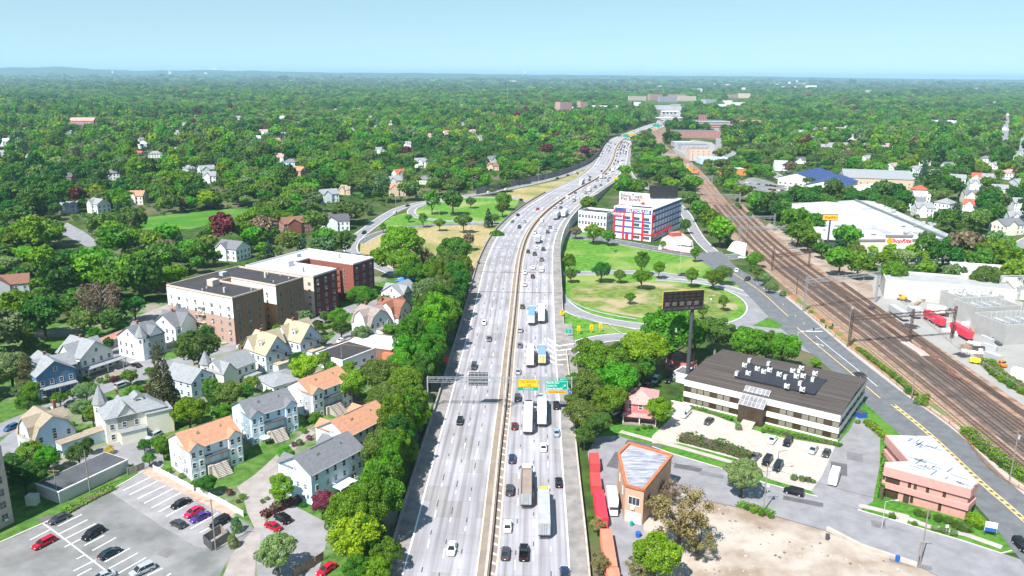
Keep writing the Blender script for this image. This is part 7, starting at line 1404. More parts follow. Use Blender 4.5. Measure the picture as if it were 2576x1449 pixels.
for a_ in ((210, 300, 42, 22, 11, Kp, R_pk, 'pink school hall with white cupola in the woods', 'gable', .1, 5), (200, 313, 70, 24, 9, mat('maroon_wall', (.20, .07, .08), .9, .1, .3), R_lg, 'long maroon brick school wing', 'flat', .15, 0), (42, 320, 90, 40, 6, W_grey, Rf_gry, 'low grey roofed school block at the edge of the view', 'flat', 0, 0), (375, 297, 40, 22, 5, W_white, Rf_wht, 'low white flat roofed building in the woods', 'flat', 0, 0),
           (1418, 257, 38, 26, 26, Kp, Rf_gry, 'tall pink brick apartment block rising from the woods', 'flat', .5, 0), (1465, 256, 26, 20, 18, Kp, Rf_gry, 'smaller brick apartment block beyond the woods', 'flat', .5, 0), (1428, 269, 42, 24, 6, W_white, Rf_wht, 'white low roof before the tall pink block', 'flat', 0, 0), (1520, 266, 80, 30, 6, W_white, Rf_wht, 'long row of white low roofs by the far freeway', 'flat', 0, 0), (1603, 242, 70, 24, 16, Kc, Rf_gry, 'tan apartment block left of the pink complex', 'flat', 0, 0), (1603, 257, 20, 16, 16, W_white, Rf_wht, 'white corner block by the toll plaza', 'flat', 0, 0),
           (1648, 238, 55, 24, 22, Kp, Rf_gry, 'end block of the pink apartment complex', 'flat', .15, 0), (1680, 243, 70, 22, 20, Kg, Rf_gry, 'shaded grey block of the apartment complex', 'flat', 0, 0), (1703, 238, 70, 24, 22, Kp, Rf_wht, 'central pink block of the apartment complex', 'flat', -.1, 0), (1728, 242, 70, 22, 18, Kc, Rf_wht, 'cream block at the sunny end of the complex', 'flat', -.1, 0), (1665, 265, 40, 26, 12, W_grey, Rf_gry, 'grey block just before the toll booths', 'flat', 0, 0), (1783, 250, 40, 36, 16, Kg, Rf_gry, 'grey office block on the far main street', 'flat', .3, 0),
           (1848, 238, 60, 30, 14, Kp, Rf_gry, 'pink institutional block on the far main street', 'flat', 0, 0), (1872, 235, 50, 30, 20, Kc, Rf_wht, 'cream stepped block beyond the main street', 'flat', 0, 0), (1815, 262, 30, 20, 12, W_white, Rf_wht, 'white corner block on the far street', 'flat', 0, 0), (1830, 253, 30, 20, 14, W_cream, Rf_wht, 'cream corner block on the far street', 'flat', 0, 0), (1858, 258, 40, 20, 9, W_white, Rf_wht, 'low white row behind the corner blocks', 'flat', 0, 0),
           (1760, 303, 110, 60, 8, W_grey, Rf_gry, 'wide grey roofed works beyond the freeway bend', 'flat', 0, 0), (1800, 312, 60, 40, 7, Kp, Rf_gry, 'pale brick sheds attached to the works', 'flat', 0, 0), (1748, 329, 74, 44, 10, K, Rf_gry, 'big red brick warehouse with dark grey roof', 'flat', -.03, 0), (1888, 303, 40, 22, 11, Kp, flat('orange_roof', (.5, .25, .15)), 'three storey pinkish apartment block behind the warehouse', 'flat', -.1, 0),
           (1715, 357, 26, 26, 6, Kg, Rf_wht, 'low white roofed yard building before the warehouse', 'flat', 0, 0), (1745, 364, 38, 26, 7, Kg, Rf_gry, 'dark roofed depot with pale walls', 'flat', 0, 0), (1758, 374, 26, 20, 13, mat('beige_panel', (.62, .44, .36), .9, .05, .3), Rf_gry, 'beige four storey office by the far tracks', 'flat', .05, 0), (1793, 397, 34, 22, 6, W_lblue, Rf_wht, 'pale blue flat roofed shop', 'flat', .05, 0), (1840, 424, 26, 16, 6, flat('orange_wall', (.62, .25, .06)), Rf_wht, 'orange walled restaurant by the shop car park', 'flat', .05, 0),
           (2092, 322, 52, 24, 9, Kp, Rf_wht, 'long pink brick block in the far suburb', 'flat', .1, 0), (2374, 303, 44, 30, 8, W_white, Rf_wht, 'large white building in the far suburb', 'flat', -.1, 0), (2202, 437, 58, 36, 9, W_tan, R_lg, 'tan hall with a pale gabled roof beyond the navy roofs', 'gable', -.25, 6), (1768, 289, 14, 14, 20, K, Rf_gry, 'square brick tower of the works', 'flat', 0, 0), (2105, 362, 30, 16, 6, W_white, R_lg, 'white terrace beside the winding street', 'gable', 0, 3)):
    far(a_[0], a_[1], a_[2], a_[3], a_[4], a_[5], a_[6], a_[7], a_[8], a_[9], a_[10], name='house' if 0 else ('apartment_block' if 'apartment' in a_[7] else 'building'), cat='building', win=max(1, int(a_[4]/3.2)), cross=False, sp=6, gap=max(70, (G(a_[0], a_[1], 8).y-900)*.22))
Rn = mat('navy_roof', (.035, .06, .17), .5, .06, .2)
def hall(lab, A_, B_, C_, z, rise, roof, wall, ax='x'):
    o_, a_, L_, W_ = rect3(A_, B_, C_, z); T = thing('hall', lab, 'hall', (*o_, 0), a_); bw_, br_ = B(), B(); excbox(o_, a_, L_, W_, 3, 20)
    extr(bw_, br_, gab(W_ if ax == 'x' else L_, z, rise), 0, L_ if ax == 'x' else W_, ax, 0, -.2, .6); bw_.obj('wall', wall, T); br_.obj('roof', roof, T); autowin(T, o_, a_, L_, W_, z, 1, 5, 2.2, 1.6, faces='03')
hall('wide hall with a navy blue roof beside the shop car park', (1995, 436), (2050, 453), (2104, 438), 7, 5, Rn, W_warm, 'x'); hall('second navy roofed hall with white gable edges', (2060, 450), (2120, 474), (2158, 455), 7, 5, Rn, W_warm, 'x'); hall('white hip ended hall roof before the navy roofs', (2118, 478), (2150, 484), (2212, 476), 5, 4, Rf_wht, W_tan, 'x')
g = G(226, 286, 18); T = thing('cupola_tower', 'white cupola rising over the pink school hall', 'tower', (g.x, g.y, 0)); B().box(-2, 2, -2, 2, 8, 17).obj('shaft', W_white, T); b = B(); cone(b, 0, 0, 1.8, 17, 5); b.obj('spire', W_white, T)
g = G(1321, 198, 0); T = thing('water_tower', 'white mushroom water tower standing over the far canopy', 'water tower', (g.x, g.y, 0)); s_ = g.y/2000; B().tube((0, 0, 0), (0, 0, 10*s_), 1.6*s_, 12).obj('stem', W_white, T); b = B(); b.tube((0, 0, 10*s_), (0, 0, 12*s_), 1.8*s_, 14, r2=3.4*s_).tube((0, 0, 12*s_), (0, 0, 15*s_), 3.4*s_, 14).tube((0, 0, 15*s_), (0, 0, 16.2*s_), 3.4*s_, 14, r2=1.4*s_); b.obj('tank', W_white, T)
g = G(1588, 330, 0); g = G(1588, 345)
g = G(1277, 262); h_ = HT(1277, 262, 210); T = thing('radio_mast', 'thin grey radio mast above the woods', 'mast', (g.x, g.y, 0)); b = B(); truss(b, (0, 0, 0), (0, 0, h_), 1.2, 1.2, 30, .16); b.obj('lattice', M_steel, T)
g = G(2574, 385); h_ = 48; T = thing('church', 'grey church spire at the edge of the view', 'church', (g.x, g.y, 0)); exc([(g.x-15, g.y-12), (g.x+20, g.y-12), (g.x+20, g.y+30), (g.x-15, g.y+30)]); B().box(-4, 4, -4, 4, 0, 20).obj('tower', W_grey, T); b = B(); cone(b, 0, 0, 3.6, 20, 27, 8); b.obj('spire', R_lg, T); bw_, br_ = B(), B(); extr(bw_, br_, gab(14, 9, 8), 4, 34, 'x', -7, 0, .5); bw_.obj('nave', W_grey, T); br_.obj('nave_roof', R_lg, T)
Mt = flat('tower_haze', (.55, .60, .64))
for i, (px, py, w_, h_, lab) in enumerate(((537, 181, 9, 13, 'first of two joined hazy tower blocks on the horizon'), (545, 181, 7, 13, 'second of two joined hazy tower blocks on the horizon'), (577, 182, 6, 9, 'first of the two lower hazy tower blocks on the horizon'), (588, 182, 6, 9, 'second of the two lower hazy tower blocks on the horizon'), (518, 184, 8, 4, 'low white block before the horizon towers'), (284, 180, 4, 5, 'white dome tank on the wooded horizon'), (428, 182, 6, 5, 'twin low block on the wooded horizon'))):
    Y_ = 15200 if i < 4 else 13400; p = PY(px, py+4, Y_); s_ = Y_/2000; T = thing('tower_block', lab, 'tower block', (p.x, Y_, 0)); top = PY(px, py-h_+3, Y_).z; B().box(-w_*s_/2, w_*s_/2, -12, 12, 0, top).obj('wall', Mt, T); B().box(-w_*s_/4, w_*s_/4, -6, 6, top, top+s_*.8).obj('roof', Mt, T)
for i, (px, py, w_, h_) in enumerate(((1290, 205, 18, 3), (1495, 191, 2, 6), (1700, 204, 12, 3), (1800, 213, 8, 3), (1813, 206, 6, 4), (1640, 212, 8, 3), (2004, 206, 3, 7), (1999, 199, 8, 3), (2015, 212, 20, 5), (2040, 218, 26, 4), (1985, 209, 5, 6), (2170, 198, 10, 3), (2150, 190, 3, 5), (2090, 191, 4, 4), (2062, 193, 12, 2), (2110, 197, 10, 2), (2280, 194, 22, 2), (2185, 230, 14, 3), (2235, 243, 10, 3), (2540, 217, 10, 4), (2455, 225, 5, 5), (2360, 200, 8, 2), (1900, 205, 7, 3), (1760, 227, 12, 5), (1560, 187, 8, 2), (1460, 182, 8, 2), (2080, 206, 6, 3), (2130, 211, 5, 3), (1870, 223, 8, 3), (1660, 218, 8, 3), (900, 197, 7, 4), (1240, 181, 5, 3), (1005, 179, 4, 2), (2000, 221, 8, 4), (1830, 214, 8, 3), (1952, 213, 7, 4), (1970, 220, 7, 3), (2440, 210, 7, 2), (2500, 205, 10, 2))):
    g = G(px, py+h_*.5+1); s_ = g.y/2000; s_ = min(s_, 6); ex_ = w_*s_; n_ = min(LMK0, key=lambda l: abs(l[0]-px)+abs(l[1]-py)*1.5)
    T = thing('distant_building', f"pale distant building far off {'right' if px > n_[0] else 'left'} of {n_[2]}", 'building', (g.x, g.y, 0)); exc([(g.x-ex_, g.y-60), (g.x+ex_, g.y-60), (g.x+ex_, g.y+40), (g.x-ex_, g.y+40)]); CLEAR.append((g.x, g.y, 140+g.y*.05, ex_*.6)); B().box(-ex_/2, ex_/2, -8, 8, 0, (h_*s_)+6).obj('wall', [W_white, W_warm, W_grey][i % 3], T); B().box(-ex_/2-.5, ex_/2+.5, -8.5, 8.5, h_*s_+6, h_*s_+7).obj('roof', Rf_wht, T)
g0 = G(1648, 297, 7); g1 = G(1716, 297, 7); T = thing('overbridge', 'grey road bridge crossing the freeway before the toll plaza', 'bridge', (g0.x, g0.y, 0)); L_ = g1.x-g0.x+50; B().box(-25, L_, -7, 7, 6.6, 8.2).obj('deck', S_con, T); B().box(-25, L_, -7.4, -7.05, 8.0, 9.4).obj('parapet', M_frame, T)
for f in (.05, .5, .82): B().box(L_*f-2, L_*f+2, -5, 5, 0, 6.59).obj('pier', S_con, T)
g0 = G(1663, 281, 6); g1 = G(1713, 283, 6); L_ = g1.x-g0.x; T = thing('toll_canopy', 'long white canopy over the toll booths', 'toll plaza', (g0.x, g0.y, 0)); B().box(0, L_, -6, 6, 6, 8).obj('canopy', W_white, T)
for i in range(9): B().box(L_*(i+.4)/9-1.2, L_*(i+.4)/9+1.2, -4, 4, 0, 5.99).obj('booth', M_dk if i % 2 else W_white, T)
def fsign(px, py, w_, h_, m, lab, z=6):
    g = G(px, py, ZF(1300)+z); T = thing('direction_sign', lab, 'road sign', (g.x, g.y, .6)); B().box(-w_/2, w_/2, -.15, .15, z-h_/2, z+h_/2).obj('sign_panel', m, T)
    for s in (-1, 1): B().box(s*w_*.35-.2, s*w_*.35+.2, .16, .5, 0, z+h_/2).obj('post', M_steel, T)
fsign(1575, 341, 9, 4, S_grn, 'far green direction sign over the freeway bend'); fsign(1585, 338, 12, 3.5, S_amb, 'far amber sign beside the green one'); fsign(1651, 316, 12, 5, S_grn, 'most distant green sign near the overbridge'); fsign(1648, 322, 6, 3, S_amb, 'small amber board under the most distant green sign')
fsign(1504, 378, 3, 4, mat('orange_board', (.8, .12, .04)), 'orange work board at the noise wall end', 4)
T = simple('work_banner', 'bright orange work banner flapping on the freeway parapet', 'banner', 1124, 918, .6); B().box(-.04, .04, -.04, .04, 0, 2.6).obj('post', M_steel, T); B().box(-1.0, .6, -.08, .0, 1.0, 2.7).obj('cloth', flat('banner_orange', (.85, .08, .03)), T)
fence('low red brick kerb wall round the storage forecourt', [(1672, 630), (1700, 634), (1738, 639), (1742, 625), (1736, 605)], .7, M_brick, 'forecourt_wall', post=60, cat='wall'); block('kiosk', 'small red roofed kiosk on the storage forecourt', 'kiosk', (*rect3((1688, 588), (1692, 596), (1712, 594))[:2], 7, 4), 2.4, flat('kiosk_red', (.5, .1, .08)), flat('kiosk_roof', (.65, .25, .2)), par=0)
S('forecourt', [(1655, 628), (1668, 590), (1715, 585), (1742, 605), (1748, 640)], .05, mat('pinkish_forecourt', (.42, .37, .36), .9, .1, .3))
T = simple('patio_umbrella', 'white patio umbrella beside the front stairs of the blue townhouse', 'umbrella', 668, 1118); B().tube((0, 0, 0), (0, 0, 2.5), .05, 6).obj('pole', M_steel, T); b = B(); cone(b, 0, 0, 1.5, 2.2, .7, 8, 0); b.obj('canopy', M_frame, T)
for x_, y_, lab in ((1930, 1242, 'white road sign by the round shrubs'), (2379, 1345, 'green street sign on the pavement by the pink office'), (1788, 764, 'small sign at the ring ramp')):
    T = simple('street_sign', lab, 'sign', x_, y_, .1); B().box(-.04, .04, -.04, .04, 0, 2.4).obj('post', M_steel, T); B().box(-.35, .35, -.08, -.041, 1.8, 2.5).obj('plate', S_wht, T)
rs = random.Random(31); b = B(); LP = [G(*p) for p in [(1700, 1245), (1860, 1282), (2070, 1340), (2170, 1385), (2300, 1430), (2340, 1449), (1640, 1449), (1640, 1300)]]; LP = [(p.x, p.y) for p in LP]
M_st = [mat('rubble', (.40, .35, .31), .95, .2, 1), mat('dark_rubble', (.16, .13, .11), .95, .2, 1), mat('dry_weed', (.20, .19, .06), .95, .3, 1)]
for _ in range(1500):
    x, y = rs.uniform(10, 110), rs.uniform(135, 215)
    if inpoly(x, y, LP) and math.sin(x*.22+1)*math.sin(y*.3)+rs.uniform(-.6, .6) > 0: s_ = rs.uniform(.12, .5); b.box(x, x+s_, y, y+s_*rs.uniform(.5, 1.6), .09, .1+s_*.45, M_st[rs.choice([0, 0, 1, 2])], rot=rs.uniform(.1, 3))
struct(b.obj('rubble'), 'stuff')
for i, (x_, y_, w_, h_) in enumerate(((1730, 1178, 7, 2.4), (1790, 1195, 6, 2), (2020, 1262, 9, 2), (2210, 1320, 3, 3), (1620, 1120, 10, 3), (2290, 1420, 8, 1.6), (2110, 1180, 4, 7), (300, 1330, 3, 4), (130, 1310, 6, 3), (420, 1390, 3, 3), (1560, 1160, 5, 9), (2150, 1150, 4, 5))):
    g = G(x_, y_); a_ = R(-22); ca_, sa_ = math.cos(a_), math.sin(a_); z_ = .131 if x_ > 1500 else .045
    struct(B().face([(g.x+u*ca_-v*sa_, g.y+u*sa_+v*ca_, z_+.0002*i) for u, v in ((-w_/2, -h_/2), (w_/2, -h_/2), (w_/2, h_/2), (-w_/2, h_/2))]).obj('road_patch', mat('tar_patch%s' % ('' if i % 2 else '_dark'), (.16, .155, .16) if i % 2 else (.105, .10, .105), .9, .15, .5)))
rs = random.Random(77); U_ = [G(*p) for p in [(2240, 735), (2380, 745), (2440, 800), (2560, 900), (2620, 960), (2560, 975), (2420, 880)]]; U_ = [(p.x, p.y) for p in U_]; n_ = 0
KN2 = ['grey cabinet', 'white crate', 'pale pallet stack', 'dark crate']
for _ in range(900):
    x, y = rs.uniform(130, 330), rs.uniform(220, 380)
    if n_ < 44 and inpoly(x, y, U_):
        k_ = rs.randrange(4); w_ = rs.uniform(1, 3.2); n_ += 1; T = thing('yard_crate', f"{KN2[k_]} {'low' if w_ < 2 else 'long'} among the yard clutter by the substation", 'crate', (x, y, .05), rs.uniform(0, 3), 'crates and cabinets of the yard'); B().box(-w_, w_, -.7, .7, 0, rs.uniform(.6, 2)).obj('crate_body', [M_steel, X_wht, M_wood, M_dk][k_], T)
# ================================================================ TREES
def foliage(name, c, c2, trans=.4, hue=.03):
    m = bpy.data.materials.new('leaves_'+name); m.use_nodes = True; nt = m.node_tree; p = nt.nodes['Principled BSDF']; out = nt.nodes['Material Output']
    p.inputs['Roughness'].default_value = .55; p.inputs['Specular IOR Level'].default_value = .25
    at = nd(nt, 'ShaderNodeAttribute'); at.attribute_name = 'tone'
    mx = nd(nt, 'ShaderNodeMixRGB'); mx.inputs[1].default_value = (*c, 1); mx.inputs[2].default_value = (*c2, 1); nt.links.new(at.outputs['Fac'], mx.inputs[0])
    oi = nd(nt, 'ShaderNodeObjectInfo'); hs = nd(nt, 'ShaderNodeHueSaturation'); mr = nd(nt, 'ShaderNodeMapRange'); mr.inputs[3].default_value = .82; mr.inputs[4].default_value = 1.38
    mh = nd(nt, 'ShaderNodeMapRange'); mh.inputs[3].default_value = .5-hue; mh.inputs[4].default_value = .5+hue; fr = nd(nt, 'ShaderNodeMath', operation='FRACT'); ml = nd(nt, 'ShaderNodeMath', operation='MULTIPLY'); ml.inputs[1].default_value = 17.3
    nt.links.new(oi.outputs['Random'], mr.inputs[0]); nt.links.new(oi.outputs['Random'], ml.inputs[0]); nt.links.new(ml.outputs[0], fr.inputs[0]); nt.links.new(fr.outputs[0], mh.inputs[0])
    nt.links.new(mr.outputs[0], hs.inputs['Value']); nt.links.new(mh.outputs[0], hs.inputs['Hue']); nt.links.new(mx.outputs[0], hs.inputs['Color']); nt.links.new(hs.outputs[0], p.inputs['Base Color'])
    tb = nd(nt, 'ShaderNodeBsdfTranslucent'); nt.links.new(hs.outputs[0], tb.inputs[0]); ms = nd(nt, 'ShaderNodeMixShader'); ms.inputs[0].default_value = trans
    nt.links.new(p.outputs[0], ms.inputs[1]); nt.links.new(tb.outputs[0], ms.inputs[2]); nt.links.new(ms.outputs[0], out.inputs[0])
    return m
LM = {'mid': foliage('mid', (.06, .155, .010), (.155, .33, .018)), 'bright': foliage('bright', (.07, .20, .008), (.17, .38, .012)), 'dark': foliage('dark', (.032, .11, .012), (.085, .225, .022)), 'yellow': foliage('yellow', (.12, .24, .006), (.26, .42, .012)),
      'olive': foliage('olive', (.065, .12, .02), (.15, .24, .04)), 'copper': foliage('copper', (.07, .010, .016), (.17, .03, .04), .1), 'sage': foliage('sage', (.09, .17, .05), (.22, .33, .12)), 'conifer': foliage('conifer', (.05, .052, .018), (.12, .12, .035), .05),
      'spruce': foliage('spruce', (.012, .04, .02), (.03, .08, .035), .05), 'brown': foliage('brown', (.11, .085, .045), (.20, .155, .09), .1), 'khaki': foliage('khaki', (.15, .13, .04), (.28, .25, .09), .15), 'lemon': foliage('lemon', (.40, .33, .01), (.62, .55, .03))}
M_bark = mat('bark', (.10, .075, .055), .95, .25, 2); M_bark2 = mat('pale_bark', (.24, .19, .15), .95, .2, 2)
WORD = {'mid': 'mid green', 'bright': 'bright green', 'dark': 'dark green', 'yellow': 'yellow green', 'olive': 'olive green', 'copper': 'copper red', 'sage': 'pale sage', 'conifer': 'brownish', 'spruce': 'blue green', 'brown': 'brown twiggy', 'lemon': 'golden yellow', 'khaki': 'khaki'}
def leafmesh(name, P, Nrm, size, tone, m, rng, asp=1.0):
    n = len(P); r = rng.normal(size=(n, 3)); Nn_ = Nrm+r*.75; Nn_ /= np.linalg.norm(Nn_, axis=1)[:, None]
    a = np.cross(Nn_, rng.normal(size=(n, 3))); a /= np.linalg.norm(a, axis=1)[:, None]; b = np.cross(Nn_, a); s = (size*rng.uniform(.6, 1.3, n)/2)[:, None]
    V = np.empty((n, 4, 3), np.float32); V[:, 0] = P-a*s-b*s*.5; V[:, 1] = P+a*s*.4-b*s; V[:, 2] = P+a*s+b*s*.5; V[:, 3] = P-a*s*.4+b*s
    me = bpy.data.meshes.new(name); me.vertices.add(4*n); me.vertices.foreach_set('co', V.ravel()); me.loops.add(4*n); me.loops.foreach_set('vertex_index', np.arange(4*n, dtype=np.int32)); me.polygons.add(n)
    me.polygons.foreach_set('loop_start', np.arange(0, 4*n, 4, dtype=np.int32))
    try: me.polygons.foreach_set('loop_total', np.full(n, 4, dtype=np.int32))
    except Exception: pass
    me.update(calc_edges=True); at = me.attributes.new('tone', 'FLOAT', 'FACE'); at.data.foreach_set('value', tone.astype(np.float32)); me.materials.append(m); return me
def crown(shape, n, size, seed):
    rng = np.random.RandomState(seed); C = []; Rr = []
    if shape in ('round', 'wide', 'oval', 'bush'):
        nl = {'round': 34, 'wide': 38, 'oval': 34, 'bush': 14}[shape]; hh = {'round': .80, 'wide': .62, 'oval': 1.15, 'bush': .7}[shape]; cz = {'round': 1.25, 'wide': 1.3, 'oval': 1.55, 'bush': .55}[shape]
        for i in range(nl):
            u = rng.normal(size=3); u /= np.linalg.norm(u); u[2] = abs(u[2])*1.0 if rng.rand() < .75 else u[2]*.7
            rr = rng.uniform(.5, .9); C.append((u[0]*rr, u[1]*rr, cz+u[2]*rr*hh)); Rr.append(rng.uniform(.14, .20)+(.9-rr)*.42)
        C.append((0, 0, cz)); Rr.append(.62)
    elif shape == 'airy':
        cz = 1.3
        for i in range(34):
            u = rng.normal(size=3); u /= np.linalg.norm(u); rr = rng.uniform(.45, .9); C.append((u[0]*rr, u[1]*rr, cz+u[2]*rr*.75)); Rr.append(rng.uniform(.13, .24))
    elif shape == 'conifer':
        for i in range(46):
            t = i/46; z = .35+t*2.9; r = (1-t)**.8*.8+.05; a = rng.uniform(0, 6.28); C.append((math.cos(a)*r*.55, math.sin(a)*r*.55, z)); Rr.append(r*.48+.08)
    elif shape == 'column':
        for i in range(16):
            t = i/16; z = .25+t*3.2; r = math.sin(math.pi*min(1, .25+t*.78))**.6*.8; a = rng.uniform(0, 6.28); C.append((math.cos(a)*r*.25, math.sin(a)*r*.25, z)); Rr.append(r*.75+.05)
    C = np.array(C); Rr = np.array(Rr); w = Rr**2; w /= w.sum(); lt = rng.uniform(0, 1, len(C)); out = []; m = 0
    N0 = int(n*2.6); k = rng.choice(len(C), N0, p=w); u = rng.normal(size=(N0, 3)); u /= np.linalg.norm(u, axis=1)[:, None]
    if shape != 'airy': u[:, 2] = np.where(rng.rand(N0) < .55, np.abs(u[:, 2]), u[:, 2])
    rad = Rr[k]*rng.uniform(.78, 1.06, N0) if shape != 'airy' else Rr[k]*rng.uniform(.2, 1.1, N0)
    Pp_ = C[k]+u*rad[:, None]*np.array([1, 1, .85])
    D = np.linalg.norm(Pp_[:, None, :]-C[None], axis=2)/Rr[None]; keep = (D < .72).sum(1) < (1 if shape != 'airy' else 9); Pp_ = Pp_[keep][:n]; u = u[keep][:n]; k = k[keep][:n]
    tone = np.clip(lt[k]*.5+rng.rand(len(k))*.5, 0, 1); return Pp_, u, tone, rng
def trunkmesh(shape, seed, m, bare=False):
    rng = random.Random(seed); b = B(); top = {'conifer': 2.9, 'column': 2.0, 'bush': .5, 'wide': 1.2}.get(shape, 1.4)
    b.tube((0, 0, -.05), (0, 0, top*.55), .075, 7, r2=.055); b.tube((0, 0, top*.55), (.03, .02, top), .055, 6, r2=.02)
    nb = 26 if bare else (7 if shape not in ('conifer', 'column', 'bush') else 0)
    for i in range(nb):
        a = rng.uniform(0, 6.28); z = rng.uniform(.4, 1.1); L = rng.uniform(.45, .8); e = (math.cos(a)*L, math.sin(a)*L, z+rng.uniform(.35, .85)); b.tube((0, 0, z), e, .03, 5, r2=.012)
        if bare:
            for j in range(5): f = rng.uniform(.3, 1); s = Vector((0, 0, z)).lerp(Vector(e), f); b.tube(s, s+Vector((rng.uniform(-.3, .3), rng.uniform(-.3, .3), rng.uniform(.1, .4))), .014, 4, r2=.006)
    return b.mesh('trunk', m)
LC = {}
def crownmesh(shape, col, lod, var):
    k = (shape, col, lod, var)
    if k not in LC:
        base = ('s', shape, lod, var)
        n, s = {'hi': (9500, .062), 'mid': (1500, .16), 'lo': (420, .30), 'far': (130, .55)}[lod]
        if shape in ('bush',): n //= 3
        if shape == 'airy': n = int(n*.55); s *= .8
        if shape in ('conifer', 'column'): n = int(n*.9); s *= .95
        P_, N_, t_, rng = crown(shape, n, s, hash((shape, var)) % 1000 if 0 else sum(map(ord, shape))*7+var*13)
        LC[k] = leafmesh('crown', P_, N_, s, t_, LM[col], rng)
    return LC[k]
TK = {}
def trunk(shape, var, bare=False, pale=False):
    k = (shape, var, bare, pale)
    if k not in TK: TK[k] = trunkmesh(shape, var+3, M_bark2 if pale else M_bark, bare)
    return TK[k]
LMK = [(x_, y_, n_) for x_, y_, n_ in ((G(250, 1110).x, G(250, 1110).y, 'the big yellow turreted house'), (G(125, 960).x, G(125, 960).y, 'the blue house'), (G(205, 930).x, G(205, 930).y, 'the porch house'), (G(350, 880).x, G(350, 880).y, 'the white turret house'), (G(550, 830).x, G(550, 830).y, 'the tan apartment block'), (G(850, 740).x, G(850, 740).y, 'the red apartment block'), (G(510, 1140).x, G(510, 1140).y, 'the front terracotta townhouse'), (G(820, 1200).x, G(820, 1200).y, 'the deck townhouse'), (G(890, 1090).x, G(890, 1090).y, 'the plain backed townhouse'), (G(780, 1010).x, G(780, 1010).y, 'the rear terracotta townhouse'),
       (G(930, 830).x, G(930, 830).y, 'the taupe gambrel house'), (G(1010, 800).x, G(1010, 800).y, 'the rust roofed house'), (G(1150, 780).x, G(1150, 780).y, 'the freeway parapet'), (G(1050, 980).x, G(1050, 980).y, 'the sign gantry foot'), (G(1060, 620).x, G(1060, 620).y, 'the tan field'), (G(920, 590).x, G(920, 590).y, 'the ramp bend'), (G(470, 550).x, G(470, 550).y, 'the park lawn'), (G(200, 600).x, G(200, 600).y, 'the woodland street'), (G(1300, 470).x, G(1300, 470).y, 'the noise wall'), (G(1600, 560).x, G(1600, 560).y, 'the storage building'), (G(1600, 640).x, G(1600, 640).y, 'the sloping meadow'), (G(1620, 740).x, G(1620, 740).y, 'the ring ramp'), (G(1480, 840).x, G(1480, 840).y, 'the chevron signs'),
       (G(1730, 940).x, G(1730, 940).y, 'the billboard pole'), (G(1620, 1060).x, G(1620, 1060).y, 'the red house'), (G(1920, 990).x, G(1920, 990).y, 'the ribbed office roof'), (G(1620, 1220).x, G(1620, 1220).y, 'the wedge shop'), (G(1520, 1300).x, G(1520, 1300).y, 'the red containers'), (G(1850, 1330).x, G(1850, 1330).y, 'the bare lot'), (G(2320, 1220).x, G(2320, 1220).y, 'the pink office'), (G(2150, 600).x, G(2150, 600).y, 'the supermarket roof'), (G(2080, 480).x, G(2080, 480).y, 'the navy roofed hall'), (G(2400, 720).x, G(2400, 720).y, 'the substation'), (G(1800, 540).x, G(1800, 540).y, 'the railway'), (G(1650, 400).x, G(1650, 400).y, 'the far tracks'), (G(2450, 560).x, G(2450, 560).y, 'the bungalow streets'), (G(1900, 450).x, G(1900, 450).y, 'the shop car park'), (G(560, 1370).x, G(560, 1370).y, 'the bin enclosure'), (G(730, 1330).x, G(730, 1330).y, 'the small car park'), (G(220, 760).x, G(220, 760).y, 'the pale back road'))]
def where(x, y):
    n = min(LMK, key=lambda l: (l[0]-x)**2+(l[1]-y)**2); dx, dy = x-n[0], y-n[1]
    if abs(dx) > abs(dy): return ('just right of ' if dx > 0 else 'just left of ')+n[2]
    return ('behind ' if dy > 0 else 'in front of ')+n[2]
def tree(x, y, Rm, shape='round', col='mid', lod=None, hs=1.0, name=None, bare=False, label=None):
    d = math.hypot(x, y)
    lod = lod or ('hi' if d < 420 else 'mid')
    var = int(abs(x*7+y*3)) % 4; nm = name or {'conifer': 'conifer_tree', 'column': 'columnar_conifer', 'bush': 'shrub', 'airy': 'open_crowned_tree'}.get(shape, 'broadleaf_tree')
    o = bpy.data.objects.new(nm, None); COL.objects.link(o); o.location = (x, y, 0); o.rotation_euler = (0, 0, (x*13+y*7) % 6.28); o.scale = (Rm, Rm, Rm*hs); THINGS.append(o)
    sz = 'small' if Rm < 3.2 else 'large' if Rm > 7.5 else 'middling'
    kd = {'conifer': 'conifer', 'column': 'column shaped evergreen', 'bush': 'rounded shrub', 'airy': 'thin crowned tree'}.get(shape, 'spreading tree' if shape == 'wide' else 'tall leafy tree' if shape == 'oval' else 'round leafy tree')
    o['label'] = label or f"{sz} {WORD[col]} {kd} {where(x, y)}"; o['category'] = 'shrub' if shape == 'bush' else 'tree'; o['tree'] = 1
    c = ob('crown', crownmesh(shape, col, lod, var), o)
    if shape != 'bush': ob('trunk', trunk(shape, var, bare, col in ('brown', 'olive')), o)
    return o
TP = []
def T_(px, py, r, shape='round', col='mid', hs=1.0, **k):
    f = {'round': 1.25, 'wide': 1.25, 'oval': 1.5, 'bush': .5, 'airy': 1.3, 'conifer': 1.5, 'column': 1.8}[shape]; z = 5
    for _ in range(6): g = G(px, py, z); dep = PX(g)[2]; Rm = r*dep/2000; z = Rm*f*hs
    TP.append((g.x, g.y, Rm)); return tree(g.x, g.y, Rm, shape, col, hs=hs, **k)
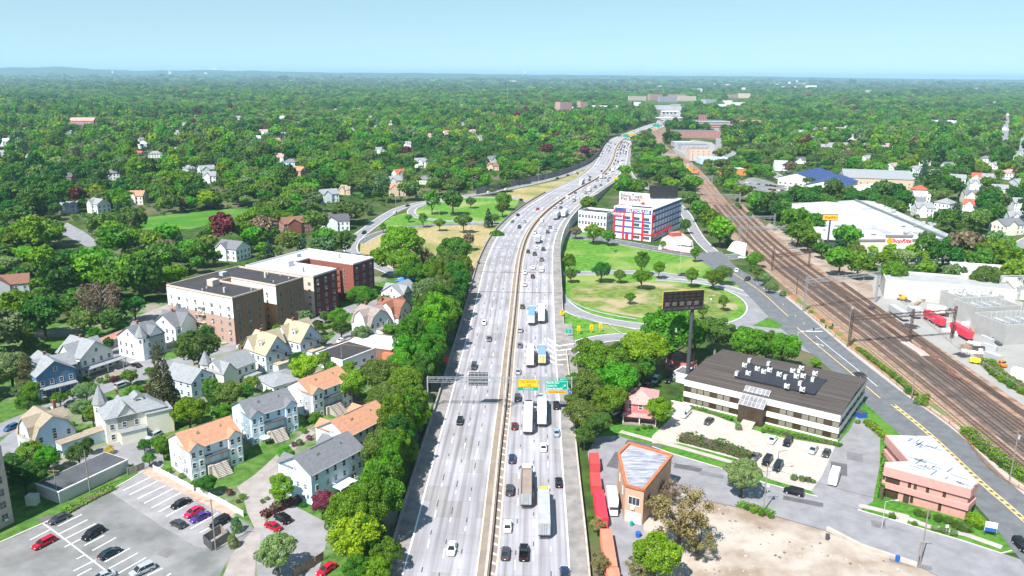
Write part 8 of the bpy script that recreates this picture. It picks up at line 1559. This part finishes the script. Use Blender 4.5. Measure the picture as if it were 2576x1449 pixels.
NEAR = '''895 1350 76 round yellow|968 1390 48 round mid|940 1440 46 round bright|900 1440 40 oval mid|1019 1137 40 round mid|945 1160 34 round olive|981 1196 42 round bright|920 1228 30 round mid|945 1268 46 round bright|985 1240 32 oval mid|1003 1180 26 round mid|956 1105 26 conifer conifer|816 1264 37 round copper|694 1387 58 round sage
956 945 58 wide olive|894 965 46 round mid|1008 960 54 wide mid|969 1003 54 wide olive|1044 946 38 round mid|1056 899 48 round bright|1071 868 40 round mid|1083 800 46 round mid|1069 766 36 round bright|1083 738 56 wide sage|1131 755 46 round dark|1106 826 30 round dark|1044 1014 40 round mid|1054 1050 36 round bright|1033 1078 30 round bright|1020 1105 30 round mid|769 924 42 round yellow|851 798 28 round mid|858 826 26 round dark|911 840 27 round sage|911 748 40 wide mid|1019 825 26 round olive|1148 720 34 round mid|1120 700 36 round mid|1160 668 34 round mid
498 874 60 round olive|475 1037 48 round yellow|540 1008 26 oval dark|575 993 42 round olive|25 925 52 round sage|70 1012 30 round dark|215 985 32 wide sage|205 1025 30 wide sage|150 1002 22 round mid|182 990 15 round dark|120 1150 34 round bright|75 1137 34 round mid|25 1175 40 round dark|60 1200 38 round dark|90 1190 34 oval dark|220 1120 18 oval dark|375 1154 18 round mid|522 1217 27 round dark
1650 1397 68 round bright|1713 1290 88 airy khaki|1650 1262 42 airy khaki|1760 1350 52 airy khaki|1690 1230 34 airy brown|1613 1424 42 airy khaki|1505 1317 26 airy khaki|1508 1412 32 airy khaki|1868 1194 50 round sage|1620 880 68 wide yellow|1688 835 80 round mid|1750 845 40 oval mid|1513 917 72 round mid|1483 884 42 round mid|1560 905 40 oval dark|1550 960 62 round bright|1478 974 52 round olive|1538 1008 48 round mid|1463 1044 52 wide olive|1497 1066 44 wide olive|1470 1098 30 round olive|1660 1032 40 round yellow|1802 835 50 round olive|1883 866 56 round mid|1930 868 46 round mid|1970 876 48 round mid|1590 950 34 oval olive|1620 930 34 oval mid|1445 960 28 round mid|1446 1010 30 round olive
1432 660 20 oval bright|1435 690 18 round olive|1513 680 26 round dark|1559 692 17 round olive|1615 660 24 oval mid|1615 697 26 wide bright|1658 676 18 oval bright|1740 695 20 oval mid|1795 700 25 round mid|1820 686 26 wide olive|1750 638 15 oval bright|1668 616 9 oval bright|1493 584 25 round mid|1530 594 20 round mid|1448 582 16 round brown|1480 512 23 round mid|1570 469 28 round mid|1600 472 26 round mid|1813 577 38 round bright|1788 552 30 round mid|1758 525 28 round mid|1738 500 24 round olive|1725 567 15 oval dark|1820 760 16 oval mid|1585 748 15 round mid|1770 782 17 oval bright|1895 657 20 oval bright|1905 685 16 oval olive|1925 700 18 round sage|1935 722 14 round sage
1009 615 60 round bright|1014 662 46 round mid|1144 634 50 round dark|1178 605 18 oval brown|1131 676 50 round olive|1064 640 28 airy brown|1064 552 14 oval mid|963 572 10 oval bright|1028 547 10 round bright|1106 562 16 wide mid|1166 557 24 wide olive|1139 503 32 round dark|1086 505 24 oval mid|1184 507 14 round olive|1229 550 15 conifer spruce|1266 502 22 round mid|1264 522 20 round olive|1245 548 13 round olive|1040 690 40 round mid|1090 690 40 round bright
250 750 62 airy brown|337 770 32 round dark|2052 912 16 round bright|2230 655 30 round mid|2330 675 26 round mid|2160 660 36 round mid|2115 650 38 round mid|2250 685 38 wide mid|2420 615 26 oval bright|2195 634 15 oval yellow|2240 634 20 oval bright|2290 634 18 oval yellow|2340 636 17 oval yellow|2400 630 24 round bright|2490 622 26 round yellow|2530 612 24 round bright|2460 628 22 round yellow|2560 690 46 round mid|2480 700 40 round olive|2400 690 34 round sage|2050 560 30 round mid|2010 580 34 round mid|1990 545 26 round bright|2035 600 30 round mid|2068 625 22 round mid|1965 520 26 round dark'''
for s_ in NEAR.replace('\n', '|').split('|'):
    x, y, r, sh, c = s_.split(); k = {}
    if c == 'brown' and sh == 'airy': k['bare'] = True
    T_(float(x), float(y), float(r), sh, c, **k)
T_(405, 970, 46, 'conifer', 'conifer', 1.35); T_(430, 1000, 34, 'conifer', 'conifer', 1.1); T_(66, 945, 34, 'conifer', 'conifer', 1.0); T_(594, 1318, 18, 'column', 'mid', .72); T_(586, 1358, 18, 'column', 'olive', .66)
T_(1706, 1002, 10, 'column', 'dark', .9); T_(1690, 1012, 9, 'column', 'dark', .8)
for x, y, r, c in ((425, 1186, 12, 'mid'), (457, 1198, 11, 'mid'), (490, 1216, 12, 'olive'), (577, 1240, 14, 'copper'), (611, 1250, 12, 'bright'), (600, 1262, 8, 'copper'), (275, 1134, 17, 'lemon'), (783, 1052, 17, 'copper'), (757, 1078, 8, 'yellow'), (765, 1085, 12, 'mid'), (719, 1130, 10, 'mid'), (718, 1142, 8, 'dark'), (752, 1114, 13, 'mid'), (779, 1102, 11, 'copper'), (740, 1118, 10, 'copper'), (701, 1222, 11, 'dark'), (705, 1240, 12, 'mid'), (672, 1254, 8, 'mid'), (690, 1200, 7, 'bright'), (252, 957, 11, 'dark'), (270, 946, 8, 'mid'), (288, 955, 14, 'copper'), (310, 948, 12, 'mid'), (220, 955, 13, 'olive'), (345, 985, 16, 'copper'), (370, 980, 16, 'copper'), (690, 830, 9, 'copper'),
        (1997, 1202, 13, 'olive'), (2018, 1206, 13, 'olive'), (2033, 1208, 12, 'olive'), (2045, 1212, 9, 'olive'), (2245, 1298, 12, 'mid'), (2310, 1292, 15, 'olive'), (2332, 1298, 14, 'olive'), (2360, 1305, 16, 'olive'), (2385, 1310, 15, 'olive'), (2425, 1328, 22, 'olive'), (2405, 1322, 18, 'olive'), (2452, 1312, 28, 'yellow'), (2350, 1330, 12, 'sage'), (2375, 1336, 14, 'sage'), (2400, 1342, 14, 'sage'), (2300, 1318, 10, 'mid'), (1858, 1075, 13, 'sage'), (1920, 1085, 9, 'mid'), (2158, 1062, 9, 'mid'), (2184, 1068, 12, 'yellow'), (2205, 1082, 12, 'yellow'), (2222, 1094, 12, 'yellow'), (1635, 1075, 9, 'mid'), (1620, 1074, 10, 'bright'), (1604, 1080, 7, 'dark'), (1485, 1300, 9, 'mid'),
        (2160, 880, 11, 'mid'), (2185, 902, 8, 'dark'), (2200, 912, 7, 'mid'), (2220, 928, 9, 'mid'), (2245, 945, 12, 'mid'), (2262, 958, 10, 'dark'), (2285, 985, 14, 'dark'), (2310, 1010, 16, 'bright'), (2330, 1000, 14, 'mid'), (2040, 785, 7, 'mid'), (2068, 808, 8, 'mid'), (2090, 824, 8, 'mid'), (2325, 1015, 14, 'mid'), (2455, 1115, 14, 'mid'), (2475, 1130, 16, 'bright'), (2500, 1150, 17, 'mid'), (2525, 1170, 18, 'dark'), (2550, 1190, 18, 'mid'), (2500, 940, 12, 'mid'), (2520, 955, 14, 'bright'), (2545, 970, 15, 'mid'), (2570, 985, 14, 'mid'), (2490, 925, 10, 'olive'),
        (1945, 722, 14, 'mid'), (1970, 740, 12, 'mid'), (1955, 728, 9, 'olive'), (1840, 585, 7, 'dark'), (1548, 632, 5, 'mid'), (1895, 1285, 13, 'bright'), (1918, 1292, 13, 'mid'), (1938, 1298, 11, 'mid'), (1878, 1278, 11, 'mid')):
    T_(x, y, r, 'bush', c)
def hedge(label, px, w, h, col, z=0):
    P_ = resample([G(x, y, z) for x, y in px], 1.0); rng = np.random.RandomState(len(THINGS)); L_ = sum((P_[i+1]-P_[i]).length for i in range(len(P_)-1)); n = int(L_*(w+2*h)*9)
    NN = normals(P_); idx = rng.randint(0, len(P_), n); u = rng.uniform(0, 1, n); s = rng.uniform(-1, 1, n); pts = np.zeros((n, 3)); nr = np.zeros((n, 3))
    for k in range(n):
        p = P_[idx[k]]; q = NN[idx[k]]; t = Vector((-q.y, q.x, 0))*rng.uniform(-.6, .6); hh = h*(1+.18*math.sin(p.x*.9)+.12*math.sin(p.y*1.7))
        if rng.rand() < w/(w+2*h): v = p+q*(s[k]*w/2)+Vector((0, 0, hh)); m_ = Vector((0, 0, 1))
        else: sg = 1 if s[k] > 0 else -1; v = p+q*(sg*w/2)+Vector((0, 0, hh*u[k])); m_ = q*sg
        v = v+t; pts[k] = v; nr[k] = m_
    me = leafmesh('foliage', pts, nr, .42, rng.rand(n), LM[col], rng); o_ = P_[0]; me.transform(Matrix.Translation(-o_)); t = thing('hedge', label, 'hedge', (o_.x, o_.y, 0)); ob('foliage', me, t)
    bb_ = B(); Q_ = [p-o_ for p in P_]; wallrun(bb_, Q_, -w/2+.12, w/2-.12, 0, h*.8, M_bark); bb_.obj('branches', None, t); return t
hedge('long olive hedge screening the office car park from the street', [(1712, 1108), (1760, 1120), (1815, 1134), (1860, 1148), (1885, 1160)], 3.0, 2.4, 'olive')
hedge('dark red clipped hedge curving round the small car park', [(665, 1302), (685, 1292), (710, 1280), (735, 1268), (750, 1262)], 1.6, 1.6, 'copper')
hedge('bright green hedge at the foot of the white office wall', [(1728, 1025), (1765, 1035), (1800, 1045), (1838, 1060)], 1.2, 1.0, 'bright'); hedge('green hedge between the office steps and its far corner', [(1930, 1085), (1990, 1098), (2060, 1112), (2112, 1124)], 1.4, 1.0, 'bright')
hedge('tall ivy covering the notch of the pink office', [(2226, 1170), (2236, 1148), (2246, 1132), (2262, 1142), (2275, 1160)], 2.0, 3.2, 'bright'); hedge('ivy column climbing the glass corner of the pink office', [(2214, 1255), (2216, 1225), (2220, 1200)], 1.0, 4.5, 'mid')
hedge('yellow green clipped hedge beside the avenue behind the office', [(2180, 1065), (2198, 1080), (2215, 1095), (2232, 1108)], 2.2, 1.4, 'yellow')
hedge('bright yellow green hedge by the red apartment block entrance', [(806, 832), (830, 824), (850, 815)], 1.8, 1.6, 'yellow'); hedge('low green hedge in front of the porch house', [(262, 965), (290, 958), (312, 948)], 1.2, 1.1, 'mid')
hedge('green shrubbery strip along the edge of the bare lot', [(1862, 1272), (1890, 1282), (1915, 1290), (1942, 1298)], 2.2, 1.0, 'bright')
hedge('leafy weed strip growing along the substation fence', [(2480, 915), (2510, 945), (2545, 968), (2600, 1000)], 4.5, 2.0, 'mid'); hedge('ivy strip on the bank between avenue and railway', [(2430, 1095), (2480, 1138), (2530, 1178), (2580, 1215)], 3.0, 2.4, 'mid')
hedge('rough grass and creeper strip beneath the first car park pole', [(165, 1290), (230, 1255), (285, 1228)], 2.6, .5, 'bright')
hedge('ivy strip along the first part of the avenue fence', [(2170, 888), (2210, 920), (2260, 958), (2300, 998)], 2.0, 1.2, 'mid')
STRIP = [G(*p) for p in [(1166, 745), (1105, 750), (1062, 850), (1040, 900), (1008, 970), (1022, 1050), (1000, 1110), (962, 1200), (945, 1290), (900, 1330), (860, 1449), (940, 1449), (985, 1300), (1040, 1110), (1098, 935)]]
rs = random.Random(21); P2 = [(p.x, p.y) for p in STRIP]; x0_, x1_ = min(p[0] for p in P2), max(p[0] for p in P2); y0_, y1_ = min(p[1] for p in P2), max(p[1] for p in P2); k_ = 0
for _ in range(4000):
    x, y = rs.uniform(x0_, x1_), rs.uniform(y0_, y1_); r = rs.uniform(4.2, 6.6)
    if k_ < 46 and math.hypot(x-G(1077, 1030).x, y-G(1077, 1030).y) > 9 and inpoly(x, y, P2) and all(math.hypot(x-a, y-b) > (r+c)*.5 for a, b, c in TP): TP.append((x, y, r)); k_ += 1; tree(x, y, r, rs.choice(['round', 'oval', 'round']), rs.choice(['mid', 'mid', 'bright', 'dark', 'mid', 'olive']), hs=rs.uniform(1.15, 1.5))
for i_ in range(34):
    p_ = min(FW, key=lambda q: abs(q.y-(142+i_*4.6))); q_ = p_-normals(FW)[FW.index(p_)]*(BAR+rs.uniform(3.5, 5.5)); x, y = q_.x, 142+i_*4.6
    if abs(y-G(1077, 1030).y) > 9: TP.append((x, y, 3.6)); tree(x, y, rs.uniform(3.4, 4.6), 'oval', rs.choice(['mid', 'dark', 'bright', 'mid']), hs=rs.uniform(1.15, 1.45))
Q2 = [(p.x, p.y) for p in [G(*q) for q in [(20, 1040), (60, 900), (300, 850), (440, 830), (620, 860), (900, 780), (1080, 740), (1060, 850), (940, 1010), (920, 1200), (860, 1330), (640, 1300), (420, 1220), (330, 1170), (120, 1200), (20, 1160)]]]
x0_, x1_ = min(p[0] for p in Q2), max(p[0] for p in Q2); y0_, y1_ = min(p[1] for p in Q2), max(p[1] for p in Q2); k_ = 0; EX2 = [P_ for P_ in EXC if len(P_) < 16]
for _ in range(6000):
    x, y = rs.uniform(x0_, x1_), rs.uniform(y0_, y1_); sh = k_ % 2; r = rs.uniform(.7, 1.3) if sh else rs.uniform(2.0, 3.4)
    if k_ < 120 and inpoly(x, y, Q2) and not any(inpoly(x, y, P_) for P_ in EX2) and all(math.hypot(x-a, y-b) > (r+c)*.75 for a, b, c in TP): TP.append((x, y, r)); k_ += 1; tree(x, y, r, 'bush' if sh else rs.choice(['round', 'oval']), rs.choice(['mid', 'mid', 'bright', 'dark', 'sage', 'olive']))
exc([G(*p) for p in [(-300, 1120), (-20, 1062), (48, 1035), (58, 960), (62, 905), (185, 878), (300, 865), (345, 825), (440, 820), (445, 700), (700, 660), (945, 680), (960, 720), (1150, 745), (1190, 700), (1000, 1700), (-600, 1700)]])
exc([G(*p) for p in [(1400, 850), (1990, 850), (2100, 930), (2800, 1449), (2900, 1900), (1300, 1900)]])
exc([G(*p) for p in [(1460, 590), (1460, 500), (1550, 480), (1730, 480), (1740, 560), (1800, 650), (1650, 640)]])
exc([G(*p) for p in [(2060, 625), (2070, 655), (2440, 655), (2600, 600), (2420, 590)]])
exc([G(*p) for p in [(1900, 690), (2000, 760), (2150, 880), (2300, 1000), (2600, 1240), (2700, 1240), (2250, 880), (2000, 680)]])
for a_, c_ in zip(AVR, AVR[1:]): exc([(a_.x-3, a_.y), (c_.x-3, c_.y), (c_.x+9, c_.y), (a_.x+9, a_.y)])
def insideany(X, Y):
    bad = np.zeros(len(X), bool)
    for P_ in EXC:
        P_ = np.array(P_); x0, y0 = P_.min(0); x1, y1 = P_.max(0); c = np.where((X >= x0) & (X <= x1) & (Y >= y0) & (Y <= y1) & ~bad)[0]
        if not len(c): continue
        x, y = X[c], Y[c]; ins = np.zeros(len(c), bool); j = len(P_)-1
        for i in range(len(P_)):
            yi, yj, xi, xj = P_[i, 1], P_[j, 1], P_[i, 0], P_[j, 0]
            if yi != yj: ins ^= ((yi > y) != (yj > y)) & (x < (xj-xi)*(y-yi)/(yj-yi)+xi)
            j = i
        bad[c] |= ins
    return bad
rng = np.random.RandomState(11); cand = []
def ring(y0, y1, s, r0, r1, cell):
    ys = np.arange(y0, y1, s); out = []
    for y in ys:
        w = y*.68+60; xs = np.arange(-w, w, s); n = len(xs); out.append(np.stack([xs+rng.uniform(-.42, .42, n)*s, y+rng.uniform(-.42, .42, n)*s, rng.uniform(r0, r1, n)*rng.choice([1, 1, .7], n), np.full(n, cell)], 1))
    return np.concatenate(out)
C1 = ring(190, 1000, 11.5, 4.6, 9.2, 0); C2 = ring(1000, 2200, 13, 6, 9.5, 1); C3 = ring(2200, 4600, 22, 10, 15, 2); C4 = ring(4600, 9000, 44, 18, 30, 3); C5 = ring(9000, 16000, 90, 36, 60, 4)
CC = np.concatenate([C1, C2, C3, C4, C5]); CC = CC[~insideany(CC[:, 0], CC[:, 1])]
fx, fy = CC[:, 0], CC[:, 1]
nz_ = np.sin(fx*.021+1.3)*np.sin(fy*.017+.4)+.6*np.sin(fx*.047-fy*.031)+rng.normal(0, .35, len(fx))
right = (fx > 120) & (fy < 2000); keep = ~(right & (nz_ > 1.0) & (CC[:, 3] < 2)) & ~((fx < 120) & (nz_ > 1.25) & (CC[:, 3] < 2)); keep &= ~((CC[:, 3] >= 2) & (fx > 600) & (nz_ > 1.2))
CC = CC[keep]
for x, y, r in TP:
    d = np.hypot(CC[:, 0]-x, CC[:, 1]-y); CC = CC[d > (r+CC[:, 2])*.62]
for (x, y, gap, w_) in CLEAR:                         # front gardens and streets before the far houses
    t = math.atan2(x, y); dx = CC[:, 0]-x; dy = CC[:, 1]-y; al = -(dx*math.sin(t)+dy*math.cos(t)); la = np.abs(dx*math.cos(t)-dy*math.sin(t)); CC = CC[~((al > -w_*.8) & (al < gap) & (la < w_))]
CC = CC[np.argsort(CC[:, 1])]
shapes = ['round', 'wide', 'oval', 'round']; colsW = ['mid']*22+['bright']*13+['dark']*10+['olive']*9+['sage']*3+['yellow']*2+['brown']*1+(['copper'] if random.random() < 2 else [])
nobj = 0; have = sum(1 for t in THINGS if t.get('tree') and t['category'] == 'tree'); lim = 300-have
sc = CC[:, 2]/CC[:, 1]; cst = np.sum([np.abs(CC[:, 0]) < CC[:, 1]*.66], axis=0) > 0
order = np.argsort(-(sc*cst)); ind = set(order[:max(0, lim)].tolist())
protos = []; pc = bpy.data.collections.new('wood_sources')
def proto(shape, col, lod, var):
    me = crownmesh(shape, col, lod, var); o = bpy.data.objects.new('w%03d' % len(protos), me); pc.objects.link(o); protos.append((shape, col, lod)); return len(protos)-1
LODS = {}
for li, lod in enumerate(['mid', 'lo', 'lo', 'far', 'far']):
    L_ = []
    cl = colsW if li < 3 else ['mid', 'mid', 'dark', 'olive', 'bright', 'mid', 'dark', 'sage']
    for q, c in enumerate(dict.fromkeys(cl)):
        for v in range(2): L_.append((c, proto(shapes[(q+v) % 3], c, lod, v)))
    sp = [('spruce', proto('conifer', 'spruce', lod if lod != 'far' else 'lo', 0))] if li < 3 else []
    LODS[li] = (L_, sp, cl)
pts, ix, scl, rz = [], [], [], []
for i in range(len(CC)):
    x, y, r, l = CC[i]; l = int(l); cl = LODS[l][2]; c = cl[rng.randint(len(cl))]
    h = math.sin(x*.009+2)*math.sin(y*.008)
    if h > .55 and c in ('mid', 'bright'): c = 'dark'
    if h < -.6 and c in ('mid', 'dark'): c = 'olive'
    if c == 'copper' and rng.rand() < .6: c = 'mid'
    if i in ind:
        cf = rng.rand() < .05
        tree(float(x), float(y), float(r*(.6 if cf else 1)), 'conifer' if cf else shapes[rng.randint(4)], 'spruce' if cf else c, lod='mid'); continue
    if l < 3 and rng.rand() < .05: k = LODS[l][1][0][1]; r *= .6
    else: ch = [a for a in LODS[l][0] if a[0] == c] or LODS[l][0]; k = ch[rng.randint(len(ch))][1]
    hz_ = (1+.28*math.sin(x*.006+1)*math.sin(y*.0045+.5))*rng.uniform(.82, 1.18); pts.append((x, y, 0 if l < 2 else (-r*.35 if l == 2 else -r*.9))); ix.append(k); scl.append((r, r, r*hz_*(.95 if l < 2 else .62 if l == 2 else .55))); rz.append(rng.uniform(0, 6.28))
U = ring(300, 900, 13.0, 1.6, 3.4, 0); U = U[~insideany(U[:, 0], U[:, 1])]; bi = proto('bush', 'mid', 'lo', 0); bj = proto('bush', 'dark', 'lo', 1)
for x, y, r, l in U: pts.append((x, y, 0)); ix.append(bi if rng.rand() < .6 else bj); scl.append((r, r, r)); rz.append(rng.uniform(0, 6))
print('forest', len(pts), 'objects', len(ind))
me = bpy.data.meshes.new('forest'); me.from_pydata(pts, [], [])
a = me.attributes.new('ix', 'INT', 'POINT'); a.data.foreach_set('value', ix); a = me.attributes.new('scl', 'FLOAT_VECTOR', 'POINT'); a.data.foreach_set('vector', np.array(scl, np.float32).ravel())
a = me.attributes.new('rot', 'FLOAT_VECTOR', 'POINT'); a.data.foreach_set('vector', np.array([(0, 0, r) for r in rz], np.float32).ravel())
fo = ob('forest', me); fo['kind'] = 'stuff'; fo['label'] = 'unbroken leafy canopy of the wooded suburbs reaching to the horizon'
ng = bpy.data.node_groups.new('scatter', 'GeometryNodeTree'); ng.interface.new_socket('Geometry', in_out='INPUT', socket_type='NodeSocketGeometry'); ng.interface.new_socket('Geometry', in_out='OUTPUT', socket_type='NodeSocketGeometry')
gi = ng.nodes.new('NodeGroupInput'); go = ng.nodes.new('NodeGroupOutput'); ci = ng.nodes.new('GeometryNodeCollectionInfo'); ci.inputs['Collection'].default_value = pc; ci.inputs['Separate Children'].default_value = True; ci.inputs['Reset Children'].default_value = True
ip = ng.nodes.new('GeometryNodeInstanceOnPoints'); ip.inputs['Pick Instance'].default_value = True
def na(n, t): x = ng.nodes.new('GeometryNodeInputNamedAttribute'); x.data_type = t; x.inputs['Name'].default_value = n; return [o for o in x.outputs if o.enabled][0]
er = ng.nodes.new('FunctionNodeEulerToRotation')
ng.links.new(gi.outputs[0], ip.inputs['Points']); ng.links.new(ci.outputs[0], ip.inputs['Instance']); ng.links.new(na('ix', 'INT'), ip.inputs['Instance Index']); ng.links.new(na('rot', 'FLOAT_VECTOR'), er.inputs[0]); ng.links.new(er.outputs[0], ip.inputs['Rotation']); ng.links.new(na('scl', 'FLOAT_VECTOR'), ip.inputs['Scale']); ng.links.new(ip.outputs[0], go.inputs[0])
md = fo.modifiers.new('scatter', 'NODES'); md.node_group = ng
# ================================================================ HILLS, WATER, AIR
M_hill = mat('hill_woods', (.02, .06, .02), .95, .3, .002, (.04, .10, .03), det=8)
rs = random.Random(3); b = B(); n = 160; rows = []
for j, (Y_, k) in enumerate(((12000, 0), (13500, .55), (15000, 1), (17500, .9), (20000, 0))):
    row = []
    for i in range(n):
        px = -250+i*20; p = PY(px, 186, Y_); l = max(0, (1-px/1350)) if px < 1350 else 0; h = (86+60*l*(.75+.25*math.sin(px*.012+.8)+.12*math.sin(px*.05)))*k*(1 if px < 1900 else max(.7, 1-(px-1900)/1300))
        if 60 < px < 260: h += 30*math.sin((px-60)/200*math.pi)*k
        row.append((p.x, Y_+rs.uniform(-200, 200), h+rs.uniform(0, 8)*k))
    rows.append(row)
for row in rows: b.v += row
for j in range(4):
    for i in range(n-1): a = j*n+i; b.f.append((a, a+1, a+n+1, a+n)); b.m.append(0)
struct(b.obj('hills', M_hill, None, True))
S('water', [(2235, 203), (2400, 206.5), (2900, 211), (2900, 203), (2400, 199.5), (2235, 198.5)], 14, flat('water_blue', (.25, .45, .55), .15, .5))
hz = B().box(-26000, 26000, -2000, 46000, -2, 178).mesh('haze'); hm_ = bpy.data.materials.new('haze_air'); hm_.use_nodes = True; nt = hm_.node_tree; nt.nodes.remove(nt.nodes['Principled BSDF']); v = nd(nt, 'ShaderNodeVolumePrincipled'); v.inputs['Density'].default_value = 6.2e-5; v.inputs['Color'].default_value = (.50, .78, 1, 1); v.inputs['Anisotropy'].default_value = .0
nt.links.new(v.outputs[0], nt.nodes['Material Output'].inputs['Volume']); hz.materials.append(hm_); o = ob('haze', hz); o['kind'] = 'stuff'; o['label'] = 'thin blue summer haze over the whole suburb'
try: hm_.cycles.homogeneous_volume = True
except Exception: pass
# ================================================================ LABELS: one thing, one label
ORD = ['nearest', 'second nearest', 'third nearest', 'fourth nearest', 'fifth nearest', 'sixth nearest', 'seventh nearest', 'eighth nearest', 'ninth nearest', 'tenth nearest']
def dist(o): return math.hypot(o.location.x, o.location.y)
byl = {}
for o in THINGS: byl.setdefault(o['label'], []).append(o)
for l, L_ in byl.items():
    if len(L_) > 1 and not l.startswith('white box shaped cooling'):
        L_.sort(key=dist)
        for i, o in enumerate(L_):
            if len(L_) == 2: o['label'] = l+(', the nearer one' if i == 0 else ', the farther one')
            elif i < 10: o['label'] = l+', '+ORD[i]
            else: o['group'] = 'look-alikes: '+l[:40]
for o in THINGS:
    w_ = o['label'].split()
    for k in ('middling', 'just', 'leafy', 'with', 'small', 'round', 'the', 'the', 'the', 'in', 'white', 'large'):
        if len(w_) > 16-sum('-' in q for q in w_) and k in w_: w_.remove(k)
    o['label'] = ' '.join(w_)
for o in THINGS:
    if o.get('tree'): del o['tree']
